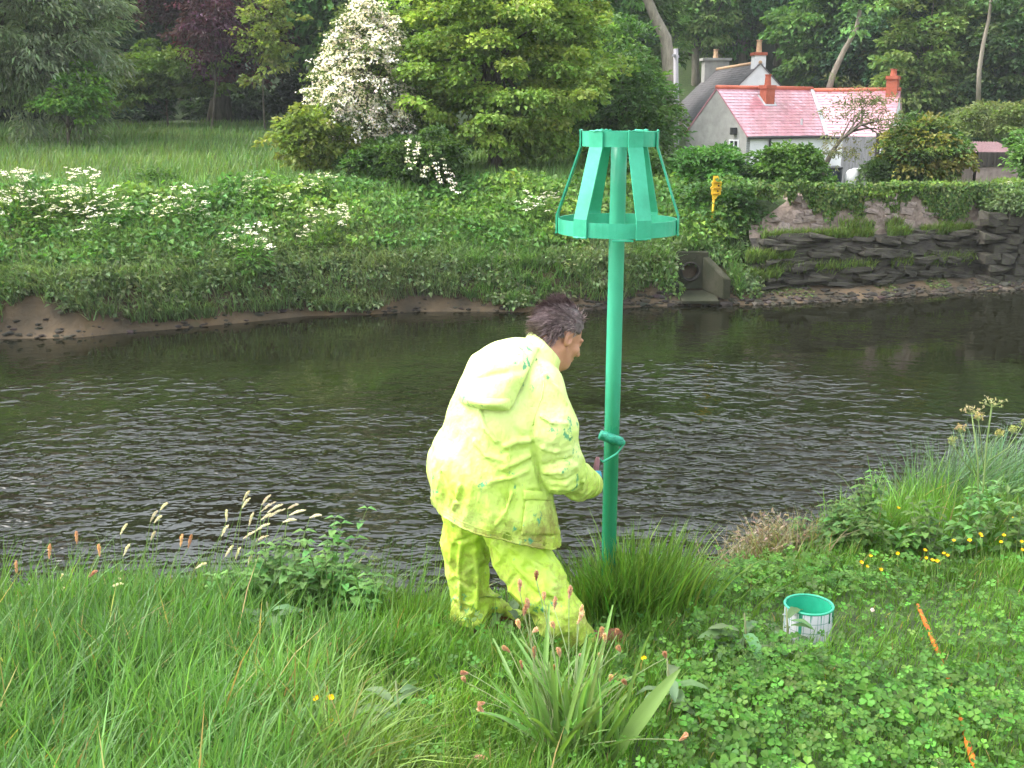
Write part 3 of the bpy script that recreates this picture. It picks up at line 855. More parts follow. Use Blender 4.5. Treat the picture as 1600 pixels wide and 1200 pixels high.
_nt = M_TILE_RED.node_tree.nodes
for _n in _nt:
    if _n.type == 'BSDF_PRINCIPLED':
        _n.inputs['Coat Weight'].default_value = 1.0; _n.inputs['Coat IOR'].default_value = 2.1; _n.inputs['Coat Roughness'].default_value = 0.12
def cottage():
    root = empty('cottage', (9.8, 47, -0.7))
    root_parts = []
    inv = np.array([-10.2, -47, 0.7])
    a = R(30)
    K = (10.2 + inv[0], 47 + inv[1])
    z = lambda v: v + 0.7
    w1 = wing(root, K, (math.cos(a), math.sin(a)), 5.5, 4.0, z(-1.2), z(1.44), z(3.31), (M_RENDER_WHITE, M_RENDER_GREY, M_RENDER_WHITE), M_TILE_RED, 26, 16, (True, False))
    b_ = R(-26)
    J = np.array(K) + 4.5 * np.array([math.cos(a), math.sin(a)])
    w2 = wing(root, J - 1.0 * np.array([math.cos(b_), math.sin(b_)]), (math.cos(b_), math.sin(b_)), 3.7, 4.0, z(-1.2), z(1.40), z(3.24), (M_RENDER_WHITE, M_RENDER_GREY, M_RENDER_WHITE), M_TILE_RED, 18, 16, (False, True))
    # lead valley where the two ranges meet
    b = Bag(); e = w1['ea'] + w1['u'] * 4.5; r = w1['rb'] - w1['u'] * 0.1; n = unit(np.cross(w1['u'], r - e))
    quad_slab(b, e + n * 0.06 - w1['u'] * 0.1, e + n * 0.06 + w1['u'] * 0.16, r + n * 0.06 + w1['u'] * 0.12, r + n * 0.06 - w1['u'] * 0.06, 0.03); b.build('lead_valley', M_LEAD, root)
    # chimneys
    c = w1['A'] + w1['u'] * 2.35 + w1['v'] * 1.45
    st = chimney(root, c, 0.5, 0.42, z(2.3), z(3.32), a, M_BRICK, M_BRICK, M_BRICK, 0.45)
    b = Bag(); M = Matrix.Rotation(a, 4, 'Z') @ Matrix.Rotation(R(43), 4, 'X')
    box(b, c + np.array([0, 0, z(2.82)]) - w1['v'] * 0.02, (0.72, 0.66, 0.04), W1, M); b.build('flashing', M_LEAD, st)
    c2 = w2['B'] + w2['v'] * 2.0 - w2['u'] * 0.3
    chimney(root, c2, 0.46, 0.7, z(2.9), z(3.72), b_, M_BRICK, M_BRICK, M_BRICK, 0.3)
    # roof vent pipe and soil pipe
    b = Bag(); p = w1['A'] + w1['u'] * 3.4 + w1['v'] * 0.35
    tube(b, [p + [0, 0, z(1.7)], p + [0, 0, z(2.05)]], 0.05, W1, 8); b.build('vent_pipe', M_LEAD, root)
    b = Bag(); p = w1['A'] + w1['u'] * 1.25 - w1['v'] * 0.08
    tube(b, [p + [0, 0, z(-0.7)], p + [0, 0, z(1.35)]], 0.05, W1, 8); b.build('downpipe', M_DARKMETAL, root)
    # windows in the front and a lamp and window in the gable
    def window(o, du, dn, wd, ht, zc, mat=M_RENDER_WHITE):
        c = o + np.array([0, 0, zc])
        b = Bag()
        rot = Matrix.Rotation(math.atan2(du[1], du[0]), 4, 'Z')
        for s in (-1, 1):
            box(b, c + du * s * wd / 2 + dn * 0.012, (0.06, 0.07, ht), W1, rot)
            box(b, c + np.array([0, 0, s * (ht / 2 - 0.031)]) + dn * 0.012, (wd - 0.062, 0.07, 0.06), W1, rot)
        box(b, c + dn * 0.012, (0.04, 0.07, ht - 0.124), W1, rot)
        f = b.build('window', mat, root)
        for s in (-1, 1):
            b = Bag(); box(b, c + du * s * (wd / 4) - dn * 0.01, (wd / 2 - 0.06, 0.04, ht - 0.12), W1, rot); b.build('pane', M_PANE, f)
        b = Bag(); box(b, c - np.array([0, 0, ht / 2 + 0.045]) + dn * 0.05, (wd + 0.2, 0.16, 0.06), W1, rot); b.build('sill', M_RENDER_GREY, f)
    window(w1['A'] + w1['u'] * 2.4, w1['u'], -w1['v'], 0.9, 0.9, z(0.55))
    window(w1['A'] + w1['v'] * 0.75, -w1['v'], -w1['u'], 0.55, 0.7, z(0.85))
    b = Bag(); p = w1['A'] + w1['v'] * 0.7 - w1['u'] * 0.12
    box(b, p + [0, 0, z(1.55)], (0.22, 0.22, 0.3), W1, Matrix.Rotation(a, 4, 'Z'), 0.03); b.build('wall_lamp', M_DARKMETAL, root)
    tag(root, 'white cottage with a glossy pink red tiled roof and grey gable', 'house')
cottage()

def rear_house():
    root = empty('rear_house', (12.6, 58, -0.2))
    # the ridge runs away from the viewer: front gable faces the river
    ang = R(94)
    u = (math.cos(ang), math.sin(ang))
    hw = 2.75
    v = np.array([-u[1], u[0]])
    K = -v * hw      # u goes back, v goes left: front-left corner seen along u is the right one
    w = wing(root, K, u, 9.6, 2 * hw, -0.5, 2.25, 4.95, (M_RENDER_WHITE, M_RENDER_WHITE, M_RENDER_GREY), M_SLATE, 40, 22)
    c = w['A'] + w['v'] * hw + w['u'] * 0.35
    chimney(root, c, 0.62, 0.6, 4.3, 5.35, ang, M_RENDER_WHITE, M_BRICK, M_POT, 0.62)
    c = w['B'] + w['v'] * hw - w['u'] * 0.4
    chimney(root, c, 0.8, 1.45, 3.6, 5.5, ang, M_RENDER_GREY, M_RENDER_GREY, M_POT, 0.5)
    tag(root, 'grey slate roofed house with white gable behind the cottage', 'house')
rear_house()

# --- tin roofed shed at the right
def shed():
    p = at(1537, 300, 33.0)
    z0 = p[2] - 0.4
    root = empty('garden_shed', (p[0], 33.0, z0))
    q = lambda x, y, Y=33.0: at(x, y, Y) - np.array([p[0], 33.0, z0])
    b = Bag()
    a, c = q(1527, 262), q(1592, 258)
    quad_slab(b, [a[0], 0, 0], [c[0], 0, 0], c, a, 0.25); b.build('stone_wall_base', mat_noise('pink_rubble', (0.2, 0.15, 0.14), (0.38, 0.3, 0.28), scale=5, rough=0.9, bump=0.8), root)
    for i in range(14):
        x0 = a[0] + (c[0] - a[0]) * i / 14
        b = Bag(); box(b, (x0 + 0.04, -0.02 - 0.012 * (i % 2), a[2] + 0.24), (0.078, 0.03, 0.42), W1); b.build('board', M_TIMBER_DARK, root)
    b = Bag(); quad_slab(b, [a[0], 2.2, 0], [a[0], 0.02, 0], [a[0], 0.02, a[2] + 0.4], [a[0], 2.2, a[2] + 0.5], 0.1); b.build('side_wall', M_TIMBER_DARK, root)
    # corrugated roof
    e0, e1 = q(1510, 236), q(1592, 242)
    r0, r1 = q(1496, 221, 35.2), q(1560, 222, 35.2)
    n = 60
    vs = []
    for k in range(n + 1):
        t = k / n
        o = np.array([0, 0, 0.022 * math.sin(t * math.tau * 15)])
        vs.append(e0 + (e1 - e0) * t + o); vs.append(r0 + (r1 - r0) * t + o)
    v = np.array(vs); nv_ = len(v)
    v = np.concatenate([v, v - np.array([0, 0, 0.015])])
    qd = []
    for k in range(n):
        qd += [[2 * k, 2 * k + 2, 2 * k + 3, 2 * k + 1], [nv_ + 2 * k + 1, nv_ + 2 * k + 3, nv_ + 2 * k + 2, nv_ + 2 * k], [2 * k, nv_ + 2 * k, nv_ + 2 * k + 2, 2 * k + 2]]
    b = Bag(); b.add(v[None], qd, [], np.ones((1, 3))); b.build('corrugated_roof', mat_noise('mauve_tin', (0.13, 0.075, 0.08), (0.20, 0.125, 0.13), scale=4, rough=0.75, spec=0.15), root)
    tag(root, 'small shed with a mauve corrugated roof at the right edge', 'shed')
shed()

# --- telegraph pole
p = on_ground(1056, 41.0)
t = empty('telegraph_pole', p)
b = Bag(); top = at(1056, 76, 41.0) - p
tube(b, [(0, 0, -0.2), top * 0.5, top], [0.11, 0.10, 0.085], W1, 10); b.build('pole', M_TIMBER_GREY, t, smooth=True)
b = Bag(); box(b, top - np.array([0, 0, 0.25]), (0.9, 0.08, 0.08), W1, (0, 0, R(70))); b.build('crossarm', M_TIMBER_GREY, t)
tag(t, 'slim grey telegraph pole left of the cottage', 'pole')

# --- grey board gate and fence by the cottage, water butt, white tank
def board_fence():
    A, B = at(1312, 282, 41.0), at(1384, 282, 41.0)
    root = empty('board_fence', A)
    top = at(1312, 214, 41.0)[2] - A[2]
    n = 18
    wdt = (B[0] - A[0]) / n
    for i in range(n):
        if 13 <= i < 14:
            continue
        h = top - (0.12 if i > 13 else 0) + 0.02 * math.sin(i * 7)
        b = Bag(); box(b, ((i + 0.5) * wdt, 0.012 * (i % 3), h / 2 - 0.2), (wdt * 0.97 if i < 13 else wdt * 0.62, 0.03, h + 0.4), W1); b.build('board', M_TIMBER_GREY, root)
    b = Bag(); box(b, (13.5 * wdt, -0.05, top / 2), (0.12, 0.12, top + 0.3), W1, None, 0.01); b.build('post', M_TIMBER_DARK, root)
    tag(root, 'tall grey board fence with a slatted gate beside the cottage', 'fence')
board_fence()
p = at(1303, 284, 30.5)
t = empty('water_butt', p - np.array([0, 0, 0.25]))
b = Bag(); lathe(b, [(0, 0), (0.17, 0), (0.2, 0.25), (0.21, 0.5), (0.2, 0.62), (0.0, 0.62)], W1, 20); b.build('barrel', mat_noise('dark_blue_plastic', (0.02, 0.026, 0.04), (0.035, 0.045, 0.065), rough=0.4), t, smooth=False)
b = Bag(); lathe(b, [(0.215, 0.6), (0.215, 0.64), (0.1, 0.68), (0, 0.69)], W1, 20); b.build('lid', M_DARKMETAL, t)
tag(t, 'dark blue water butt on the wall in front of the cottage', 'barrel')
p = at(1331, 284, 30.5)
t = empty('white_tank', p - np.array([0, 0, 0.25]))
b = Bag(); lathe(b, [(0, 0), (0.2, 0), (0.22, 0.3), (0.2, 0.45), (0.12, 0.56), (0, 0.6)], (1, 1, 1), 20); b.build('dome', mat_noise('white_plastic', (0.6, 0.6, 0.62), (0.75, 0.75, 0.76), rough=0.4), t, smooth=True)
b = Bag(); box(b, (0.19, 0.1, 0.3), (0.26, 0.2, 0.62), W1, None, 0.02); b.build('box', M_RENDER_WHITE, t)
tag(t, 'white domed tank with a white box next to the water butt', 'tank')

# ------------------------------------------------------------------ river wall
M_RUBBLE = mat_noise('pink_rubble_stone', (0.14, 0.115, 0.105), (0.30, 0.24, 0.215), scale=4, rough=0.9, bump=0.8, bump_scale=9, bump_dist=0.03, c3=(0.40, 0.33, 0.27))
M_MORTAR = mat_noise('pale_mortar', (0.10, 0.078, 0.065), (0.24, 0.185, 0.155), scale=3.5, rough=0.95, bump=1.0, bump_scale=9, bump_dist=0.08, c3=(0.36, 0.28, 0.23))
M_STRATA = mat_noise('dark_slate_rock', (0.022, 0.02, 0.018), (0.065, 0.056, 0.048), scale=5, rough=0.8, bump=0.9, bump_scale=12, bump_dist=0.03, c3=(0.075, 0.095, 0.03), stretch=(1, 1, 3))
def rock_mesh(name, rng, amp, mat, cuts=2):
    bm = bmesh.new()
    bmesh.ops.create_cube(bm, size=1.0)
    bmesh.ops.subdivide_edges(bm, edges=bm.edges[:], cuts=cuts, use_grid_fill=True)
    off = rng.uniform(0, 50, 3)
    for v in bm.verts:
        p = np.array(v.co[:])
        s = unit(p) * 0.62
        p = p * 0.72 + s * 0.28
        p = p * (1 + amp * noise3(p * 2.3 + off)) + amp * 0.4 * noise3(p[None] * 4.0 + off)[0]
        v.co = p
    b = Bag(); bm_add(b, bm, W1)
    me = b.mesh(name); me.materials.append(mat)
    return me
def wall_y(x):
    return y_far(x)
def river_wall():
    rng = np.random.default_rng(77)
    x0, x1 = 5.35, 14.0
    base = np.array([x0, float(y_far(x0)) + 0.8, -1.7])
    root = empty('river_wall', base)
    # core: one thick uneven sheet of mortar and earth with a ledge half way up
    xs = np.linspace(x0, x1, 120)
    prof = [(0.72, -1.75), (0.78, -1.3), (0.86, -0.95), (0.95, -0.62), (1.28, -0.48), (1.36, -0.2), (1.42, 0.1), (1.5, 0.36), (1.62, 0.48), (2.4, 0.46), (2.45, -0.5)]
    v = []
    for (s, zz) in prof:
        lump = 0.07 * noise2(xs, np.full_like(xs, zz), 2.2, 1.7) + 0.03 * noise2(xs, np.full_like(xs, zz), 7, 2.7)
        lo = np.clip((6.6 - xs) / 1.1, 0, 1)     # lower at its broken left end
        v.append(np.stack([xs, wall_y(xs) + s + lump, np.where(zz > -0.4, zz - lo * max(0, zz + 0.4) * 0.75, zz) + 0.05 * noise2(xs, np.full_like(xs, s), 1.3, 8.1)], 1) - base)
    nx = len(xs)
    q = [[i * nx + j, i * nx + j + 1, (i + 1) * nx + j + 1, (i + 1) * nx + j] for i in range(len(prof) - 1) for j in range(nx - 1)]
    half = 5 * nx
    va = np.concatenate(v)
    qa = np.array(q)
    lowq, upq = qa[qa.max(1) < half], qa[qa.max(1) >= half]
    link('rock_core', np_mesh('rock_core', va, lowq, smooth=True), M_STRATA, root)
    link('mortar_core', np_mesh('mortar_core', va, upq, smooth=True), M_MORTAR, root)
    rub = [rock_mesh('stone', rng, 0.25, M_RUBBLE, 1) for _ in range(5)]
    slab = [rock_mesh('ledge_slab', rng, 0.3, M_STRATA, 1) for _ in range(5)]
    def put(me, nm, x, s, z, dims, tilt=0.05):
        o = link(nm, me, None, root)
        sl = (float(wall_y(x + 0.2)) - float(wall_y(x - 0.2))) / 0.4
        o.location = np.array([x, float(wall_y(x)) + s, z]) - base
        o.rotation_euler = (rng.normal(0, tilt), rng.normal(0, tilt), math.atan(sl) + rng.normal(0, tilt))
        o.scale = dims
    # slate strata: long thin slabs stepping back
    z = -1.62
    while z < -0.5:
        h = rng.uniform(0.06, 0.13)
        x = x0 + rng.uniform(0, 0.3)
        while x < 11.2:
            w = rng.uniform(0.22, 0.75)
            if rng.random() < 0.72:
                put(slab[rng.integers(5)], 'ledge_slab', x + w / 2, 0.80 + (z + 1.6) * 0.17 + rng.uniform(-0.10, 0.14), z + h / 2 + rng.normal(0, 0.02), (w * 1.05, 0.36, h * 1.2), 0.08)
            x += w * rng.uniform(0.9, 1.05)
        z += h * 0.92
    # rubble masonry above
    z = -0.42
    while z < 0.38:
        h = rng.uniform(0.13, 0.24)
        x = x0 + 0.3 + rng.uniform(0, 0.4)
        while x < 13.6:
            w = rng.uniform(0.16, 0.42)
            lo = np.clip((6.6 - x) / 1.1, 0, 1)
            if rng.random() < 0.62 and z < 0.42 - 0.65 * lo:
                put(rub[rng.integers(5)], 'stone', x + w / 2, 1.30 + (z + 0.4) * 0.22 + rng.uniform(0.06, 0.13), z + h / 2 + rng.normal(0, 0.02), (w * 0.95, 0.2, h * rng.uniform(0.7, 1.1)), 0.16)
            x += w
        z += h
    # squared dark blocks of the quay at the right
    z = -1.75
    row = 0
    while z < -0.15:
        h = rng.uniform(0.2, 0.3)
        x = 11.1 + 0.2 * (row % 2)
        while x < 13.8:
            w = rng.uniform(0.35, 0.65)
            put(slab[rng.integers(5)], 'quay_block', x + w / 2, 0.62 + rng.uniform(-0.03, 0.03), z + h / 2, (w * 1.02, 0.5, h * 1.04), 0.02)
            x += w
        z += h * 0.97
        row += 1
    tag(root, 'old rubble river wall on dark slate ledges along the far bank', 'wall')
river_wall()

# --- ivy hanging over the wall
def ivy():
    rng = np.random.default_rng(78)
    n = 16000
    px = rng.uniform(1180, 1640, n)
    low = np.interp(px, [1180, 1230, 1262, 1272, 1300, 1330, 1375, 1400, 1412, 1436, 1446, 1470, 1484, 1500, 1520, 1560, 1640], [300, 296, 300, 330, 335, 352, 350, 345, 305, 300, 330, 345, 350, 330, 308, 330, 330])
    low = low + 9 * np.sin(px * 0.21) + rng.normal(0, 5, n)
    top = np.interp(px, [1180, 1240, 1270, 1640], [292, 288, 284, 286])
    f = rng.random(n) ** 0.8
    py = top + (low - top) * f
    x = (px - 800) / F_PX * 27.2
    Yb = np.array([float(v) for v in y_far(x)]) + 1.32
    P = np.stack([x, Yb, np.zeros(n)], 1)
    d = np.array([ray(a, b) for a, b in zip(px, py)])
    P = CAM + d * (Yb / d[:, 1])[:, None]
    bulge = 0.14 * (1 + noise2(P[:, 0], P[:, 2], 2.5)) * rng.uniform(0.2, 1.2, n)
    P[:, 1] -= bulge
    P[:, 2] += rng.normal(0, 0.02, n)
    D = unit(rng.normal(0, 0.6, (n, 3)) + np.array([0, -0.2, -0.9]))
    N = unit(rng.normal(0, 0.4, (n, 3)) + np.array([0, -0.8, 0.7]))
    pal = np.array([(0.055, 0.12, 0.025), (0.08, 0.15, 0.03), (0.10, 0.15, 0.04), (0.045, 0.09, 0.025)])
    g = Bag()
    leaves(g, rng, P, D, N, rng.uniform(0.06, 0.11, n), rng.uniform(0.05, 0.085, n), jit(rng, pal[rng.integers(0, 4, n)], n, 0.22))
    # the fringe along the top
    m = 5000
    x = rng.uniform(7.0, 14, m)
    P = np.stack([x, y_far(x) + 1.3 + rng.uniform(0, 1.0, m), 0.42 + rng.uniform(0, 1, m) * (0.14 + 0.14 * noise2(x, 0 * x, 1.3)) + 0.08 * noise2(x, 0 * x, 2.8)], 1)
    leaves(g, rng, P, unit(rng.normal(0, 1, (m, 3))), unit(rng.normal(0, 0.4, (m, 3)) + np.array([0, -0.2, 1])), rng.uniform(0.06, 0.11, m), rng.uniform(0.05, 0.09, m), jit(rng, (0.095, 0.17, 0.03), m, 0.2))
    o = g.build('ivy', M_LEAF)
    tag(o, 'curtain of green ivy hanging over the top of the river wall', 'ivy')
ivy()

# --- concrete outfall with a round pipe
def outfall():
    Yc = float(y_far(4.05)) + 0.60
    c = at(1079, 424, Yc)
    root = empty('drain_outfall', (c[0], c[1], c[2] - 0.4))
    r = 0.185
    # headwall plate with a round hole
    n = 32
    a = np.arange(n) * math.tau / n
    ring = np.stack([np.cos(a) * r, np.zeros(n), np.sin(a) * r + 0.4], 1)
    k = np.maximum(np.abs(np.cos(a)), np.abs(np.sin(a)))
    sq = np.stack([np.cos(a) / k * 0.36 + 0.02, np.zeros(n), np.sin(a) / k * 0.40 + 0.42], 1)
    bk = np.array([0, 0.3, 0])
    v = np.concatenate([ring, sq, ring + bk, sq + bk])
    q = []
    for i in range(n):
        j = (i + 1) % n
        q += [[i, n + i, n + j, j], [n + i, 3 * n + i, 3 * n + j, n + j], [2 * n + i, i, j, 2 * n + j]]
    b = Bag(); b.add(v[None], q, [], np.ones((1, 3))); b.build('headwall', M_CONCRETE, root)
    b = Bag()
    prof_v = []
    rings = [(r + 0.03, -0.03), (r - 0.004, -0.03), (r - 0.012, 0.9), (0.001, 0.9)]
    for (rr, yy) in rings:
        prof_v.append(np.stack([np.cos(a) * rr, np.full(n, yy), np.sin(a) * rr + 0.4], 1))
    prof_v.insert(0, np.stack([np.cos(a) * (r + 0.03), np.full(n, 0.1), np.sin(a) * (r + 0.03) + 0.4], 1))
    q = [[i * n + j, i * n + (j + 1) % n, (i + 1) * n + (j + 1) % n, (i + 1) * n + j] for i in range(4) for j in range(n)]
    b.add(np.concatenate(prof_v)[None], q, [], np.ones((1, 3))); b.build('pipe', M_BLACK, root, smooth=True)
    # right wing wall, sloping down towards the water
    def wing_wall(x0, x1, w, ztop0, ztop1, y1):
        b = Bag()
        v = np.array([[x0, -0.0, 0], [x0 + w, 0.0, 0], [x1 + w, y1, -0.12], [x1, y1, -0.12], [x0, 0.0, ztop0], [x0 + w, 0.0, ztop0], [x1 + w, y1, ztop1], [x1, y1, ztop1]], float)
        bm = bmesh.new()
        vv = [bm.verts.new(p) for p in v]
        for f in ([0, 3, 2, 1], [4, 5, 6, 7], [0, 1, 5, 4], [1, 2, 6, 5], [2, 3, 7, 6], [3, 0, 4, 7]):
            bm.faces.new([vv[i] for i in f])
        bmesh.ops.bevel(bm, geom=bm.edges[:], offset=0.012, segments=2, affect='EDGES')
        bm_add(b, bm, W1)
        b.build('wing_wall', M_CONCRETE, root)
    wing_wall(0.26, 0.62, 0.16, 0.72, 0.32, -0.62)
    wing_wall(-0.36, -0.42, 0.12, 0.30, 0.16, -0.4)
    b = Bag(); box(b, (0.1, -0.42, -0.10), (0.80, 0.85, 0.07), W1, (R(7), 0, 0), 0.02); b.build('apron', M_CONCRETE, root)
    tag(root, 'mossy concrete drain outfall with a round dark pipe at the water edge', 'outfall')
outfall()

# --- yellow marker on a post
def yellow_marker():
    Y = 25.0
    base = at(1111, 372, Y)
    root = empty('yellow_marker_post', base)
    M_Y = mat_noise('yellow_marker_paint', (0.62, 0.36, 0.02), (0.80, 0.52, 0.03), scale=9, rough=0.5, bump=0.2)
    M_YD = mat_noise('ochre_marker_paint', (0.40, 0.21, 0.015), (0.5, 0.28, 0.02), scale=9, rough=0.6, bump=0.2)
    P = lambda x, y: at(x, y, Y) - base
    b = Bag(); tube(b, [P(1111, 376), P(1113, 345), P(1116, 300)], 0.028, W1, 8); b.build('post', M_Y, root, smooth=True)
    left = [(1115, 275), (1114, 283), (1112, 285), (1113, 290), (1110, 294), (1112, 298), (1111, 303), (1113, 306), (1113, 311)]
    right = [(1118, 311), (1121, 306), (1126, 304), (1126, 299), (1127, 294), (1127, 289), (1128, 284), (1124, 283), (1122, 275)]
    n = len(left)
    lv = [P(*p) for p in left]; rv = [P(*p) for p in right[::-1]]
    v = np.array([x + [0, -0.03, 0] for x in lv] + [x + [0, -0.03, 0] for x in rv] + [x + [0, 0.03, 0] for x in lv] + [x + [0, 0.03, 0] for x in rv])
    q = []
    for i in range(n - 1):
        q += [[i, i + 1, n + i + 1, n + i], [2 * n + i + 1, 2 * n + i, 3 * n + i, 3 * n + i + 1], [i, 2 * n + i, 2 * n + i + 1, i + 1], [n + i + 1, 3 * n + i + 1, 3 * n + i, n + i]]
    q += [[0, n, 3 * n, 2 * n], [n - 1, 3 * n - 1, 4 * n - 1, 2 * n - 1]]
    b = Bag(); b.add(v[None], q, [], np.ones((1, 3))); tm = b.build('topmark', M_Y, root)
    for y in (285.5, 294.2, 303):
        c = P(1119.5 if y < 300 else 1118, y)
        b = Bag(); box(b, c + [0, -0.045, 0], (0.15, 0.035, 0.035), W1, None, 0.006); b.build('cross_bar', M_YD, tm)
    for (x, y) in ((1122.5, 290), (1121, 298.5)):
        b = Bag(); lathe(b, [(0, 0), (0.02, 0), (0.02, 0.01), (0, 0.01)], W1, 10)
        o = b.build('bolt_hole', M_BLACK, tm); o.location = P(x, y) + [0, -0.031, 0]; o.rotation_euler = (R(90), 0, 0)
    tag(root, 'yellow notched marker on a post among the bank shrubs', 'marker')
yellow_marker()

# ------------------------------------------------------------------ plants that cover the far bank
def bank_cover():
    rng = np.random.default_rng(90)
    # meadow grass
    g = Bag()
    n = 60000
    x = rng.uniform(-24, 6, n); s = rng.uniform(0, 1, n) ** 1.5 * 30 + 2.6
    y = y_far(x) + s
    keep = np.abs(x) < (y * 0.52 + 1)
    x, y, s = x[keep], y[keep], s[keep]; n = len(x)
    P = np.stack([x, y, ground_z(x, y) - 0.02], 1)
    tone = noise2(x, y, 0.35, 4.4)[:, None]
    col = np.array([0.07, 0.135, 0.034]) * (1 + 0.25 * tone) + np.array([0.02, 0.012, 0]) * np.clip(noise2(x, y, 0.8, 9.1)[:, None], 0, 1)
    blades(g, rng, P, rng.normal(0.15, 0.3, (n, 2)), rng.uniform(0.22, 0.5, n), 0.035 + 0.0012 * s, jit(rng, col, n, 0.14), 0.5, 2)
    tag(g.build('meadow_grass', M_LEAF), kind='stuff')
    # herbs on the slope: many small mounds, fresh above, silted and olive near the water
    g = Bag()
    m = 2600
    x = rng.uniform(-14, 5.4, m); s = np.interp(x, [-12, -9, -5, -3, 4], [0.2, 0.28, 0.28, 0.14, 0.1]) + 0.22 * np.clip(noise2(x, 0 * x, 0.9, 2.9), -0.6, 1) + rng.uniform(0, 4.2, m) * rng.uniform(0.3, 1, m)
    y = y_far(x) + s
    z = ground_z(x, y)
    kp = ~((np.abs(x - 4.15) < 0.68) & (s < 1.05))
    x, y, z, s = x[kp], y[kp], z[kp], s[kp]; m = len(x)
    cen = np.stack([x, y, z + 0.08], 1)
    hi = np.clip((s - 0.7) / 1.5, 0, 1)[:, None]
    patch = noise2(x, y, 0.7, 2.2)[:, None]
    fresh = np.array([0.075, 0.155, 0.03]) + np.array([0.04, 0.05, 0.005]) * np.clip(patch, 0, 1)
    silt = np.array([0.085, 0.125, 0.05]) + np.array([0.05, 0.04, 0.02]) * np.clip(-patch, 0, 1)
    keepm = (s > 1.0) | (rng.random(m) < 0.5)
    cc = silt * (1 - hi) + fresh * hi
    cen, cc = cen[keepm], cc[keepm]; m = len(cen)
    k = rng.poisson(34, m)
    idx = np.repeat(np.arange(m), k); n = len(idx)
    ld = rand_dirs(rng, n); ld[:, 2] = np.abs(ld[:, 2])
    rr = rng.uniform(0.14, 0.34, m)
    P = cen[idx] + ld * rr[idx][:, None] * np.array([1, 1, 0.95]) * rng.uniform(0.4, 1, (n, 1))
    D = unit(ld * np.array([1, 1, 0.2]) + rng.normal(0, 0.5, (n, 3)) + np.array([0, -0.2, -0.25]))
    N = unit(np.array([0, -0.3, 0.9]) + ld * 0.4 + rng.normal(0, 0.4, (n, 3)))
    sz = rng.uniform(0.7, 1.4, n)
    leaves(g, rng, P, D, N, 0.105 * sz, 0.065 * sz, jit(rng, cc[idx], n, 0.25))
    # broad fresh leaves: butterbur, dock and nettle beds
    m = 620
    x = rng.uniform(-14, 5.0, m); s = rng.uniform(1.1, 4.3, m); y = y_far(x) + s
    cen = np.stack([x, y, ground_z(x, y) + 0.16], 1)
    lime = np.clip(noise2(x, y, 0.8, 12.4) * 1.6, 0, 1)[:, None]
    cc = np.array([0.055, 0.125, 0.024]) * (1 - lime) + np.array([0.125, 0.20, 0.028]) * lime
    idx = np.repeat(np.arange(m), rng.poisson(34, m)); n = len(idx)
    ld = rand_dirs(rng, n); ld[:, 2] = np.abs(ld[:, 2])
    P = cen[idx] + ld * rng.uniform(0.2, 0.42, m)[idx][:, None] * rng.uniform(0.5, 1, (n, 1))
    D = unit(ld * np.array([1, 1, 0.1]) + rng.normal(0, 0.4, (n, 3)) + np.array([0, -0.2, -0.3]))
    N = unit(np.array([0, -0.3, 1.0]) + rng.normal(0, 0.35, (n, 3)))
    sz = rng.uniform(0.7, 1.35, n)
    leaves(g, rng, P, D, N, 0.14 * sz, 0.10 * sz, jit(rng, cc[idx], n, 0.2))
    # grass tufts hanging over the scarp
    m = 3800
    x = rng.uniform(-14, 5.0, m); s = np.interp(x, [-12, -9, -5, -3, 4], [0.18, 0.26, 0.28, 0.16, 0.12]) + 0.2 * np.clip(noise2(x, 0 * x, 0.9, 2.9), -0.6, 1) + rng.uniform(0, 1.8, m) ** 1.3
    kp = ~((np.abs(x - 4.15) < 0.68) & (s < 1.0)); x, s = x[kp], s[kp]; m = len(x)
    y = y_far(x) + s
    T = np.stack([x, y, ground_z(x, y)], 1)
    idx = np.repeat(np.arange(m), 11); n = len(idx)
    P = T[idx] + rng.normal(0, 0.05, (n, 3)) * np.array([1, 1, 0.2])
    lean = rng.normal(0, 0.45, (n, 2)) + np.array([0, -0.7])
    dens = np.clip(noise2(x, y, 0.5, 6.6) * 1.4 + 0.2, 0, 1)[idx][:, None]
    col = np.array([0.115, 0.14, 0.075]) * dens + np.array([0.075, 0.135, 0.04]) * (1 - dens)
    blades(g, rng, P, lean, rng.uniform(0.2, 0.55, n), 0.022, jit(rng, col, n, 0.3), 0.7, 2)
    # taller grass mixed through the upper slope
    m = 16000
    x = rng.uniform(-14, 5.4, m); s = rng.uniform(1.0, 5.2, m); y = y_far(x) + s
    P = np.stack([x, y, ground_z(x, y)], 1)
    blades(g, rng, P, rng.normal(0, 0.35, (m, 2)), rng.uniform(0.25, 0.6, m), 0.024, jit(rng, (0.095, 0.17, 0.045), m, 0.25), 0.5, 2)
    # leaves that hang round the drain
    m = 900
    a_ = rng.uniform(0, 1, m)
    x = 4.15 + np.where(a_ < 0.45, rng.uniform(-0.75, 0.75, m), np.where(a_ < 0.8, rng.uniform(-0.95, -0.42, m), rng.uniform(0.75, 1.3, m)))
    s_ = np.where(a_ < 0.45, rng.uniform(0.62, 1.0, m), rng.uniform(0.15, 0.9, m))
    P = np.stack([x, y_far(x) + s_, np.where(a_ < 0.45, rng.uniform(-0.98, -0.72, m), ground_z(x, y_far(x) + s_) + rng.uniform(0.02, 0.3, m))], 1)
    leaves(g, rng, P, unit(rng.normal(0, 0.5, (m, 3)) + np.array([0, -0.4, -0.6])), unit(rng.normal(0, 0.4, (m, 3)) + np.array([0, -0.5, 0.8])), rng.uniform(0.06, 0.13, m), rng.uniform(0.05, 0.09, m), jit(rng, (0.08, 0.14, 0.035), m, 0.3))
    # low green scum on the mud, tufts on the ledges of the wall and mud right of the outfall
    m = 5000
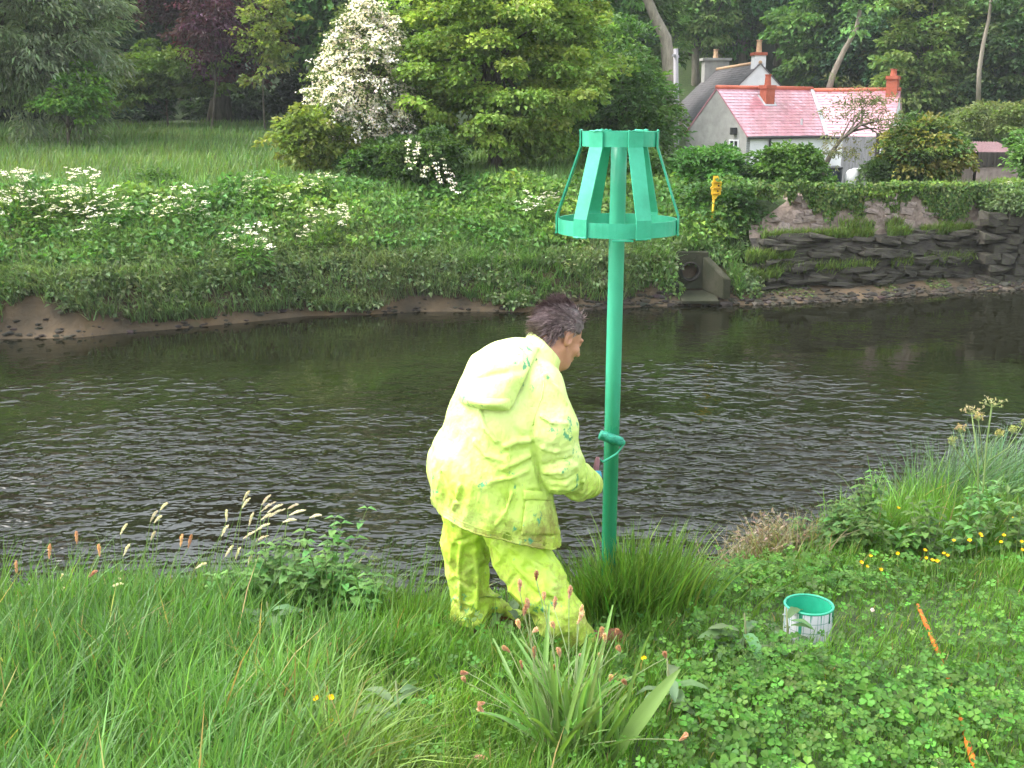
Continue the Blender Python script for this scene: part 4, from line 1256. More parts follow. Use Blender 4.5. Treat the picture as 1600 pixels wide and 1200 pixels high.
    x = rng.uniform(-3, 12.5, m); s = rng.uniform(0.25, 0.8, m); y = y_far(x) + s
    kp = noise2(x, y, 1.4, 5.2) > 0.0
    x, y = x[kp], y[kp]; n = len(x)
    P = np.stack([x, y, ground_z(x, y) + 0.01], 1)
    leaves(g, rng, P, rand_dirs(rng, n) * np.array([1, 1, 0.3]), np.tile([0, -0.2, 1.0], (n, 1)), rng.uniform(0.04, 0.09, n), rng.uniform(0.03, 0.06, n), jit(rng, (0.07, 0.10, 0.03), n, 0.3))
    for (xa, xb, sa, za, m) in ((5.6, 11.3, 1.08, -0.5, 5200), (5.6, 11.3, 0.75, -1.15, 1500), (5.2, 6.3, 0.85, -0.9, 1500), (5.2, 6.0, 0.7, -1.3, 800), (7.5, 9.2, 1.2, -0.28, 500), (10.9, 11.6, 1.1, -0.6, 400)):
        x = rng.uniform(xa, xb, m)
        kp = noise2(x, 0 * x, 2.0, 1.2) > -0.25
        x = x[kp]; n = len(x)
        P = np.stack([x, y_far(x) + sa + rng.normal(0, 0.06, n), za + rng.normal(0, 0.05, n)], 1)
        blades(g, rng, P, rng.normal(0, 0.4, (n, 2)) + np.array([0, -0.5]), rng.uniform(0.1, 0.28, n), 0.02, jit(rng, (0.085, 0.13, 0.03), n, 0.3), 0.7, 2)
    tag(g.build('bank_vegetation', M_LEAF), kind='stuff')
    # grass in the yard behind the wall
    g = Bag(); n = 9000
    x = rng.uniform(5, 16, n); y = y_far(x) + rng.uniform(2.2, 9, n)
    P = np.stack([x, y, ground_z(x, y) - 0.02], 1)
    blades(g, rng, P, rng.normal(0, 0.3, (n, 2)), rng.uniform(0.2, 0.45, n), 0.035, jit(rng, (0.08, 0.15, 0.035), n, 0.2), 0.5, 2)
    tag(g.build('yard_grass', M_LEAF), kind='stuff')
bank_cover()

# stones and shingle on the far mud
def far_shingle():
    rng = np.random.default_rng(95)
    g = Bag()
    bm = bmesh.new(); bmesh.ops.create_icosphere(bm, subdivisions=1, radius=1.0)
    v0 = np.array([v.co[:] for v in bm.verts]); t0 = [[v.index for v in f.verts] for f in bm.faces]; bm.free()
    n = 900
    x = np.where(rng.random(n) < 0.75, rng.uniform(1.0, 12.5, n), rng.uniform(-13, 1, n)); s = np.abs(rng.normal(0.12, 0.16, n)); y = y_far(x) + s
    sz = rng.uniform(0.015, 0.06, (n, 1, 1)) * np.exp(rng.normal(0, 0.3, (n, 1, 1)))
    dv = v0[None] * (1 + rng.normal(0, 0.18, (n, len(v0), 1))) * sz * np.array([1.4, 1.1, 0.6])
    P = np.stack([x, y, np.maximum(ground_z(x, y), WATER_Z) + 0.004], 1)
    g.add(P[:, None] + dv, [], t0, jit(rng, (0.05, 0.043, 0.033), n, 0.35))
    tag(g.build('shingle', mat_noise('shingle_stone', (0.7, 0.7, 0.7), (1, 1, 1), scale=20, rough=0.8, attr=True)), kind='stuff')
far_shingle()

# --- cow parsley in flower
def cow_parsley_proto(seed):
    rng = np.random.default_rng(seed)
    t = empty('cow_parsley', (0, 0, 0))
    st, fl, lf = Bag(), Bag(), Bag()
    for i in range(15):
        a = rng.uniform(0, math.tau); r = rng.uniform(0.1, 0.5)
        top = np.array([math.cos(a) * r, math.sin(a) * r, rng.uniform(0.35, 0.95) - 0.3 * r])
        tube(st, bez((0, 0, 0), (top[0] * 0.3, top[1] * 0.3, top[2] * 0.6), top, 4), [0.009, 0.008, 0.007, 0.005], (0.07, 0.13, 0.035), 4, False)
        for u in range(rng.integers(4, 8)):
            c = top + rng.normal(0, 0.05, 3) * np.array([1, 1, 0.35])
            n = 7
            P = c + rng.normal(0, 0.014, (n, 3)) * np.array([1, 1, 0.3])
            leaves(fl, rng, P, rand_dirs(rng, n) * np.array([1, 1, 0.2]), np.tile([0, -0.3, 1.0], (n, 1)), 0.024, 0.024, jit(rng, (0.62, 0.63, 0.54), n, 0.08, 0.02))
    n = 320
    d = rand_dirs(rng, n); d[:, 2] = np.abs(d[:, 2])
    P = d * np.array([0.38, 0.38, 0.6]) * rng.uniform(0.3, 1, (n, 1))
    leaves(lf, rng, P, d + np.array([0, 0, -0.4]), np.tile([0, -0.2, 1.0], (n, 1)), 0.12, 0.06, jit(rng, (0.075, 0.155, 0.03), n, 0.2))
    st.build('stems', M_LEAF, t); fl.build('flower_heads', M_PETAL, t); lf.build('leaves', M_LEAF, t)
    for c, nm in zip(t.children, ('stems', 'flower_heads', 'leaves')):
        tag(c, kind='stuff')
    return t
_cp = [cow_parsley_proto(s) for s in (101, 102, 103)]
_cps = [(25, 300, 1.1), (62, 296, 1.1), (95, 300, 1.0), (140, 292, 1.1), (20, 322, 0.9), (70, 330, 0.85), (120, 318, 0.9), (150, 350, 0.8), (188, 325, 0.7), (255, 325, 0.7), (290, 312, 0.8), (300, 330, 0.6),
        (395, 295, 0.6), (392, 378, 0.95), (375, 372, 0.8), (500, 352, 0.95), (520, 345, 0.8), (480, 290, 0.6), (505, 288, 0.6), (440, 320, 0.5), (835, 318, 0.8), (855, 322, 0.7), (1560, 300, 0.7), (1590, 308, 0.8), (1545, 318, 0.6)]
def cp_label(x, y):
    if x > 1500: return 'white cow parsley on the wall below the shed', 'cow parsley below the shed'
    if x > 800: return 'white cow parsley behind the left side of the basket', 'cow parsley behind the beacon'
    if x < 200: return 'white cow parsley at the left end of the far bank', 'cow parsley at the left end'
    if x < 320: return 'sparse white cow parsley below the dark meadow mound', 'cow parsley by the mound'
    if x < 400 and y > 360: return 'full white cow parsley clump low on the far bank', 'white clump low on the bank'
    return 'white cow parsley on the bank below the hawthorn', 'cow parsley below the hawthorn'
for i, (px, py, s) in enumerate(_cps):
    k = i % 3
    o = _cp[k] if i < 3 else copy_tree(_cp[k])
    # find where the ray through the flowers comes down on the bank
    best = None
    for Y in np.arange(19, 34, 0.1):
        p = at(px, py, Y)
        gz = float(ground_z(p[0], p[1]))
        if p[2] < gz + 0.72 * s:
            best = (p[0], p[1], gz); break
    o.location = best or (p[0], 26, 0.5)
    s = s * 1.12
    o.scale = (s,) * 3
    o.location.z += 0.08
    o.rotation_euler = (0, 0, i * 1.9)
    lb, gr = cp_label(px, py)
    _peers = sorted([(a, b) for a, b, _ in _cps if cp_label(a, b)[1] == gr])
    _k = _peers.index((px, py))
    if len(_peers) > 1:
        lb = lb + ', ' + ['leftmost', 'second from left', 'third from left', 'fourth from left', 'fifth from left', 'sixth from left', 'seventh from left', 'eighth from left', 'ninth from left'][_k] + ' there'
    tag(o, lb, 'wildflower', gr)
# dark mound in the meadow
C, rd = crown_px(215, 305, 268, 335, 25.2, 0.7)
tree('nettle_mound', 'dark green nettle mound at the meadow edge', 'bush', (C[0], C[1], float(ground_z(C[0], C[1]))), C, rd, 50, 55, 0.12, 0.08, [(0.04, 0.085, 0.02), (0.055, 0.11, 0.022)], 0.26, 105, r0=0.03)
# ------------------------------------------------------------------ the near bank
M_GRASS = mat_leaf('grass_blades', trans=0.4, rough=0.45, spec=0.35, tint=(1.36, 1.27, 1.2))
M_CLOVER = mat_leaf('clover_leaves', trans=0.35, rough=0.5, spec=0.25, tint=(1.08, 1.02, 0.95))

def project(P):
    P = np.asarray(P, float) - CAM
    dep = P[..., 1] * CP - P[..., 2] * SP
    upc = P[..., 1] * SP + P[..., 2] * CP
    return 800 + F_PX * P[..., 0] / dep, 600 - F_PX * upc / dep

def ground_at(px, py):
    """near-bank ground point under a photo pixel"""
    d = ray(px, py)
    t = np.linspace(1.5, 9.5, 1600)
    P = CAM + d * (t / d[1])[:, None]
    k = np.argmax(P[:, 2] < ground_z(P[:, 0], P[:, 1]))
    return P[k]

def near_grass():
    rng = np.random.default_rng(200)
    n = 130000
    y = rng.uniform(1.9, 8.2, n)
    x = rng.uniform(-1, 1, n) * (0.5 * y + 0.35)
    kp = (y < y_edge(x) + 1.1) & (rng.random(n) < np.clip(1.1 - (y - y_edge(x)), 0.15, 1))
    x, y = x[kp], y[kp]
    P = np.stack([x, y, ground_z(x, y) - 0.005], 1)
    px, py = project(P)
    # clover patch: thin, short grass
    clover = np.clip((px - 1020) / 160, 0, 1) * np.clip((py - 905) / 40, 0, 1)
    mud = np.exp(-(((px - 1150) / 75) ** 2 + ((py - 880) / 22) ** 2))
    kp = rng.random(len(x)) > clover * 0.5 + mud * 0.9
    x, y, P, px, py, clover = x[kp], y[kp], P[kp], px[kp], py[kp], clover[kp]
    n = len(x)
    left = np.clip((640 - px) / 120, 0, 1)
    path = np.exp(-((px - 600) / 120) ** 2) * np.clip((py - 1060) / 60, 0, 1)      # trodden, flattened
    right = np.clip((px - 1240) / 80, 0, 1) * np.clip((880 - py) / 30, 0, 1)
    patch = noise2(x, y, 2.2, 3.1)
    h = 0.10 + 0.13 * left + 0.05 * patch + 0.17 * right - 0.04 * clover - 0.03 * path
    rim = np.clip(1 - (y_edge(x) - y) / 0.9, 0, 1)
    h = h * (1 - rim * 0.5 * (px < 1150)) * (1 + 0.35 * noise2(x, y, 5.0, 8.8))
    h = np.clip(h, 0.045, 0.6) * np.exp(rng.normal(0, 0.28, n))
    wind = np.stack([0.30 + 0.25 * noise2(x, y, 1.4, 1.5), 0.12 * noise2(x, y, 1.7, 2.5)], 1)
    lean = rng.normal(0, 0.33, (n, 2)) + wind * 0.42 + path[:, None] * rng.normal(0, 0.7, (n, 2))
    w = rng.uniform(0.005, 0.010, n) * (0.85 + 0.5 * left + 0.4 * right)
    tone = noise2(x, y, 1.3, 6.2)[:, None]
    col = np.array([0.092, 0.185, 0.032]) * (1 + 0.32 * tone + 0.25 * noise2(x, y, 3.1, 14.2)[:, None])
    col = col * (1 - left[:, None] * 0.12) + np.array([0.0, 0.005, 0.018]) * left[:, None]
    blue = np.clip(noise2(x, y, 1.0, 11.2) - 0.15, 0, 1)[:, None] * 0.9
    col = col * (1 - blue * 0.5) + np.array([0.085, 0.15, 0.07]) * blue * 0.5
    col = col + path[:, None] * np.array([0.05, 0.035, 0.01])
    dry = rng.random(n) < 0.035
    c = jit(rng, col, n, 0.22, 0.06)
    c[dry] = jit(rng, (0.25, 0.2, 0.09), int(dry.sum()), 0.2)
    g = Bag()
    blades(g, rng, P, lean, h, w, c, 0.7, 3)
    tag(g.build('bank_grass', M_GRASS), kind='stuff')
near_grass()

def rim_stalks():
    rng = np.random.default_rng(205)
    n = 420
    x = rng.uniform(-2.6, -0.25, n); y = y_edge(x) + rng.uniform(-0.5, 0.35, n)
    P = np.stack([x, y, ground_z(x, y)], 1)
    g = Bag()
    blades(g, rng, P, rng.normal(0.25, 0.25, (n, 2)), rng.uniform(0.18, 0.42, n), rng.uniform(0.004, 0.008, n), jit(rng, (0.085, 0.17, 0.045), n, 0.25), 0.5, 4)
    tag(g.build('rim_grass', M_GRASS), kind='stuff')
rim_stalks()

def tussock(name, label, px, py, n, hmax, spread, col, seed, lean=(0.1, 0), wd=0.008, cat='grass tuft', stiff=0.45):
    rng = np.random.default_rng(seed)
    p = ground_at(px, py)
    t = empty(name, p)
    g = Bag()
    off = rng.normal(0, spread, (n, 2))
    P = np.concatenate([off, np.zeros((n, 1))], 1)
    P[:, 2] = ground_z(p[0] + off[:, 0], p[1] + off[:, 1]) - p[2] - 0.01
    h = hmax * rng.uniform(0.3, 1, n)
    blades(g, rng, P, off / spread * 0.28 + rng.normal(0, 0.25, (n, 2)) + np.array(lean), h, rng.uniform(0.6, 1.1, n) * wd, jit(rng, col, n, 0.2), stiff, 4)
    tag(g.build('blades', M_GRASS, t), kind='stuff')
    tag(t, label, cat)
    return t
tussock('grass_tussock', 'tall dark green grass tussock round the foot of the beacon pole', 1005, 950, 560, 0.46, 0.13, (0.095, 0.19, 0.036), 211, (0.1, 0), 0.013)
tussock('grass_tussock', 'dense grass tuft just right of the beacon pole foot', 985, 958, 420, 0.42, 0.09, (0.075, 0.16, 0.03), 219, (0.05, 0), 0.013)
tussock('grass_tussock', 'lower grass tuft in front of the beacon pole, left side', 925, 962, 420, 0.33, 0.08, (0.08, 0.17, 0.03), 212, (0.1, 0), 0.012)
tussock('grass_tussock', 'grass tuft hiding the foot of the beacon pole', 952, 966, 300, 0.34, 0.06, (0.08, 0.165, 0.03), 217, (0.05, 0), 0.012)
tussock('grass_tussock', 'tall straight grass tuft left of the yellow trousers', 650, 985, 420, 0.26, 0.10, (0.085, 0.18, 0.03), 213)
tussock('grass_tussock', 'short grass tuft between mud and pole, right side', 1085, 930, 300, 0.2, 0.08, (0.09, 0.175, 0.035), 218)
# pale reed grass at the right
for k, (px, py, n, h, lab) in enumerate([(1400, 815, 640, 0.62, 'leftmost arching clump of blue green reed grass on the right bank'), (1475, 805, 720, 0.70, 'middle arching clump of blue green reed grass under the umbel plant'), (1570, 800, 700, 0.68, 'arching clump of blue green reed grass at the right edge'), (1335, 835, 420, 0.40, 'low clump of blue green reed grass beside the withered plant')]):
    tussock('reed_grass', lab, px, py, n, h, 0.17, (0.095, 0.175, 0.105), 220 + k, (0.3, -0.05), 0.012, 'reed grass', 0.85)
for k, (px, py, n, h, lab) in enumerate([(110, 985, 260, 0.27, 'tall grass clump at the left edge of the bank'), (300, 985, 360, 0.30, 'tall lush grass clump under the foxtail heads'), (440, 965, 420, 0.36, 'tall grass clump among the nettles'), (560, 965, 420, 0.25, 'arching grass clump at the right end of the nettles')]):
    tussock('tall_grass', lab, px, py, n, h, 0.2, (0.082, 0.172, 0.04), 230 + k, (0.35, 0.0), 0.0085, 'grass tuft', 0.6)

# --- clover
def clover():
    rng = np.random.default_rng(240)
    n = 15000
    y = rng.uniform(2.2, 6.2, n)
    x = rng.uniform(-0.2, 1, n) * (0.5 * y + 0.3)
    P = np.stack([x, y, ground_z(x, y)], 1)
    px, py = project(P)
    w = np.clip((px - 1000) / 120, 0, 1) * np.clip((py - 872) / 30, 0, 1)
    w = w * np.clip(0.75 + 1.2 * noise2(x, y, 2.0, 7.7), 0.12, 1) + 0.10 * (px > 560) * (py > 990)
    cp = can_p
    kp = (rng.random(n) < w) & (((x - cp[0]) ** 2 + (y - cp[1]) ** 2) > 0.125 ** 2) & ~((np.abs(x - cp[0]) < 0.14) & (y < cp[1]) & (y > cp[1] - 0.3) & (rng.random(n) < 0.75))
    P = P[kp]; n = len(P)
    hgt = rng.uniform(0.05, 0.13, n) + 0.03 * noise2(P[:, 0], P[:, 1], 4, 2.2)
    c = P + np.stack([rng.normal(0, 0.02, n), rng.normal(0, 0.02, n), hgt], 1)
    nrm = unit(np.array([0, -0.25, 1]) + rng.normal(0, 0.33, (n, 3)))
    g = Bag()
    col = jit(rng, np.array([0.075, 0.175, 0.028]) * (1 + 0.2 * noise2(P[:, 0], P[:, 1], 1.8, 4.1)[:, None]), n, 0.32, 0.1)
    a0 = rng.uniform(0, math.tau, n)
    sz = rng.uniform(0.011, 0.026, n) * (1 + 0.35 * noise2(P[:, 0], P[:, 1], 3.0, 9.9))
    u = unit(np.cross(nrm, np.array([0.3, 1, 0.2])))
    v = np.cross(nrm, u)
    for k in range(3):
        a = a0 + k * math.tau / 3
        d = np.cos(a)[:, None] * u + np.sin(a)[:, None] * v
        s = np.cross(nrm, d)
        L = sz[:, None] * 1.0
        W = sz[:, None] * 0.52
        vs = [c + d * L * 0.05, c + d * L * 0.55 + s * W + nrm * L * 0.14, c + d * L * 0.98 + s * W * 0.62 + nrm * L * 0.06, c + d * L * 0.9 - nrm * L * 0.02, c + d * L * 0.98 - s * W * 0.62 + nrm * L * 0.06, c + d * L * 0.55 - s * W + nrm * L * 0.14]
        g.add(np.stack(vs, 1), [[0, 1, 2, 3], [0, 3, 4, 5]], [], col)
    # stalks
    m = n // 2
    blades(g, rng, P[:m], rng.normal(0, 0.15, (m, 2)), hgt[:m], 0.0022, jit(rng, (0.10, 0.17, 0.04), m, 0.1), 0.2, 2)
    tag(g.build('clover_patch', M_CLOVER), kind='stuff')

# ------------------------------------------------------------------ paint tin
can_p = ground_at(1260, 1003)
def paint_tin():
    t = empty('paint_tin', can_p + np.array([0, 0, 0.008]), R(20))
    dep = np.dot(can_p - CAM, [0, CP, -SP])
    r = 37.5 / F_PX * (dep - 0.05)
    h = 0.165
    m, n, l = new_mat('white_tin_printed_grid')
    out = n.new('ShaderNodeOutputMaterial'); tc = n.new('ShaderNodeTexCoord')
    sx = n.new('ShaderNodeSeparateXYZ'); l.new(tc.outputs['Object'], sx.inputs[0])
    at2 = n.new('ShaderNodeMath'); at2.operation = 'ARCTAN2'; l.new(sx.outputs['Y'], at2.inputs[0]); l.new(sx.outputs['X'], at2.inputs[1])
    def lines(sock, freq, off, width):
        a = n.new('ShaderNodeMath'); a.operation = 'MULTIPLY_ADD'; a.inputs[1].default_value = freq; a.inputs[2].default_value = off; l.new(sock, a.inputs[0])
        f = n.new('ShaderNodeMath'); f.operation = 'FRACT'; l.new(a.outputs[0], f.inputs[0])
        c = n.new('ShaderNodeMath'); c.operation = 'LESS_THAN'; c.inputs[1].default_value = width; l.new(f.outputs[0], c.inputs[0])
        return c
    v1 = lines(at2.outputs[0], 22 / math.tau, 0.3, 0.07)
    h1 = lines(sx.outputs['Z'], 1 / 0.042, 0.2, 0.06)
    mx = n.new('ShaderNodeMath'); mx.operation = 'MAXIMUM'; l.new(v1.outputs[0], mx.inputs[0]); l.new(h1.outputs[0], mx.inputs[1])
    base = n.new('ShaderNodeMixRGB'); base.inputs[1].default_value = (0.66, 0.64, 0.70, 1); base.inputs[2].default_value = (0.13, 0.27, 0.27, 1); l.new(mx.outputs[0], base.inputs[0])
    # paint runs below the rim
    nz = n.new('ShaderNodeTexNoise'); nz.inputs['Scale'].default_value = 5; nz.noise_dimensions = '2D'
    cmb = n.new('ShaderNodeCombineXYZ'); l.new(at2.outputs[0], cmb.inputs[0]); l.new(cmb.outputs[0], nz.inputs['Vector'])
    th = n.new('ShaderNodeMapRange'); th.inputs[1].default_value = 0.57; th.inputs[2].default_value = 0.70; th.inputs[3].default_value = h - 0.004; th.inputs[4].default_value = -0.02; l.new(nz.outputs['Fac'], th.inputs[0])
    gt = n.new('ShaderNodeMath'); gt.operation = 'GREATER_THAN'; l.new(sx.outputs['Z'], gt.inputs[0]); l.new(th.outputs[0], gt.inputs[1])
    fin = n.new('ShaderNodeMixRGB'); l.new(gt.outputs[0], fin.inputs[0]); l.new(base.outputs[0], fin.inputs[1]); fin.inputs[2].default_value = (0.04, 0.30, 0.19, 1)
    p = n.new('ShaderNodeBsdfPrincipled'); p.inputs['Roughness'].default_value = 0.35; l.new(fin.outputs[0], p.inputs['Base Color']); l.new(p.outputs[0], out.inputs['Surface'])
    b = Bag(); lathe(b, [(0, 0), (r * 0.96, 0), (r * 0.985, 0.01), (r * 0.985, h - 0.012), (r * 0.955, h - 0.004), (r * 0.93, h - 0.012), (r * 0.93, 0.02), (0, 0.02)], W1, 48); b.build('tin_body', m, t, smooth=False)
    b = Bag(); rr = 0.0055
    a = np.linspace(0, math.tau, 49)
    tube(b, np.stack([np.cos(a) * r * 0.985, np.sin(a) * r * 0.985, np.full(49, h)], 1), rr, W1, 8, False); b.build('rim', M_PAINT_LIGHT, t, smooth=True)
    b = Bag(); lathe(b, [(0, h - 0.085), (r * 0.5, h - 0.086), (r * 0.93, h - 0.083)], W1, 48); b.build('paint', M_PAINT_WET, t, smooth=True)
    b = Bag(); lathe(b, [(r * 0.928, h - 0.086), (r * 0.928, h - 0.004)], W1, 48); b.build('inner_wall', M_PAINT_WET, t, smooth=True)
    rng = np.random.default_rng(4)
    for k in range(5):
        a = R(-95) + rng.uniform(-0.2, 1.5) - R(20)
        L = rng.uniform(0.02, 0.1)
        b = Bag(); c = np.array([math.cos(a), math.sin(a), 0]) * (r * 0.99)
        tube(b, [c + [0, 0, h], c + [0, 0, h - L * 0.6], c + [0, 0, h - L]], [0.003, 0.0028, 0.004], W1, 6); b.build('paint_drip', M_PAINT_DARK, t, smooth=True)
    b = Bag(); a = np.linspace(R(5), R(175), 17)
    tube(b, np.stack([np.cos(a) * r * 1.03, np.sin(a) * r * 1.03, h - 0.03 - np.sin(a) * 0.05], 1), 0.0022, W1, 6); b.build('wire_handle', M_LEAD, t, smooth=True)
    tag(t, 'open white paint tin full of green paint in the clover', 'paint tin')

# ------------------------------------------------------------------ green beacon
def paint_mat(name, col, rough, var=0.12):
    return mat_noise(name, tuple(c * (1 - var) for c in col), tuple(c * (1 + var) for c in col), scale=7, rough=rough, bump=0.12, bump_scale=40, spec=0.5)
PAINT_OLD, PAINT_NEW = (0.048, 0.385, 0.235), (0.018, 0.195, 0.092)
M_PAINT_LIGHT = mat_noise('green_paint_dry', (0.034, 0.29, 0.172), (0.048, 0.38, 0.232), scale=9, rough=0.36, bump=0.35, bump_scale=26, bump_dist=0.006, c3=(0.066, 0.45, 0.285))
M_PAINT_WET = paint_mat('green_paint_wet', (0.03, 0.36, 0.22), 0.12)
M_PAINT_DARK = paint_mat('green_paint_fresh', PAINT_NEW, 0.25)
POLE_Y = 4.78
pole_base = at(949, 950, POLE_Y)
pole_top = at(968, 204, POLE_Y)
def pole_point(py):
    d = pole_top - pole_base
    ts = np.linspace(0, 1, 400)
    pys = project(pole_base + d * ts[:, None])[1]
    return pole_base + d * np.interp(-py, -pys, ts)
def beacon():
    base = pole_base.copy(); base[2] = float(ground_z(base[0], base[1])) - 0.05
    axis = unit(pole_top - pole_base)
    t = empty('river_beacon', base)
    t.rotation_euler = Vector((0, 0, 1)).rotation_difference(Vector(axis)).to_euler()
    Z = lambda py: float(np.dot(pole_point(py) - base, axis))
    dep = POLE_Y * CP + 0.35 * SP
    rp = 12.2 / F_PX * (POLE_Y * CP + 0.8 * SP)
    ztop = Z(205); zb = Z(341)
    rt, rb = 58.5 / F_PX * (POLE_Y * CP), 93.0 / F_PX * (POLE_Y * CP + 0.4 * SP)
    band = 0.062
    # pole: old paint above, a ragged brush line, fresh darker paint below
    m, n, l = new_mat('green_pole_half_repainted')
    out = n.new('ShaderNodeOutputMaterial'); tc = n.new('ShaderNodeTexCoord')
    sx = n.new('ShaderNodeSeparateXYZ'); l.new(tc.outputs['Object'], sx.inputs[0])
    mp = n.new('ShaderNodeMapping'); mp.inputs['Scale'].default_value = (16, 16, 3.0); l.new(tc.outputs['Object'], mp.inputs['Vector'])
    nz = n.new('ShaderNodeTexNoise'); nz.inputs['Scale'].default_value = 1.6; nz.inputs['Detail'].default_value = 4; l.new(mp.outputs[0], nz.inputs['Vector'])
    ad = n.new('ShaderNodeMath'); ad.operation = 'MULTIPLY_ADD'; ad.inputs[1].default_value = 0.55; l.new(nz.outputs['Fac'], ad.inputs[0]); l.new(sx.outputs['Z'], ad.inputs[2])
    mr = n.new('ShaderNodeMapRange'); mr.inputs[1].default_value = Z(690) + 0.2; mr.inputs[2].default_value = Z(570) + 0.33; l.new(ad.outputs[0], mr.inputs[0])
    n2 = n.new('ShaderNodeTexNoise'); n2.inputs['Scale'].default_value = 9; l.new(tc.outputs['Object'], n2.inputs['Vector'])
    v1 = n.new('ShaderNodeMixRGB'); v1.inputs[1].default_value = (*[c * 0.85 for c in PAINT_NEW], 1); v1.inputs[2].default_value = (*[c * 1.15 for c in PAINT_NEW], 1); l.new(n2.outputs['Fac'], v1.inputs[0])
    v2 = n.new('ShaderNodeMixRGB'); v2.inputs[1].default_value = (*[c * 0.92 for c in PAINT_OLD], 1); v2.inputs[2].default_value = (*[c * 1.08 for c in PAINT_OLD], 1); l.new(n2.outputs['Fac'], v2.inputs[0])
    mx = n.new('ShaderNodeMixRGB'); l.new(mr.outputs[0], mx.inputs[0]); l.new(v1.outputs[0], mx.inputs[1]); l.new(v2.outputs[0], mx.inputs[2])
    p = n.new('ShaderNodeBsdfPrincipled'); l.new(mx.outputs[0], p.inputs['Base Color'])
    rr = n.new('ShaderNodeMapRange'); rr.inputs[3].default_value = 0.22; rr.inputs[4].default_value = 0.4; l.new(mr.outputs[0], rr.inputs[0]); l.new(rr.outputs[0], p.inputs['Roughness'])
    bp = n.new('ShaderNodeBump'); bp.inputs['Strength'].default_value = 0.12; bp.inputs['Distance'].default_value = 0.004; l.new(nz.outputs['Fac'], bp.inputs['Height']); l.new(bp.outputs[0], p.inputs['Normal'])
    l.new(p.outputs[0], out.inputs['Surface'])
    b = Bag(); tube(b, np.array([[0, 0, z] for z in np.linspace(-0.2, ztop - 0.012, 12)]), rp, W1, 28); b.build('pole', m, t, smooth=True)
    def ring(name, r, z0, z1, th=0.006):
        b = Bag(); lathe(b, [(r - th, z0), (r, z0), (r, z1), (r - th, z1), (r - th, z0)], W1, 56); return b.build(name, M_PAINT_LIGHT, t)
    ring('top_ring', rt, ztop - band, ztop)
    ring('bottom_ring', rb, zb - band, zb)
    # six straps, bent over both rings
    hw = 0.0335
    prof = [(rt + 0.001, ztop + 0.004), (rt + 0.001, ztop - band * 1.02), (rb + 0.001, zb + 0.012), (rb + 0.001, zb - band - 0.004)]
    v = []
    for (r, z) in prof:
        for (dr, sy) in ((0.007, -1), (0.007, 1), (0, 1), (0, -1)):
            v.append([r + dr, sy * hw, z])
    v = np.array(v)
    q = [[4 * i + j, 4 * i + (j + 1) % 4, 4 * i + 4 + (j + 1) % 4, 4 * i + 4 + j] for i in range(3) for j in range(4)] + [[3, 2, 1, 0], [12, 13, 14, 15]]
    b = Bag(); b.add(v[None], q, [], np.ones((1, 3)))
    me = b.mesh('strap'); me.materials.append(M_PAINT_LIGHT)
    for k in range(6):
        o = link('strap', me, None, t)
        o.rotation_euler = (0, 0, R(-90 - 41 + 60 * k))
        o.scale = (1, 1, 1)
    # spokes that carry the rings
    for k in range(3):
        b = Bag(); a = R(12 + 60 * k); box(b, (0, 0, ztop - 0.014 - 0.0065 * k), (2 * rt - 0.014, 0.03, 0.006), W1, (0, 0, a)); b.build('top_spoke', M_PAINT_LIGHT, t)
    for k in range(2):
        b = Bag(); a = R(-90 + 10 + 90 * k); box(b, (0, 0, zb - band + 0.014 + 0.0085 * k), (2 * rb - 0.014, 0.03, 0.008), W1, (0, 0, a)); b.build('bottom_spoke', M_PAINT_LIGHT, t)
    rngw = np.random.default_rng(9)
    for k in range(6):
        a = R(-90 - 41 + 60 * k)
        for (r, z) in ((rt + 0.006, ztop + 0.002), (rb + 0.006, zb - band - 0.002)):
            b = Bag(); tt = np.linspace(-hw, hw, 7)
            P = np.stack([r * math.cos(a) - tt * math.sin(a), r * math.sin(a) + tt * math.cos(a), z + rngw.normal(0, 0.0012, 7)], 1)
            tube(b, P, 0.0035 + np.abs(rngw.normal(0, 0.0012, 7)), W1, 6); b.build('weld_bead', M_PAINT_LIGHT, t, smooth=True)
    b = Bag(); lathe(b, [(rp + 0.0005, zb - band - 0.012), (rp + 0.008, zb - band - 0.01), (rp + 0.008, zb - band + 0.006), (rp + 0.0005, zb - band + 0.008)], W1, 24); b.build('weld_collar', M_PAINT_LIGHT, t, smooth=True)
    b = Bag(); box(b, (0, -rb + 0.03, zb - band - 0.006), (0.09, 0.06, 0.007), W1, (R(6), 0, 0), 0.002); b.build('bracket_tab', M_PAINT_LIGHT, t)
    tag(t, 'green river beacon: a pole topped by a flared strap basket', 'beacon')
beacon()
paint_tin()
clover()

# ------------------------------------------------------------------ wild plants
M_STEM = mat_leaf('stems', trans=0.15, rough=0.6)
M_SEED = mat_leaf('seed_heads', trans=0.3, rough=0.9, spec=0.1)
def seed_head(g, rng, pts, r, col, n=60):
    """a fuzzy spike along a short polyline"""
    pts = np.asarray(pts, float)
    t = rng.uniform(0, 1, n)
    i = np.minimum((t * (len(pts) - 1)).astype(int), len(pts) - 2)
    f = t * (len(pts) - 1) - i
    c = pts[i] * (1 - f)[:, None] + pts[i + 1] * f[:, None]
    ax = unit(pts[-1] - pts[0])
    d = rand_dirs(rng, n); d = unit(d - ax * (d @ ax)[:, None])
    rr = r * (np.sin(np.clip(t * 0.93 + 0.05, 0, 1) * math.pi) ** 0.5)
    leaves(g, rng, c, d * 1.0 + ax * 0.9, np.cross(d, ax), rr * 1.9, rr * 0.9, jit(rng, col, n, 0.15))
    tube(g, pts, r * 0.62 * np.sin(np.linspace(0.12, 0.97, len(pts)) * math.pi) ** 0.5 + 0.0004, np.asarray(col) * 0.85, 6)

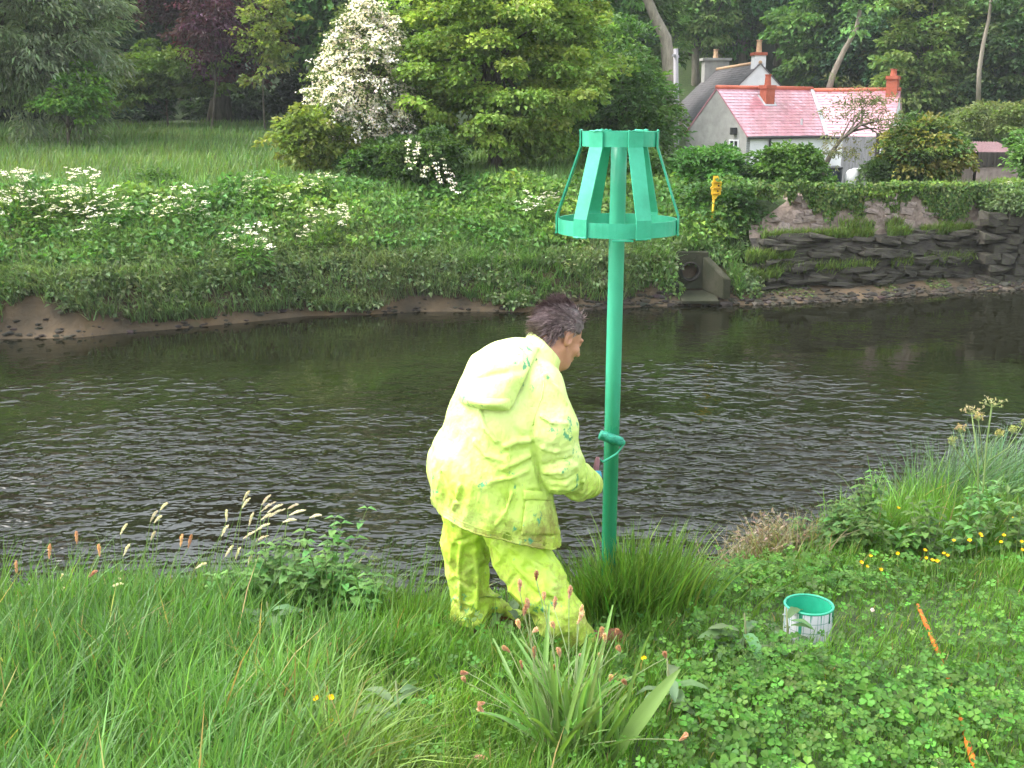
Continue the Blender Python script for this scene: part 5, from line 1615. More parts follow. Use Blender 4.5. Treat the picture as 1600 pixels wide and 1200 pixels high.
def foxtail(px, py, px2, py2, brown, seed, foot=None):
    """grass stalk whose head spans from pixel to pixel"""
    rng = np.random.default_rng(seed)
    Y = 4.55 + rng.uniform(-0.15, 0.2)
    a, b_ = at(px2, py2, Y), at(px, py, Y)          # a lower end, b upper end
    fx = a[0] - 0.10 + rng.normal(0, 0.05) if foot is None else foot
    root = np.array([fx, Y - 0.05, float(ground_z(fx, Y - 0.05))])
    t = empty('foxtail_grass', root)
    g = Bag(); mid = np.array([root[0] * 0.7 + a[0] * 0.3, Y, (root[2] + a[2]) / 2])
    tube(g, bez(np.zeros(3), mid - root, a - root, 7), np.linspace(0.0022, 0.0013, 7), (0.12, 0.19, 0.05), 5)
    blades(g, rng, np.stack([np.zeros(3), (mid - root) * 0.5]), np.array([[0.5, 0.1], [-0.4, 0.1]]), 0.22, 0.006, jit(rng, (0.09, 0.18, 0.04), 2), 0.6, 3)
    g.build('stem', M_STEM, t)
    g = Bag(); bend = np.array([0, 0, 0.006])
    seed_head(g, rng, [a - root, (a + b_) / 2 - root + bend, b_ - root], 0.0062 if brown else 0.0052, (0.46, 0.29, 0.17) if brown else (0.50, 0.48, 0.34), 90)
    g.build('seed_head', M_SEED, t)
    if brown:
        tag(t, 'thin grass stalk with a brown foxtail head over the water', 'grass stalk', 'brown foxtail heads')
    else:
        tag(t, 'arching grass stalk with a pale cream foxtail head', 'grass stalk', 'pale foxtail heads')
for k, h in enumerate([(25, 876, 26, 896), (78, 850, 77, 873), (119, 830, 120, 850), (154, 850, 156, 869), (285, 834, 282, 854), (300, 835, 294, 856), (152, 892, 140, 901)]):
    foxtail(*h, True, 300 + k)
for k, h in enumerate([(262, 786, 250, 797), (253, 806, 241, 817), (246, 798, 235, 815), (199, 818, 188, 835), (203, 850, 193, 868), (243, 830, 236, 844), (354, 796, 354, 814), (390, 767, 380, 783), (391, 778, 377, 795), (423, 773, 409, 789),
                           (431, 784, 407, 800), (442, 788, 418, 801), (446, 795, 420, 808), (467, 788, 450, 795), (478, 797, 452, 805), (503, 805, 484, 809), (463, 812, 442, 816), (396, 800, 389, 822), (357, 820, 346, 838), (422, 818, 400, 829),
                           (402, 829, 380, 842), (420, 837, 400, 846), (365, 852, 352, 870), (376, 855, 368, 873), (323, 880, 306, 888), (193, 912, 174, 917), (98, 897, 95, 908), (100, 918, 96, 926), (119, 925, 115, 941), (393, 868, 388, 882), (190, 905, 178, 908), (428, 802, 408, 812)]):
    foxtail(*h, False, 330 + k)

# --- nettles
def nettle(px, ytop, ybase, seed, label, Y=4.6, dark=1.0):
    rng = np.random.default_rng(seed)
    top = at(px, ytop, Y)
    root = np.array([top[0] - 0.04, Y, float(ground_z(top[0] - 0.04, Y))])
    t = empty('nettle_plant', root)
    g, lf = Bag(), Bag()
    for k in range(5):
        tp = (top - root) * np.array([1, 1, rng.uniform(0.7, 1)]) + (rng.normal(0, 0.07, 3) * np.array([1, 1, 0]) if k else 0)
        bs = rng.normal(0, 0.05, 3) * np.array([1, 1, 0])
        st = bez(bs, (bs + tp) / 2 + rng.normal(0, 0.015, 3), tp, 9)
        tube(g, st, np.linspace(0.004, 0.0015, 9), (0.10, 0.14, 0.05), 5)
        for i in range(2, 9):
            a = i * math.pi / 2 + rng.uniform(-0.4, 0.4)
            L = 0.085 * (1.1 - 0.45 * i / 8) * rng.uniform(0.8, 1.15)
            for s in (0, math.pi):
                d = np.array([math.cos(a + s), math.sin(a + s), 0.15])
                c0 = jit(rng, np.array([0.075, 0.155, 0.035]) * dark, 1, 0.15)
                # a toothed leaf of four facets, drooping at the tip
                S = unit(np.cross(d, [0, 0, 1.0])); p = st[i]
                m1, m2, tip = p + d * L * 0.3, p + d * L * 0.65 - np.array([0, 0, L * 0.10]), p + d * L - np.array([0, 0, L * 0.32])
                w = L * 0.3
                v = np.array([p, m1 + S * w + [0, 0, 0.006], m1, m1 - S * w + [0, 0, 0.006], m2 + S * w * 0.7, m2, m2 - S * w * 0.7, tip])
                lf.add(v[None], [[1, 4, 5, 2], [2, 5, 6, 3]], [[0, 1, 2], [0, 2, 3], [4, 7, 5], [5, 7, 6]], c0)
    g.build('stems', M_STEM, t); o = lf.build('leaves', M_LEAF, t)
    for c in t.children:
        tag(c, kind='stuff')
    tag(t, label, 'nettle')
nettle(522, 792, 950, 401, 'tallest nettle standing against the water left of the man')
nettle(560, 868, 960, 402, 'nettle at the right end of the left bank plants')
nettle(470, 850, 960, 403, 'nettle below the pale foxtail heads')
nettle(430, 826, 960, 404, 'nettle left of the tallest nettle')
nettle(500, 880, 960, 405, 'low nettle in front of the tallest nettle')
nettle(355, 880, 985, 406, 'nettle under the leaning foxtail stalks')
nettle(48, 930, 985, 407, 'nettle at the left edge of the photo')
nettle(130, 1010, 1060, 408, 'low broad nettle deep in the left grass', Y=4.0)
nettle(452, 842, 960, 421, 'nettle in the thick of the left nettle bed')
nettle(488, 858, 960, 422, 'broad nettle in the middle of the left nettle bed', Y=4.5)
nettle(536, 872, 960, 423, 'nettle right of the tallest nettle', Y=4.5)
nettle(585, 905, 960, 424, 'last low nettle before the man', Y=4.5)
nettle(405, 870, 960, 425, 'nettle at the left end of the nettle bed', Y=4.5)
nettle(1305, 770, 900, 426, 'taller dark leafy plant behind the withered plant', Y=5.75, dark=0.8)
nettle(1345, 745, 900, 427, 'tall dark leafy plant left of the reed grass', Y=5.8, dark=0.8)
nettle(1385, 740, 900, 428, 'tall dark leafy plant against the leftmost reed grass', Y=5.8, dark=0.85)
nettle(1450, 770, 900, 429, 'dark leafy plant in front of the middle reed grass', Y=5.6, dark=0.85)
nettle(1520, 760, 900, 430, 'leafy plant at the foot of the umbel plant', Y=5.6, dark=0.9)
nettle(1590, 770, 900, 431, 'leafy plant under the reed grass at the right edge', Y=5.6, dark=0.9)
nettle(1290, 800, 900, 411, 'dark leafy plant beside the brown withered plant', Y=5.7, dark=0.75)
nettle(1320, 785, 900, 412, 'dark leafy plant in the middle of the right bank thicket', Y=5.7, dark=0.75)
nettle(1360, 800, 900, 413, 'dark leafy plant under the leftmost reed grass', Y=5.6, dark=0.7)
nettle(1420, 815, 900, 414, 'dark leafy plant under the middle reed grass', Y=5.6, dark=0.75)

# --- withered brown plant at the water's edge
def withered():
    rng = np.random.default_rng(420)
    p = at(1205, 845, 5.75); p[2] = float(ground_z(p[0], 5.75))
    t = empty('withered_plant', p)
    g = Bag(); n = 900
    off = rng.normal(0, 1, (n, 2)) * np.array([0.17, 0.12])
    P = np.concatenate([off, np.zeros((n, 1))], 1)
    P[:, 2] = ground_z(p[0] + off[:, 0], p[1] + off[:, 1]) - p[2]
    blades(g, rng, P, rng.normal(0.2, 0.5, (n, 2)), rng.uniform(0.1, 0.34, n), 0.006, jit(rng, np.where(rng.random((n, 1)) < 0.6, [[0.15, 0.12, 0.075]], [[0.12, 0.15, 0.06]]), n, 0.25), 0.8, 3)
    g.build('stems', M_GRASS, t)
    g = Bag(); m = 900
    d = rand_dirs(rng, m); d[:, 2] = np.abs(d[:, 2])
    P = d * np.array([0.27, 0.2, 0.3]) * rng.uniform(0.4, 1, (m, 1))
    leaves(g, rng, P, d + rng.normal(0, 0.6, (m, 3)) + np.array([0, 0, -0.5]), rand_dirs(rng, m) + np.array([0, 0, 0.8]), rng.uniform(0.02, 0.05, m), rng.uniform(0.01, 0.02, m), jit(rng, (0.16, 0.135, 0.095), m, 0.3))
    g.build('leaves', M_LEAF, t)
    for c in t.children:
        tag(c, kind='stuff')
    tag(t, 'grey brown withered plant at the water edge right of the beacon', 'dead plant')
withered()

# --- tall umbel plant going to seed
def umbel_plant():
    rng = np.random.default_rng(430)
    Y = 5.9
    base = at(1535, 800, Y); base[2] = float(ground_z(base[0], Y))
    t = empty('umbel_plant', base)
    P = lambda x, y: at(x, y, Y + rng.normal(0, 0.03)) - base
    stems = [([(1530, 860), (1538, 740), (1542, 690), (1550, 632)], 0.006), ([(1530, 860), (1528, 720), (1518, 645)], 0.005), ([(1538, 740), (1533, 690), (1528, 650)], 0.003), ([(1534, 760), (1505, 690), (1500, 672)], 0.0035), ([(1545, 720), (1575, 700), (1600, 662)], 0.0035), ([(1575, 700), (1582, 672)], 0.002), ([(1540, 730), (1556, 690), (1561, 678)], 0.0025), ([(1520, 740), (1492, 700), (1486, 690)], 0.0025)]
    for pts, r in stems:
        g = Bag(); tube(g, [P(*q) for q in pts], np.linspace(r, r * 0.6, len(pts)), (0.13, 0.20, 0.06), 6); g.build('stem', M_STEM, t, smooth=True)
    for (x, y, w, c) in [(1550, 628, 26, (0.30, 0.30, 0.16)), (1517, 640, 22, (0.34, 0.30, 0.17)), (1500, 668, 10, (0.28, 0.22, 0.1)), (1528, 650, 10, (0.3, 0.25, 0.12)), (1600, 660, 8, (0.2, 0.24, 0.08)), (1561, 676, 8, (0.24, 0.22, 0.08)), (1582, 670, 8, (0.22, 0.24, 0.08)), (1486, 688, 8, (0.2, 0.22, 0.08))]:
        g = Bag(); c0 = P(x, y + 8); rw = w * 0.8 / F_PX * 6.0
        for k in range(14):
            a = k * 2.4; rr = rw * math.sqrt((k + 0.5) / 14)
            tp = c0 + np.array([math.cos(a) * rr, math.sin(a) * rr, 0.03 + 0.012 * math.cos(k)])
            tube(g, [c0, tp], 0.0009, (0.15, 0.2, 0.07), 4, False)
            leaves(g, rng, tp + rng.normal(0, 0.004, (7, 3)), rand_dirs(rng, 7) + np.array([0, 0, 0.6]), rand_dirs(rng, 7), 0.009, 0.006, jit(rng, c, 7, 0.15))
        g.build('umbel', M_SEED, t)
    for k in range(14):
        a = rng.uniform(0, math.tau); z0 = rng.uniform(0.02, 0.3)
        g = Bag(); n = 16
        ax = np.array([math.cos(a), math.sin(a), 0.35])
        c0 = np.array([0, 0, z0])
        tt = rng.uniform(0.1, 1, n)
        leaves(g, rng, c0 + ax * 0.24 * tt[:, None] - np.array([0, 0, 0.06]) * (tt ** 2)[:, None], ax + rng.normal(0, 0.7, (n, 3)), np.tile([0, 0, 1.0], (n, 1)), 0.06, 0.03, jit(rng, (0.085, 0.165, 0.05), n, 0.15))
        g.build('leaf', M_LEAF, t)
    tag(t, 'tall umbel plant going to seed above the reed grass', 'wild plant')
umbel_plant()

# --- ribwort plantain in front of the man
def plantain():
    rng = np.random.default_rng(440)
    c = ground_at(880, 1175)
    t = empty('ribwort_plantain', c)
    def leaf_mesh(L, W, arch, seed):
        """long ribbed strap leaf along +x"""
        r = np.random.default_rng(seed)
        g = Bag(); m = 9
        tt = np.linspace(0, 1, m)
        x = L * tt * np.cos(arch * 0.5 * tt); z = L * (tt * 0.75 - arch * 0.55 * tt ** 2.4)
        w = W * np.sin(np.clip(0.1 + 0.9 * tt, 0, 1) * math.pi) ** 0.8 * 0.5 + 0.002
        vs = []
        for k in range(m):
            for s, dz in ((-1, 0.35), (-0.45, 0.05), (0, -0.08), (0.45, 0.05), (1, 0.35)):
                vs.append([x[k], w[k] * s, z[k] + dz * w[k]])
        q = [[5 * i + j, 5 * i + j + 1, 5 * i + 6 + j, 5 * i + 5 + j] for i in range(m - 1) for j in range(4)]
        col = jit(r, (0.105, 0.185, 0.045), 1, 0.15)
        g.add(np.array(vs)[None], q, [], col)
        me = g.mesh('leaf', True); me.materials.append(M_LEAF)
        return me
    ml = [leaf_mesh(rng.uniform(0.24, 0.38), rng.uniform(0.009, 0.017), rng.uniform(0.15, 0.8), 500 + k) for k in range(9)]
    for k in range(100):
        o = link('leaf', ml[k % 9], None, t)
        a = rng.uniform(0, math.tau)
        o.location = (rng.normal(0, 0.07), rng.normal(0, 0.05), -0.01)
        o.rotation_euler = (rng.normal(0, 0.25), -rng.uniform(0.05, 1.0), a)
        s = rng.uniform(0.7, 1.15); o.scale = (s, s, s)
    big = leaf_mesh(0.34, 0.055, 0.25, 600)
    o = link('leaf', big, None, t); o.location = (0.16, -0.05, 0); o.rotation_euler = (R(25), R(-32), R(20))
    heads = [(812, 905, 812, 925), (838, 892, 838, 907), (850, 925, 850, 938), (868, 932, 866, 952), (892, 915, 889, 935), (822, 945, 818, 962), (823, 935, 826, 950), (808, 968, 812, 982), (910, 945, 905, 970), (912, 955, 902, 975), (862, 972, 866, 982),
             (840, 982, 832, 988), (941, 980, 939, 995), (944, 990, 946, 1004), (964, 984, 964, 992), (785, 1010, 797, 1019), (835, 1010, 834, 1030), (872, 1012, 875, 1026), (814, 1032, 815, 1046), (910, 1025, 904, 1022), (938, 1022, 939, 1030), (966, 1012, 970, 1018),
             (720, 1051, 732, 1052), (724, 1060, 727, 1066), (750, 1108, 756, 1112), (830, 1056, 833, 1060), (866, 1040, 868, 1048), (955, 1055, 953, 1065), (976, 1066, 979, 1070), (1038, 1020, 1041, 1028), (742, 1182, 765, 1186), (1074, 1146, 1062, 1157), (748, 1100, 758, 1098)]
    for k, (x0, y0, x1, y1) in enumerate(heads):
        Yh = 3.45 + rng.uniform(-0.15, 0.12) if y0 < 1075 else 3.05
        tp, lo = at(x0, y0, Yh) - c, at(x1, y1, Yh) - c
        rt = np.array([rng.normal(0, 0.05), rng.normal(0, 0.03), 0])
        mid = rt * 0.4 + lo * 0.6 + np.array([0, 0, 0.10 * np.linalg.norm(lo)])
        g = Bag(); tube(g, bez(rt, mid, lo, 9), np.linspace(0.0021, 0.0014, 9), (0.14, 0.19, 0.075), 5, False)
        st = g.build('flower_stalk', M_STEM, t, smooth=True)
        g = Bag(); d = tp - lo; d = d / max(np.linalg.norm(d), 1e-6) * max(np.linalg.norm(d), 0.022)
        seed_head(g, rng, [lo, lo + d * 0.5, lo + d], 0.0068, (0.36, 0.225, 0.13) if rng.random() < 0.5 else (0.46, 0.33, 0.21), 80)
        g.build('seed_head', M_SEED, st)
    tag(t, 'ribwort plantain clump with brown seed heads in front of the man', 'plantain')
plantain()

# --- dock with broad grey green leaves left of the tin
def dock(px, py, label, seed, n=12, L0=0.15):
    rng = np.random.default_rng(seed)
    c = ground_at(px, py)
    t = empty('dock_plant', c)
    for k in range(n):
        g = Bag(); m = 7
        tt = np.linspace(0, 1, m); L = L0 * rng.uniform(0.7, 1.25); W = L * 0.34
        arch = rng.uniform(0.3, 0.8)
        a = rng.uniform(0, math.tau); z0 = rng.uniform(0.02, 0.16)
        vs = []
        for s_ in tt:
            w = W * 0.5 * math.sin(min(1, 0.08 + s_ * 0.92) * math.pi) ** 0.7
            x = 0.02 + L * s_; z = z0 + L * (0.45 * s_ - arch * s_ ** 2)
            for s, dz in ((-1, 0.3 + 0.15 * math.sin(s_ * 14)), (-0.4, 0.04), (0, -0.05), (0.4, 0.04), (1, 0.3 + 0.15 * math.cos(s_ * 13))):
                vs.append([x * math.cos(a) - w * s * math.sin(a), x * math.sin(a) + w * s * math.cos(a), z + dz * w])
        q = [[5 * i + j, 5 * i + j + 1, 5 * i + 6 + j, 5 * i + 5 + j] for i in range(m - 1) for j in range(4)]
        g.add(np.array(vs)[None], q, [], jit(rng, (0.088, 0.15, 0.06), 1, 0.15))
        g.build('leaf', M_LEAF, t, smooth=True)
    g = Bag(); tube(g, [(0, 0, -0.02), (0.01, 0, 0.1), (0.0, 0.01, 0.2)], [0.006, 0.005, 0.003], (0.12, 0.15, 0.06), 6); g.build('stem', M_STEM, t, smooth=True)
    tag(t, label, 'dock')
dock(1160, 1030, 'dock plant with broad grey green leaves left of the paint tin', 450, 16)
dock(1225, 1020, 'small dock plant touching the front of the paint tin', 451, 9, 0.11)
dock(1040, 1110, 'low broad leaved dock right of the plantain clump', 452, 9, 0.11)
dock(150, 1085, 'broad leaved dock deep in the lower left grass', 454, 11, 0.15)
dock(420, 1010, 'broad leaved dock in the grass below the nettle bed', 455, 11, 0.15)
dock(620, 1150, 'small flat dock on the trodden grass left of the plantain', 456, 8, 0.12)
dock(790, 985, 'broad leaved dock at the feet of the man', 453, 9, 0.14)

# --- buttercups
M_BUTTER = mat_noise('buttercup_yellow', (0.75, 0.45, 0.004), (0.85, 0.58, 0.01), scale=40, rough=0.3, bump=0)
def petal_mesh():
    g = Bag(); vs = []
    for i, (x, w, z) in enumerate([(0.001, 0.0015, 0), (0.005, 0.0045, 0.001), (0.0095, 0.0055, 0.0038), (0.0125, 0.003, 0.0065)]):
        vs += [[x, -w, z + 0.001], [x, w, z + 0.001]]
    v = np.array(vs); k = len(v)
    v = np.concatenate([v, v - np.array([0, 0, 0.0006])])
    q = []
    for i in range(3):
        q += [[2 * i, 2 * i + 1, 2 * i + 3, 2 * i + 2], [k + 2 * i + 2, k + 2 * i + 3, k + 2 * i + 1, k + 2 * i]]
    g.add(v[None], q, [], np.ones((1, 3)))
    me = g.mesh('petal', True); me.materials.append(M_BUTTER)
    return me
_pm = petal_mesh()
def buttercup(px, py, label, group, k):
    rng = np.random.default_rng(460 + k)
    g0 = ground_at(px, min(py + (105 if k < 3 else 50), 1198))
    hd = at(px, py, g0[1] + 0.01)
    t = empty('buttercup', g0)
    h = hd - g0
    g = Bag(); tube(g, bez((rng.normal(0, 0.02), 0, 0), h * 0.5 + rng.normal(0, 0.01, 3), h, 7), np.linspace(0.0017, 0.001, 7), (0.12, 0.2, 0.05), 5); g.build('stem', M_STEM, t, smooth=True)
    sc = rng.uniform(0.8, 1.1)
    tl = Euler((R(rng.uniform(5, 45)), R(rng.uniform(-25, 25)), 0)).to_matrix().to_4x4()
    for j in range(5):
        o = link('petal', _pm, None, t)
        o.matrix_local = Matrix.Translation(Vector(h)) @ tl @ Matrix.Rotation(R(72 * j), 4, 'Z') @ Matrix.Rotation(R(-18), 4, 'Y') @ Matrix.Scale(sc, 4)
    b = Bag(); lathe(b, [(0, 0.001), (0.003, 0.001), (0.0028, 0.004), (0, 0.0052)], (0.6, 0.42, 0.02), 10)
    o = b.build('flower_centre', M_SEED, t); o.matrix_local = Matrix.Translation(Vector(h)) @ tl
    tag(t, label, 'buttercup', group)
_bc = [(495, 1092), (516, 1092), (519, 1127), (1007, 1031), (1354, 886), (1376, 891), (1360, 870), (1345, 880), (1403, 866), (1444, 861), (1447, 873), (1456, 877), (1464, 878), (1475, 866), (1480, 869), (1490, 846), (1403, 795), (1515, 846), (1531, 836), (1564, 848), (1568, 838), (1583, 811), (1596, 847), (1597, 861), (1532, 838)]
for k, (x, y) in enumerate(_bc):
    if k == 0: lb, gr = 'yellow buttercup in the left grass, left one of the upper pair', None
    elif k == 1: lb, gr = 'yellow buttercup in the left grass, right one of the upper pair', None
    elif k == 2: lb, gr = 'yellow buttercup below the pair in the left grass', None
    elif k == 3: lb, gr = 'single yellow buttercup right of the plantain heads', None
    elif k == 16: lb, gr = 'single yellow buttercup high in the dark thicket on the right', None
    elif x < 1385: lb, gr = 'yellow buttercup in the cluster nearest above the paint tin', 'buttercups above the paint tin'
    elif x < 1500: lb, gr = 'yellow buttercup in the middle row on the right bank', 'buttercups in the middle of the right bank'
    else: lb, gr = 'yellow buttercup near the right edge under the reed grass', 'buttercups near the right edge'
    if gr:
        peers = sorted([q for j, q in enumerate(_bc) if j > 3 and j != 16 and ((q[0] < 1385) if x < 1385 else (1385 <= q[0] < 1500) if x < 1500 else q[0] >= 1500)])
        lb += ', ' + ['leftmost', 'second from left', 'third from left', 'fourth from left', 'fifth from left', 'sixth from left', 'seventh from left', 'eighth from left', 'ninth from left'][peers.index((x, y))]
    buttercup(x, y, lb, gr, k)

# --- white clover flowers
M_CLW = mat_noise('clover_flower_white', (0.5, 0.42, 0.42), (0.72, 0.68, 0.66), scale=60, rough=0.8, bump=0.2)
for k, (x, y, lb) in enumerate([(1577, 1079, 'white clover flower at the right edge'), (1474, 1091, 'white clover flower between the two showing lengths of orange rod'), (1463, 1133, 'white clover flower left of the nearer orange rod'), (1468, 1190, 'white clover flower at the bottom edge left of the rod'), (1363, 953, 'white clover flower right of the paint tin rim')]):
    g0 = ground_at(x, y + 30); hd = at(x, y, g0[1])
    t = empty('clover_flower', g0)
    b = Bag(); tube(b, [(0, 0, 0), (hd - g0) * 0.9], 0.0012, (0.12, 0.2, 0.05), 5); b.build('stem', M_STEM, t)
    b = Bag(); r = np.random.default_rng(k)
    d = rand_dirs(r, 70)
    leaves(b, r, np.tile(hd - g0, (70, 1)), d, rand_dirs(r, 70), 0.0105, 0.005, jit(r, (0.6, 0.55, 0.54), 70, 0.1)); b.build('flower_head', M_SEED, t)
    tag(t, lb, 'clover flower')

# --- orange rusty rod in the clover, its middle hidden by leaves
def rod():
    pts = [(1434, 945), (1440, 960), (1449, 980), (1466, 1020), (1482, 1062), (1496, 1102), (1506, 1140), (1516, 1175), (1530, 1215)]
    lift = [0.06, 0.065, 0.055, 0.01, 0.01, 0.06, 0.075, 0.07, 0.06]
    P = []
    for (x, y), h in zip(pts, lift):
        p = ground_at(x, min(y, 1198))
        d = ray(x, y); 
        # point on the ray h above the ground
        tt = np.linspace(1.5, 7, 1500); Q = CAM + d * (tt / d[1])[:, None]
        k = np.argmax(Q[:, 2] < ground_z(Q[:, 0], Q[:, 1]) + h)
        P.append(Q[k])
    P = np.array(P)
    fine = np.stack([np.interp(np.linspace(0, 8, 40), np.arange(9), P[:, i]) for i in range(3)], 1)
    t = empty('orange_rod', P[0])
    rng = np.random.default_rng(8)
    b = Bag(); tube(b, fine - P[0], 0.0095 + rng.normal(0, 0.0012, 40), W1, 8)
    b.build('shaft', mat_noise('orange_flaking_paint', (0.13, 0.022, 0.012), (0.50, 0.12, 0.012), scale=22, rough=0.6, bump=0.5, c3=(0.66, 0.27, 0.02)), t, smooth=True)
    tag(t, 'orange flaking metal rod lying half hidden in the clover', 'rod')
rod()
# ------------------------------------------------------------------ the man
def surface_nets(f, lo, hi, h):
    """mesh of the zero level of f on a grid (one continuous surface)"""
    lo, hi = np.asarray(lo, float), np.asarray(hi, float)
    n = np.ceil((hi - lo) / h).astype(int) + 1
    ax = [lo[i] + h * np.arange(n[i]) for i in range(3)]
    # coarse pass first; only the band round the surface is sampled finely
    K = 4
    nc = (n + K - 1) // K + 1
    cax = [lo[i] + h * K * np.arange(nc[i]) for i in range(3)]
    Vc = f(np.stack(np.meshgrid(*cax, indexing='ij'), -1).reshape(-1, 3)).reshape(nc)
    near = [np.minimum(np.round(np.arange(n[i]) / K).astype(int), nc[i] - 1) for i in range(3)]
    V = Vc[np.ix_(*near)].copy()
    msk = np.abs(V) < K * h * 1.0 + 0.014
    ii = np.argwhere(msk)
    V[msk] = f(np.stack([ax[i][ii[:, i]] for i in range(3)], 1))
    ins = V < 0
    corners = [(i, j, k) for i in (0, 1) for j in (0, 1) for k in (0, 1)]
    sl = lambda A, c: A[c[0]:n[0] - 1 + c[0], c[1]:n[1] - 1 + c[1], c[2]:n[2] - 1 + c[2]]
    cnt = sum(sl(ins, c).astype(int) for c in corners)
    act = (cnt > 0) & (cnt < 8)
    ids = -np.ones(act.shape, int)
    cells = np.argwhere(act)
    ids[act] = np.arange(len(cells))
    acc = np.zeros((len(cells), 3)); num = np.zeros(len(cells))
    for a in range(8):
        for b in range(a + 1, 8):
            ca, cb = np.array(corners[a]), np.array(corners[b])
            if np.abs(ca - cb).sum() != 1:
                continue
            va = V[tuple((cells + ca).T)]; vb = V[tuple((cells + cb).T)]
            m = (va < 0) != (vb < 0)
            t = np.where(m, va / np.where(m, va - vb, 1), 0)
            p = ca + (cb - ca) * t[:, None]
            acc[m] += p[m]; num[m] += 1
    verts = lo + h * (cells + acc / num[:, None])
    quads = []
    for d in range(3):
        e1, e2 = (d + 1) % 3, (d + 2) % 3
        A = ins.take(range(n[d] - 1), d); B = ins.take(range(1, n[d]), d)
        for flip, mask in ((False, A & ~B), (True, ~A & B)):
            idx = np.argwhere(mask)
            idx = idx[(idx[:, e1] > 0) & (idx[:, e2] > 0) & (idx[:, e1] < n[e1] - 1) & (idx[:, e2] < n[e2] - 1)]
            if not len(idx):
                continue
            o1 = np.zeros(3, int); o1[e1] = 1
            o2 = np.zeros(3, int); o2[e2] = 1
            q = np.stack([ids[tuple((idx - o1 - o2).T)], ids[tuple((idx - o2).T)], ids[tuple(idx.T)], ids[tuple((idx - o1).T)]], 1)
            quads.append(q[:, ::-1] if flip else q)
    return verts, np.concatenate(quads)

def smin(a, b, k):
    h = np.clip(0.5 + 0.5 * (b - a) / k, 0, 1)
    return b * (1 - h) + a * h - k * h * (1 - h)
def smax(a, b, k):
    return -smin(-a, -b, k)
def rcone(p, a, b, ra, rb):
    a, b = np.asarray(a, float), np.asarray(b, float)
    ab = b - a
    t = np.clip(((p - a) @ ab) / (ab @ ab), 0, 1)
    return np.linalg.norm(p - a - t[:, None] * ab, axis=1) - (ra + (rb - ra) * t)
def ellip(p, c, r, Rm=None):
    q = p - np.asarray(c, float)
    if Rm is not None:
        q = q @ Rm
    r = np.asarray(r, float)
    k0 = np.linalg.norm(q / r, axis=1); k1 = np.linalg.norm(q / (r * r), axis=1)
    return k0 * (k0 - 1) / np.maximum(k1, 1e-9)
def chain(p, pts, k=0.03):
    d = None
    for (a, ra), (b, rb) in zip(pts[:-1], pts[1:]):
        e = rcone(p, a, b, ra, rb)
        d = e if d is None else smin(d, e, k)
    return d
def march(f, px, py):
    """first hit of the camera ray with the surface f"""
    d = unit(ray(px, py)); t = 3.4
    for _ in range(120):
        v = float(f((CAM + d * t)[None])[0])
        if v < 0.0008:
            return CAM + d * t
        t += max(v * 0.7, 0.0008)
        if t > 6.5:
            break
    return None

def march_many(f, pp):
    D = unit(np.array([ray(x, y) for x, y in pp]))
    t = np.full(len(D), 3.4); done = np.zeros(len(D), bool); live = np.ones(len(D), bool)
    for _ in range(90):
        k = np.where(live & ~done)[0]
        if not len(k):
            break
        v = f(CAM + D[k] * t[k][:, None])
        hit = v < 0.0012
        done[k[hit]] = True
        t[k[~hit]] += np.maximum(v[~hit] * 0.8, 0.0012)
        live &= t < 6.5
    return CAM + D * t[:, None], done

PXM = 1716.0 / 4.5      # pixels per metre at the man
def J(px, py, Y, r):
    return (at(px, py, Y), r / PXM)

YB = 4.30
torso_pts = [J(822, 562, 4.36, 34), J(798, 598, YB + 0.02, 70), J(789, 655, YB, 88), J(763, 735, YB - 0.01, 92), J(771, 790, YB - 0.02, 90), J(784, 850, YB - 0.04, 92)]
arm_pts = [J(840, 608, 4.24, 44), J(860, 665, 4.19, 39), J(877, 733, 4.20, 33), J(903, 752, 4.33, 27), J(921, 757, 4.43, 23)]
arm2_pts = [J(838, 600, 4.50, 44), J(846, 668, 4.60, 38), J(852, 722, 4.60, 33), J(872, 742, 4.68, 24)]
HEM_P = at(785, 818, YB)
HEM_N = unit(np.array([-0.30, -0.04, -0.95]))
YS = 0.86
def squash(p, yc=YB):
    q = p.copy(); q[:, 1] = yc + (q[:, 1] - yc) / YS
    return q
def torso_f(p):
    return chain(squash(p), torso_pts, 0.05) * 0.92
def arm_f(p):
    return chain(p, arm_pts, 0.035)
_folds = []          # (polyline, radius, +ridge / -groove)
def jacket_base(p):
    d = torso_f(p)
    d = smin(d, chain(p, arm2_pts, 0.035), 0.03)
    d = smin(d, arm_f(p), 0.022)
    return d
_WT = np.random.default_rng(31).random((32, 32, 32, 3))
def crumple(p, size):
    """0 in the middle of a cloth panel, 1 on the creases between panels"""
    q = p / np.asarray(size, float)
    i = np.floor(q).astype(int)
    f1 = np.full(len(p), 9.0); f2 = np.full(len(p), 9.0)
    for dx in (-1, 0, 1):
        for dy in (-1, 0, 1):
            for dz in (-1, 0, 1):
                c = i + np.array([dx, dy, dz])
                s = c + _WT[c[:, 0] % 32, c[:, 1] % 32, c[:, 2] % 32]
                r = np.linalg.norm(q - s, axis=1)
                f2 = np.minimum(np.maximum(f1, r), f2); f1 = np.minimum(f1, r)
    return np.clip(1 - (f2 - f1) * 1.7, 0, 1)
def crease(d, p, a1, s1, a2, s2, wt):
    k = np.where(np.abs(d) < 0.05)[0]
    if len(k):
        pn = p[k]
        warp = np.stack([noise3(pn * 6 + 1), noise3(pn * 6 + 21), noise3(pn * 6 + 41)], 1) * 0.045
        d = d.copy()
        d[k] -= wt[k] * (a1 * (crumple(pn + warp, s1) ** 1.5 - 0.3) + a2 * (crumple(pn + warp * 0.6 + 3.3, s2) ** 1.5 - 0.3))
    return d
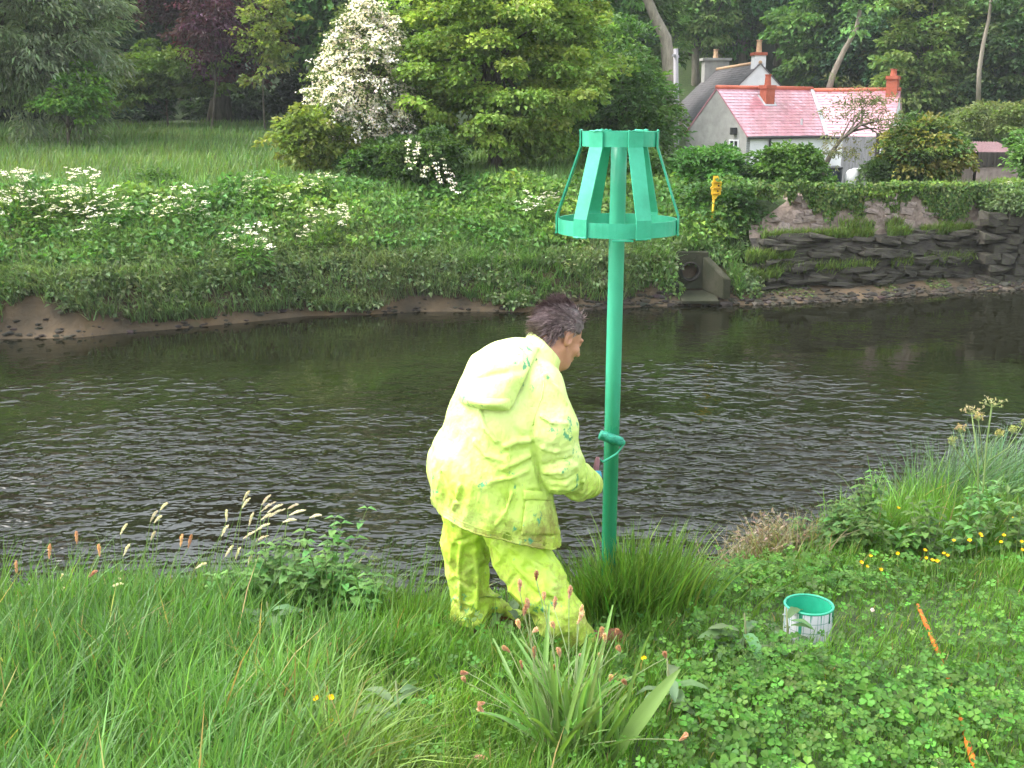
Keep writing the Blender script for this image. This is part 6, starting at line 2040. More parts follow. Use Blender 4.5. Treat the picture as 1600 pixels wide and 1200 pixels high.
def add_folds(d, p, folds, k):
    near = np.where(np.abs(d) < 0.06)[0]
    if len(near):
        dn, pn = d[near], p[near]
        for pts, r, sg in folds:
            lo_, hi_ = pts.min(0) - r - 0.03, pts.max(0) + r + 0.03
            m = np.where(np.all((pn > lo_) & (pn < hi_), axis=1))[0]
            if not len(m):
                continue
            e = None
            for a, b in zip(pts[:-1], pts[1:]):
                c = rcone(pn[m], a, b, r, r * 0.75)
                e = c if e is None else np.minimum(e, c)
            dn[m] = smin(dn[m], e, k) if sg > 0 else smax(dn[m], -e, k * 0.9)
        d = d.copy(); d[near] = dn
    return d
def jacket_f(p):
    # slack cloth: broad wrinkles, stronger low down and on the sleeves
    q = p * np.array([7.0, 7.0, 4.2])
    w = noise3(q + 3.1)
    low = np.clip((1.25 - p[:, 2]) / 0.5, 0.25, 1)
    d = jacket_base(p)
    d = d + 0.008 + 0.009 * w
    d = crease(d, p, 0.0135, (0.12, 0.12, 0.17), 0.006, (0.055, 0.055, 0.075), low)
    d = add_folds(d, p, _folds, 0.011)
    hem = (p - HEM_P) @ HEM_N + 0.006 * noise3(p * 9 + 4.4)
    d = np.maximum(d, hem)
    # hollow at the hem and at the cuff
    d = np.maximum(d, -np.maximum(torso_f(p) + 0.016, -(hem + 0.10)))
    cuff_a, cuff_b = arm_pts[-2][0], arm_pts[-1][0]
    cd = unit(cuff_b - cuff_a)
    along = (p - cuff_b) @ cd
    near = np.linalg.norm(p - cuff_b, axis=1) < 0.16
    d = np.where(near, np.maximum(d, along + 0.004), d)
    d = np.where(near, np.maximum(d, -np.maximum(arm_f(p) + 0.010, -(along + 0.06))), d)
    return d
def fold(pxs, r, sg):
    P, ok = march_many(jacket_base, pxs)
    P = P[ok]
    if len(P) > 1:
        _folds.append((np.array(P), r / PXM, sg))
# grooves (-) and ridges (+) as they run in the photograph
for pxs, r, sg in [
    ([(838, 628), (833, 660), (830, 695), (838, 730), (848, 765)], 4, -1),
    ([(830, 694), (812, 680), (800, 665)], 4, -1), ([(828, 700), (805, 704), (785, 708)], 3.5, -1),
    ([(826, 688), (806, 690), (790, 697)], 5, 1), ([(826, 712), (806, 722), (785, 732)], 5, 1), ([(822, 735), (800, 745), (770, 752)], 4, 1), ([(826, 722), (808, 732), (795, 742)], 3.5, -1),
    ([(735, 640), (742, 675), (752, 700), (760, 720)], 3.5, -1), ([(748, 640), (757, 668), (775, 690)], 4, 1), ([(742, 690), (760, 712), (790, 722)], 4, 1),
    ([(850, 728), (870, 722), (893, 716)], 3.5, -1), ([(852, 738), (876, 738), (900, 728)], 4, 1), ([(858, 752), (880, 752), (905, 740)], 3.5, -1), ([(862, 764), (888, 764), (912, 752)], 3.5, 1), ([(848, 700), (868, 706), (890, 700)], 3, 1),
    ([(845, 650), (862, 660), (886, 662)], 3, 1), ([(900, 740), (908, 752), (908, 768)], 3, -1),
    ([(838, 772), (842, 800), (838, 825)], 3, 1), ([(800, 770), (790, 800), (775, 820)], 3, 1), ([(718, 760), (712, 785), (708, 795)], 4, 1), ([(690, 740), (700, 765), (712, 782)], 3.5, -1), ([(860, 800), (850, 815), (835, 832)], 4, -1), ([(868, 775), (858, 800), (846, 820)], 3.5, 1),
    ([(745, 560), (765, 556), (790, 560)], 4, 1), ([(852, 585), (870, 605), (885, 630)], 3.5, 1)]:
    fold(pxs, r, sg)

def mat_hivis(name, dirt_lo, dirt_amt, z0, z1):
    """fluorescent yellow waterproof cloth with grime and smears of green paint"""
    m, n, l = new_mat(name)
    out = n.new('ShaderNodeOutputMaterial'); geo = n.new('ShaderNodeNewGeometry')
    def nz(scale, det=5, rough=0.6, st=(1, 1, 1), loc=(0, 0, 0)):
        mp = n.new('ShaderNodeMapping'); mp.inputs['Scale'].default_value = st; mp.inputs['Location'].default_value = loc; l.new(geo.outputs['Position'], mp.inputs['Vector'])
        t = n.new('ShaderNodeTexNoise'); t.inputs['Scale'].default_value = scale; t.inputs['Detail'].default_value = det; t.inputs['Roughness'].default_value = rough
        l.new(mp.outputs[0], t.inputs['Vector']); return t
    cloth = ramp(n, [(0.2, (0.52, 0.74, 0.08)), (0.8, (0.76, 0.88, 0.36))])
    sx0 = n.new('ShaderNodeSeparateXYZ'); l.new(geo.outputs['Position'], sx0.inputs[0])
    painted_highlight = n.new('ShaderNodeMapRange'); painted_highlight.inputs[1].default_value = 0.4; painted_highlight.inputs[2].default_value = 1.35; painted_highlight.inputs[3].default_value = -0.3; painted_highlight.inputs[4].default_value = 0.35; l.new(sx0.outputs['Z'], painted_highlight.inputs[0])  # paler cloth high up: the blown-out highlight on the back, painted into the colour
    fa = n.new('ShaderNodeMath'); fa.operation = 'ADD'; l.new(nz(5).outputs['Fac'], fa.inputs[0]); l.new(painted_highlight.outputs[0], fa.inputs[1]); l.new(fa.outputs[0], cloth.inputs[0])
    # grime: blotches that grow towards the lower edge
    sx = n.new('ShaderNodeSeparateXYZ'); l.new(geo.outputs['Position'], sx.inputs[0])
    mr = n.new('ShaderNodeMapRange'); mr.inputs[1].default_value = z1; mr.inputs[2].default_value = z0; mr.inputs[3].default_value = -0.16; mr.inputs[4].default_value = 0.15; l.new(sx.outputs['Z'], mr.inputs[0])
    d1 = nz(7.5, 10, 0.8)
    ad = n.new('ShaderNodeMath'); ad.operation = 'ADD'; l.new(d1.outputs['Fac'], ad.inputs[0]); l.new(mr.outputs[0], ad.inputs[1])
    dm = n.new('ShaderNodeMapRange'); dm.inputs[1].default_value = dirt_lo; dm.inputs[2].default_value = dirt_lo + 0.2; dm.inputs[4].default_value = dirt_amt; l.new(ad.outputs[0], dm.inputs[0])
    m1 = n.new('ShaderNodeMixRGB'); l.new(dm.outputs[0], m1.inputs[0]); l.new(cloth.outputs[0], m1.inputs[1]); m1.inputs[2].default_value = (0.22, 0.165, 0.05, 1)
    # green paint smears
    g1 = nz(7.0, 3, 0.5, loc=(3.3, 1.2, 7.1)); g2 = nz(38, 4, 0.7, (1, 1, 0.6))
    mu = n.new('ShaderNodeMath'); mu.operation = 'MULTIPLY'; l.new(g1.outputs['Fac'], mu.inputs[0]); l.new(g2.outputs['Fac'], mu.inputs[1])
    gm = n.new('ShaderNodeMapRange'); gm.inputs[1].default_value = 0.335; gm.inputs[2].default_value = 0.38; gm.inputs[4].default_value = 0.85; l.new(mu.outputs[0], gm.inputs[0])
    m2 = n.new('ShaderNodeMixRGB'); l.new(gm.outputs[0], m2.inputs[0]); l.new(m1.outputs[0], m2.inputs[1]); m2.inputs[2].default_value = (0.03, 0.30, 0.17, 1)
    p = n.new('ShaderNodeBsdfPrincipled'); p.inputs['Roughness'].default_value = 0.5; p.inputs['Specular IOR Level'].default_value = 0.35
    l.new(m2.outputs[0], p.inputs['Base Color'])
    # fine crinkles of the coated cloth
    c1 = nz(16, 4, 0.55, (1, 1, 0.55)); c2 = nz(60, 4, 0.6)
    ab = n.new('ShaderNodeMath'); ab.operation = 'SUBTRACT'; ab.inputs[1].default_value = 0.5; l.new(c1.outputs['Fac'], ab.inputs[0])
    aa = n.new('ShaderNodeMath'); aa.operation = 'ABSOLUTE'; l.new(ab.outputs[0], aa.inputs[0])
    ma = n.new('ShaderNodeMath'); ma.operation = 'MULTIPLY_ADD'; ma.inputs[1].default_value = 0.16; l.new(c2.outputs['Fac'], ma.inputs[0]); l.new(aa.outputs[0], ma.inputs[2])
    b = n.new('ShaderNodeBump'); b.inputs['Strength'].default_value = 0.55; b.inputs['Distance'].default_value = 0.03
    l.new(ma.outputs[0], b.inputs['Height']); l.new(b.outputs[0], p.inputs['Normal'])
    l.new(p.outputs[0], out.inputs['Surface'])
    return m

def patch(f, corners, nu, nv, bulge, th, lift=0.004, curve=None):
    """closed cushion of cloth lying on surface f over a quad of photo pixels"""
    c = np.array(corners, float)
    g = np.zeros((nu + 1, nv + 1, 3))
    pp = []
    for i in range(nu + 1):
        for j in range(nv + 1):
            u, v = i / nu, j / nv
            p = (c[0] * (1 - u) + c[1] * u) * (1 - v) + (c[3] * (1 - u) + c[2] * u) * v
            if curve:
                p = p + np.array(curve(u, v))
            pp.append(p)
    pp = np.array(pp)
    H, ok = march_many(f, pp)
    for _ in range(10):
        if ok.all():
            break
        pp[~ok] = pp[~ok] * 0.9 + c.mean(0) * 0.1
        H2, ok2 = march_many(f, pp[~ok])
        kk = np.where(~ok)[0]; H[kk] = H2; ok[kk] = ok2
    for i in range(nu + 1):
        for j in range(nv + 1):
            u, v = i / nu, j / nv
            h = H[i * (nv + 1) + j]
            d = unit(h - CAM)
            edge = (math.sin(math.pi * min(1, max(0, u))) * math.sin(math.pi * min(1, max(0, v)))) ** 0.5
            g[i, j] = h - d * (lift + (bulge(u, v) if callable(bulge) else bulge) * edge)
    n1 = (nu + 1) * (nv + 1)
    top = g.reshape(-1, 3)
    dirs = unit(top - CAM)
    v = np.concatenate([top - dirs * th, top + dirs * 0.012])
    I = lambda i, j: i * (nv + 1) + j
    q = []
    for i in range(nu):
        for j in range(nv):
            a = [I(i, j), I(i, j + 1), I(i + 1, j + 1), I(i + 1, j)]
            q += [a, [n1 + x for x in a[::-1]]]
    for i in range(nu):
        q += [[I(i, 0), I(i + 1, 0), n1 + I(i + 1, 0), n1 + I(i, 0)], [I(i + 1, nv), I(i, nv), n1 + I(i, nv), n1 + I(i + 1, nv)]]
    for j in range(nv):
        q += [[I(0, j + 1), I(0, j), n1 + I(0, j), n1 + I(0, j + 1)], [I(nu, j), I(nu, j + 1), n1 + I(nu, j + 1), n1 + I(nu, j)]]
    return v, q

def man():
    root_p = np.array([at(790, 990, YB)[0], YB, float(ground_z(0.0, YB))])
    root = empty('person', root_p)
    def put(name, vq, mat, parent=root, smooth=True):
        v, q = vq
        return link(name, np_mesh(name, np.asarray(v) - root_p, np.asarray(q), smooth=smooth), mat, parent)
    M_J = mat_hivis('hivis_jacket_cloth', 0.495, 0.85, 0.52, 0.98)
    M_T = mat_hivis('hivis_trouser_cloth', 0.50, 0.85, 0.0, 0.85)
    # ---- head, in its own frame: x forward, y left, z up, origin between the ears
    yaw, pit, rol = R(30), R(30), R(-6)
    HR = (Matrix.Rotation(yaw, 3, 'Z') @ Matrix.Rotation(pit, 3, 'Y') @ Matrix.Rotation(rol, 3, 'X'))
    HRn = np.array(HR)
    HC = at(873, 525, 4.40)
    def head_local(q):
        d = ellip(q, (-0.012, 0, 0.038), (0.098, 0.077, 0.092))
        d = smin(d, ellip(q, (0.045, 0, -0.025), (0.056, 0.058, 0.075)), 0.03)          # face
        d = smin(d, ellip(q, (0.058, 0, -0.092), (0.036, 0.038, 0.028)), 0.03)           # jaw, chin
        for s in (-1, 1):
            d = smin(d, rcone(q, (0.0, s * 0.056, -0.05), (0.06, s * 0.022, -0.098), 0.018, 0.015), 0.025)
            d = smin(d, ellip(q, (0.072, s * 0.040, -0.028), (0.020, 0.020, 0.016)), 0.02)    # cheek bones
            d = smax(d, -ellip(q, (0.100, s * 0.031, 0.004), (0.016, 0.018, 0.012)), 0.014)   # eye sockets
            d = smin(d, ellip(q, (0.084, s * 0.031, 0.003), (0.0125, 0.0125, 0.0125)), 0.004) # eyeballs
            d = smin(d, rcone(q, (0.094, s * 0.012, 0.020), (0.084, s * 0.046, 0.020), 0.008, 0.007), 0.010)   # brows
            # ears
            e = ellip(q, (-0.006, s * 0.080, -0.008), (0.021, 0.011, 0.033), np.array(Matrix.Rotation(R(-12), 3, 'Y')))
            e = smax(e, -ellip(q, (0.000, s * 0.090, -0.006), (0.011, 0.008, 0.020)), 0.005)
            d = smin(d, e, 0.006)
        d = smin(d, rcone(q, (0.098, 0, 0.010), (0.121, 0, -0.030), 0.008, 0.0115), 0.012)     # nose
        for s in (-1, 1):
            d = smin(d, ellip(q, (0.107, s * 0.011, -0.034), (0.011, 0.008, 0.008)), 0.006)
        d = smin(d, ellip(q, (0.094, 0, -0.060), (0.012, 0.025, 0.006)), 0.006)               # lips
        d = smin(d, ellip(q, (0.092, 0, -0.070), (0.012, 0.022, 0.006)), 0.006)
        return d
    NECK = at(846, 562, 4.36)
    def body_f(p):
        d = head_local((p - HC) @ HRn)
        d = smin(d, rcone(p, HC + HRn @ np.array([-0.022, 0, -0.05]), NECK, 0.060, 0.068), 0.025)
        d = smin(d, rcone(p, NECK, at(800, 640, YB + 0.02), 0.075, 0.13), 0.05)
        return d
    lo = np.minimum(HC - 0.17, NECK - 0.17); hi = np.maximum(HC + 0.17, NECK + 0.12)
    lo[2] = NECK[2] - 0.12
    M_SKIN = mat_noise('skin', (0.42, 0.20, 0.125), (0.55, 0.29, 0.19), scale=16, rough=0.5, bump=0.15, bump_scale=180, bump_dist=0.002)
    put('body', surface_nets(body_f, lo, hi, 0.0036), M_SKIN)
    # ---- hair: a cap grown out from the skull, and tufts
    def hair_f(p):
        q = (p - HC) @ HRn
        hl = head_local(q)
        d = hl - 0.008 - 0.006 * noise3(q * 42 + 1.3) - 0.004 * noise3(q * 95)
        # hairline: forehead, round the ear, down to the nape
        front = q[:, 0] - (0.072 + 0.0 * q[:, 2])
        side = np.where(np.abs(q[:, 1]) > 0.035, q[:, 0] - (0.030 + 0.45 * np.clip(q[:, 2], -0.03, 0.06)), -1)
        d = np.maximum(d, np.maximum(front, side) + 0.004 * noise3(q * 60))
        low = np.where(q[:, 0] > -0.032, 0.022 - q[:, 2] + 0.25 * np.clip(q[:, 0], -0.03, 0.03), -0.068 - q[:, 2])
        d = np.maximum(d, low)
        d = np.maximum(d, -(np.linalg.norm((q - np.array([0, -0.082, -0.008])) / np.array([1, 1, 1.35]), axis=1) - 0.030))
        d = np.maximum(d, -(hl + 0.004))
        return d
    M_HAIR = mat_noise('greying_brown_hair', (0.085, 0.066, 0.068), (0.19, 0.155, 0.155), scale=55, rough=0.5, bump=0.6, bump_scale=160, bump_dist=0.004, attr=True)
    put('hair', surface_nets(hair_f, HC - 0.17, HC + 0.18, 0.0042), M_HAIR)
    rng = np.random.default_rng(600)
    g = Bag(); n = 5200
    d = rand_dirs(rng, n * 3)
    P = np.array([-0.012, 0, 0.036]) + d * np.array([0.101, 0.081, 0.094])
    ok = (P[:, 0] < 0.062) & ((P[:, 2] > 0.035) | (P[:, 0] < -0.045)) & (P[:, 2] > -0.065) & ~((np.abs(P[:, 1]) > 0.05) & (P[:, 0] > 0.03 + 0.4 * P[:, 2]))
    P, d = P[ok][:n], d[ok][:n]; n = len(P)
    # swept back and down, standing up at the crown
    flow = np.stack([-0.75 + 0 * d[:, 0], 0.25 * d[:, 1] + 0.1, -0.65 + 0.6 * np.clip(d[:, 2], 0, 1)], 1)
    swirl = np.stack([noise3(P * 18 + 2), noise3(P * 18 + 12), noise3(P * 18 + 22)], 1)
    D = unit(flow + d * (0.28 + 0.25 * np.clip(d[:, 2], 0, 1))[:, None] + swirl * 0.95 + rng.normal(0, 0.22, (n, 3)))
    L = rng.uniform(0.022, 0.05, n) * (1 + 0.25 * np.clip(d[:, 2], 0, 1))
    W_ = rng.uniform(0.0012, 0.0026, n)
    S = unit(np.cross(D, d) + 1e-6)
    tip = P + D * L[:, None] + (flow * 0.012) * 1.0
    midp = P + D * (L * 0.5)[:, None] + d * 0.004
    v = np.stack([P - S * W_[:, None], P + S * W_[:, None], midp + S * (W_ * 0.8)[:, None], midp - S * (W_ * 0.8)[:, None], tip], 1)
    v = v @ HRn.T + (HC - root_p)
    grey = np.clip(rng.normal(0.35, 0.25, (n, 1)) + 0.35 * (d[:, 0:1] > 0.1), 0, 1)
    colr = np.array([0.9, 0.78, 0.78]) * (1 - grey) + np.array([2.1, 1.95, 1.95]) * grey
    g.add(v, [[0, 1, 2, 3]], [[3, 2, 4]], colr * np.exp(rng.normal(0, 0.25, (n, 1))))
    tufts = g.build('hair_tufts', M_HAIR, root); tag(tufts, kind='stuff')
    # white attribute for the cap, which has none of its own
    cap = [c for c in root.children if c.name.startswith('hair') and 'tuft' not in c.name][0]
    a = cap.data.attributes.new('Col', 'FLOAT_COLOR', 'POINT'); a.data.foreach_set('color', np.ones(len(cap.data.vertices) * 4, np.float32))

    # ---- jacket
    lo = np.array([at(650, 700, YB)[0], 3.95, at(700, 875, YB)[2] - 0.08]); hi = np.array([at(945, 600, YB)[0] + 0.05, 4.85, at(800, 510, 4.4)[2] + 0.06])
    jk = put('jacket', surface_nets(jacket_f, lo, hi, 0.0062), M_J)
    # stand-up collar round the neck
    cx = at(849, 549, 4.37)
    axis = unit(HC - NECK + np.array([0, 0, 0.02])); s1 = unit(np.cross(axis, [0, 1.0, 0.2])); s2 = np.cross(axis, s1)
    def collar_f(p):
        q = p - cx
        z = q @ axis; r = np.sqrt(((q @ s1) / 1.0) ** 2 + ((q @ s2) / 0.98) ** 2)
        rr = 0.086 + 0.15 * np.clip(-z, 0, 0.12) - 0.1 * np.clip(z, 0, 0.1)
        d = np.abs(r - rr - 0.004 * noise3(p * 22)) - 0.006
        top = 0.024 + 0.34 * (q @ np.array([-1.0, 0, 0])) + 0.004 * noise3(p * 30)
        d = np.maximum(d, z - np.clip(top, -0.03, 0.045)); d = np.maximum(d, -z - 0.075)
        return d
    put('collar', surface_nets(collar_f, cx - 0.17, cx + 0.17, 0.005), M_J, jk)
    # shirt collar
    def shirt_f(p):
        q = p - cx; z = q @ axis; r = np.sqrt((q @ s1) ** 2 + (q @ s2) ** 2)
        d = np.abs(r - 0.080) - 0.004
        return np.maximum(np.maximum(d, z + 0.004 - 0.30 * np.clip(q[:, 0], 0, 0.1)), -z - 0.07)
    put('shirt_collar', surface_nets(shirt_f, cx - 0.14, cx + 0.14, 0.0045), mat_noise('pale_blue_shirt', (0.34, 0.40, 0.47), (0.5, 0.56, 0.62), scale=20, rough=0.8))
    # hood folded down the back: a bag with a rolled lower edge
    hood_c = [(748, 548), (842, 543), (800, 636), (716, 624)]
    bul = lambda u, v: 0.030 + 0.030 * math.sin(math.pi * u) * v ** 1.5 + 0.008 * math.sin(7 * u + 3 * v) - 0.012 * math.exp(-((v - 0.62 + 0.25 * u) / 0.06) ** 2)
    crv = lambda u, v: (0, -10 * math.sin(math.pi * u) * (1 - v) + 8 * math.sin(math.pi * u) * v)
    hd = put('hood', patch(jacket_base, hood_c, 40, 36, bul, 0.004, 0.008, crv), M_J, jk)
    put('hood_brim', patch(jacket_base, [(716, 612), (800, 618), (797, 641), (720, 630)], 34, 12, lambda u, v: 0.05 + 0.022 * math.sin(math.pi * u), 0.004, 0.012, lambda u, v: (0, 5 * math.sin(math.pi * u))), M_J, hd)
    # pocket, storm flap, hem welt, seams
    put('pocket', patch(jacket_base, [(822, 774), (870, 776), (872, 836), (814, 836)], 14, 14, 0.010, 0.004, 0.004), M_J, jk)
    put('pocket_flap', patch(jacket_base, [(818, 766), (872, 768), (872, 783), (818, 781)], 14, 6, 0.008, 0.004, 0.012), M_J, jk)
    put('cuff', surface_nets(lambda p: cuff_f(p), arm_pts[-1][0] - 0.13, arm_pts[-1][0] + 0.10, 0.005), M_J, jk)
    def seam(pxs, r, name='seam'):
        P, ok = march_many(jacket_f, pxs)
        P = P[ok]
        if len(P) < 2: return
        b = Bag(); tube(b, P - root_p, r, W1, 6); o = b.build(name, M_J, jk, smooth=True)
    # welt along the true lower edge of the cloth
    hx = np.linspace(693, 874, 44); yy = np.arange(770, 872, 1.0)
    grid = np.array([(x, y) for x in hx for y in yy])
    Hh, okh = march_many(jacket_f, grid)
    okh = okh & (np.abs((Hh - HEM_P) @ HEM_N) < 0.03)
    edge = []
    for i, x in enumerate(hx):
        k = np.where(okh[i * len(yy):(i + 1) * len(yy)])[0]
        if len(k): edge.append((x, yy[k[-1]] - 2.5))
    seam(edge, 0.0042, 'hem_welt')
    seam([(x, y - 9) for x, y in edge], 0.0016, 'hem_stitching')
    seam([(838, 560), (846, 580), (850, 600), (846, 622), (838, 642), (833, 665)], 0.0028)
    seam([(800, 650), (797, 700), (793, 760), (790, 820)], 0.002)
    # ---- trousers
    legL = [J(742, 770, 4.40, 56), J(727, 850, 4.45, 37), J(730, 900, 4.45, 32), J(737, 965, 4.42, 30), J(738, 1000, 4.42, 29)]
    legR = [J(788, 785, 4.34, 50), J(811, 862, 4.27, 44), J(840, 914, 4.21, 41), J(872, 962, 4.18, 35), J(900, 1005, 4.18, 33)]
    drape = [J(748, 930, 4.45, 18), J(785, 950, 4.44, 14), J(812, 966, 4.42, 10)]
    def trousers_f(p):
        d = smin(chain(p, legL, 0.04), chain(p, legR, 0.04), 0.035)
        d = smin(d, chain(p, drape, 0.02), 0.03)
        w = noise3(p * np.array([9, 9, 7.0]) + 5.5)
        d = d + 0.006 + 0.008 * w
        d = crease(d, p, 0.013, (0.10, 0.10, 0.15), 0.006, (0.05, 0.05, 0.07), np.ones(len(p)))
        d = add_folds(d, p, tf, 0.012)
        return np.maximum(d, 0.055 + p[:, 2] * 0 - (p[:, 2] - float(ground_z(0.0, YB))) + 0.006 * noise3(p * 14))
    tf = []
    def tb(p): return smin(chain(p, legL, 0.04), chain(p, legR, 0.04), 0.035)
    for pxs, r, sg in [([(752, 838), (760, 870), (764, 910)], 5, -1), ([(745, 835), (730, 842), (712, 846)], 3, -1), ([(770, 850), (800, 880), (840, 915)], 4, 1), ([(800, 856), (835, 880), (868, 905)], 4, 1), ([(825, 920), (855, 935), (880, 940)], 4, -1), ([(835, 905), (862, 918), (888, 918)], 4, 1), ([(742, 860), (746, 900), (745, 950)], 4, 1), ([(720, 850), (716, 900), (720, 950)], 3.5, 1), ([(850, 950), (880, 965), (900, 962)], 3.5, 1), ([(790, 870), (815, 905), (840, 935)], 3.5, -1), ([(712, 905), (735, 918), (755, 915)], 3.5, -1), ([(710, 935), (735, 945), (760, 940)], 3.5, 1)]:
        P, ok = march_many(tb, pxs); P = P[ok]
        if len(P) > 1: tf.append((P, r / PXM, sg))
    lo = np.array([at(675, 900, YB)[0], 4.0, -0.02]); hi = np.array([at(950, 900, YB)[0], 4.72, at(760, 755, YB)[2] + 0.05])
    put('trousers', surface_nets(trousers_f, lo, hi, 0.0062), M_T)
    # ---- boots
    gz = float(ground_z(0.0, YB))
    M_BOOT = mat_noise('brown_boot_leather', (0.12, 0.045, 0.02), (0.26, 0.10, 0.045), scale=9, rough=0.5, bump=0.3)
    for (px, Y, an) in ((742, 4.42, 12), (902, 4.18, 20)):
        a = at(px, 990, Y); a[2] = float(ground_z(a[0], Y))
        f = np.array([math.cos(R(an)), math.sin(R(an)), 0])
        def boot_f(p, a=a, f=f):
            d = rcone(p, a + [0, 0, 0.13] - f * 0.02, a + [0, 0, 0.07], 0.048, 0.05)
            d = smin(d, rcone(p, a - f * 0.045 + [0, 0, 0.045], a + f * 0.17 + [0, 0, 0.035], 0.045, 0.042), 0.03)
            return np.maximum(d, a[2] + 0.0 - p[:, 2])
        put('boot', surface_nets(boot_f, a + [-0.15, -0.13, -0.01], a + [0.25, 0.2, 0.36], 0.008), M_BOOT)
    # ---- right hand in a blue glove, closed on the roller handle
    hpts = glove_frame()
    put('glove', surface_nets(glove_f, hpts['c'] - 0.12, hpts['c'] + 0.12, 0.0034), mat_noise('blue_rubber_glove', (0.05, 0.30, 0.42), (0.10, 0.42, 0.55), scale=14, rough=0.4, bump=0.2))
    put('glove', surface_nets(glove2_f, arm2_pts[-1][0] - 0.1, arm2_pts[-1][0] + [0.16, 0.14, 0.1], 0.006), bpy.data.materials['blue_rubber_glove'])
    tag(root, 'person in stained yellow waterproofs bending to paint the beacon pole', 'person')
    return root

# the handle of the roller: lower end in the fist, upper end towards the pole
H_LO, H_HI = at(926, 764, 4.505), at(934, 716, 4.585)
def cuff_f(p):
    a, b = arm_pts[-2][0], arm_pts[-1][0]
    cd = unit(b - a); z = (p - b) @ cd
    r = np.linalg.norm((p - b) - z[:, None] * cd, axis=1)
    d = np.abs(r - (0.056 - 0.10 * z + 0.003 * noise3(p * 40))) - 0.005
    return np.maximum(np.maximum(d, z - 0.012), -z - 0.045)
def glove_frame():
    ax = unit(H_HI - H_LO)                      # along the handle
    wr = arm_pts[-1][0]
    c = H_LO * 0.8 + H_HI * 0.2
    pd = unit((c - wr) - ax * np.dot(c - wr, ax))   # from wrist to handle
    n = np.cross(pd, ax)                        # across
    return dict(ax=ax, c=c, pd=pd, n=n, wr=wr)
_gf = glove_frame()
def glove_f(p):
    ax, c, pd, n, wr = (_gf[k] for k in ('ax', 'c', 'pd', 'n', 'wr'))
    back = c - pd * 0.020 - n * 0.022
    d = rcone(p, wr - pd * 0.02, back - pd * 0.015, 0.030, 0.034)
    d = smin(d, rcone(p, back - ax * 0.026, back + ax * 0.026, 0.022, 0.021), 0.015)       # palm along the handle
    for k, (o, L) in enumerate(((0.033, 0.92), (0.011, 1.0), (-0.011, 0.95), (-0.032, 0.8))):
        q0 = back + ax * o
        q1 = c + ax * o + pd * 0.026 * L - n * 0.014
        q2 = c + ax * o + pd * 0.020 * L + n * 0.020
        q3 = c + ax * o - pd * 0.010 + n * 0.024
        f = np.minimum(np.minimum(rcone(p, q0, q1, 0.0115, 0.0105), rcone(p, q1, q2, 0.0105, 0.0098)), rcone(p, q2, q3, 0.0098, 0.0085))
        d = smin(d, f, 0.005)
    t0 = back + ax * 0.028 - pd * 0.012
    t1 = c + ax * 0.040 - pd * 0.016 + n * 0.010
    t2 = c + ax * 0.050 + pd * 0.010 + n * 0.016
    d = smin(d, np.minimum(rcone(p, t0, t1, 0.0135, 0.0115), rcone(p, t1, t2, 0.0115, 0.0095)), 0.006)
    return d
def glove2_f(p):
    a = arm2_pts[-1][0]
    f = np.array([0.8, 0.3, -0.3]); f = f / np.linalg.norm(f); s = unit(np.cross(f, [0, 0, 1.0]))
    d = rcone(p, a - f * 0.02, a + f * 0.05, 0.03, 0.03)
    for k in range(4):
        o = s * (0.026 - 0.017 * k)
        d = smin(d, rcone(p, a + f * 0.05 + o, a + f * (0.10 - 0.006 * abs(k - 1)) + o - [0, 0, 0.02], 0.011, 0.009), 0.005)
    d = smin(d, rcone(p, a + f * 0.02 + s * 0.02, a + f * 0.06 + s * 0.05, 0.013, 0.010), 0.006)
    return d
man()

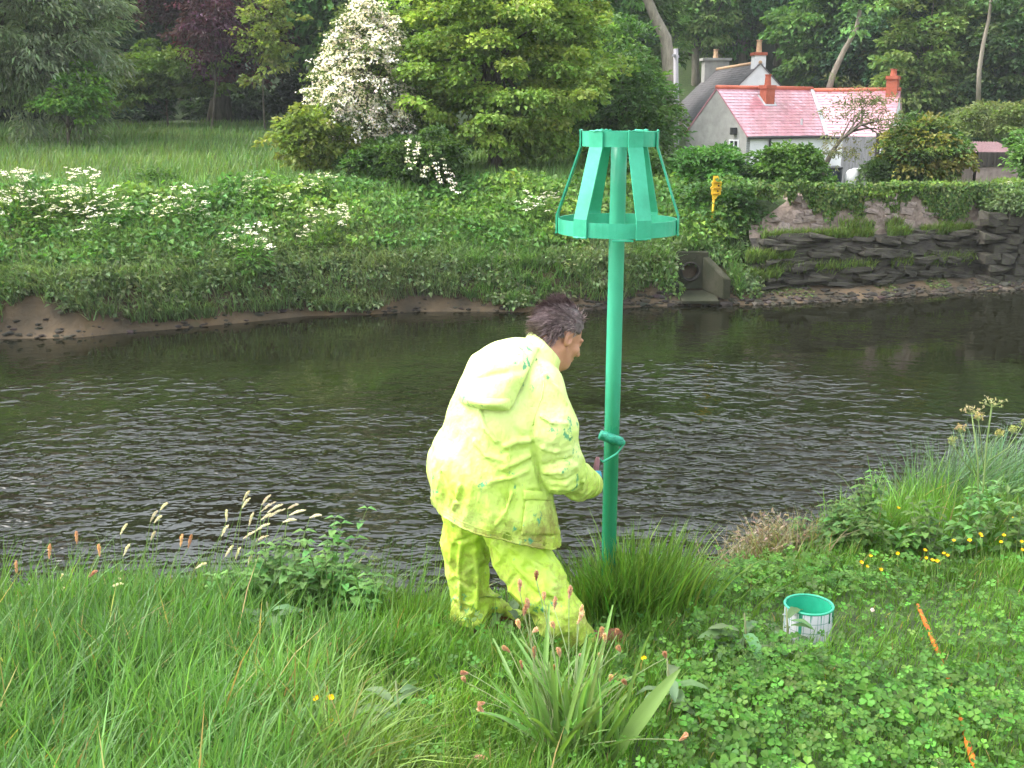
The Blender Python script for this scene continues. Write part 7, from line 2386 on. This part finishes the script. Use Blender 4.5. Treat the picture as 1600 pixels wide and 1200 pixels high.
# ------------------------------------------------------------------ paint roller
def roller():
    ax_p = pole_point(686)
    sl0, sl1 = at(937, 679, ax_p[1] - 0.062), at(972, 691, ax_p[1] - 0.060)
    t = empty('paint_roller', H_LO)
    o = H_LO
    d = unit(sl1 - sl0)
    b = Bag(); tube(b, [sl0 - o, sl0 + d * 0.004 - o, (sl0 + sl1) / 2 - o, sl1 - d * 0.004 - o, sl1 - o], [0.019, 0.022, 0.0225, 0.022, 0.019], W1, 20)
    b.build('sleeve', mat_noise('wet_green_nap', (0.012, 0.16, 0.10), (0.05, 0.40, 0.27), scale=60, rough=0.45, bump=1.0, bump_scale=160, bump_dist=0.006), t, smooth=True)
    b = Bag(); tube(b, [sl1 - o - d * 0.005, sl1 + d * 0.012 - o], [0.016, 0.011], W1, 14); b.build('end_cap', M_PAINT_WET, t, smooth=True)
    w = [sl1 + d * 0.004, sl1 + d * 0.014, at(971, 699, sl1[1] - 0.01), at(965, 708, sl1[1] - 0.02), at(950, 717, 4.64), at(941, 722, 4.61), H_HI + np.array([0.008, 0, -0.004]), H_HI]
    w = np.array(w)
    fine = np.stack([np.interp(np.linspace(0, 7, 36), np.arange(8), w[:, i]) for i in range(3)], 1)
    for _ in range(2):
        fine[1:-1] = (fine[:-2] + fine[1:-1] * 2 + fine[2:]) / 4
    b = Bag(); tube(b, fine - o, 0.0042, W1, 8); b.build('wire_frame', M_PAINT_LIGHT, t, smooth=True)
    ha = unit(H_HI - H_LO)
    b = Bag(); tube(b, [H_LO - ha * 0.035 - o, H_LO - ha * 0.03 - o, (H_LO + H_HI) / 2 - o, H_HI - ha * 0.01 - o, H_HI + ha * 0.004 - o], [0.009, 0.0125, 0.0135, 0.0125, 0.008], W1, 14)
    b.build('handle', mat_noise('maroon_plastic_handle', (0.16, 0.06, 0.07), (0.28, 0.13, 0.15), scale=20, rough=0.5), t, smooth=True)
    tag(t, 'small green soaked paint roller pressed against the beacon pole', 'paint roller')
roller()
# ------------------------------------------------------------------ moist air between here and the wood
def haze():
    b = Bag()
    box(b, (8, 62, 26), (240, 240, 62), W1)
    m = bpy.data.materials.new('haze_air'); m.use_nodes = True
    n, l = m.node_tree.nodes, m.node_tree.links
    n.clear()
    out = n.new('ShaderNodeOutputMaterial'); v = n.new('ShaderNodeVolumePrincipled')
    v.inputs['Color'].default_value = (0.9, 0.94, 1.0, 1)
    v.inputs['Density'].default_value = 0.0005
    v.inputs['Anisotropy'].default_value = 0.2
    l.new(v.outputs[0], out.inputs['Volume'])
    tag(b.build('haze', m), kind='stuff')
haze()
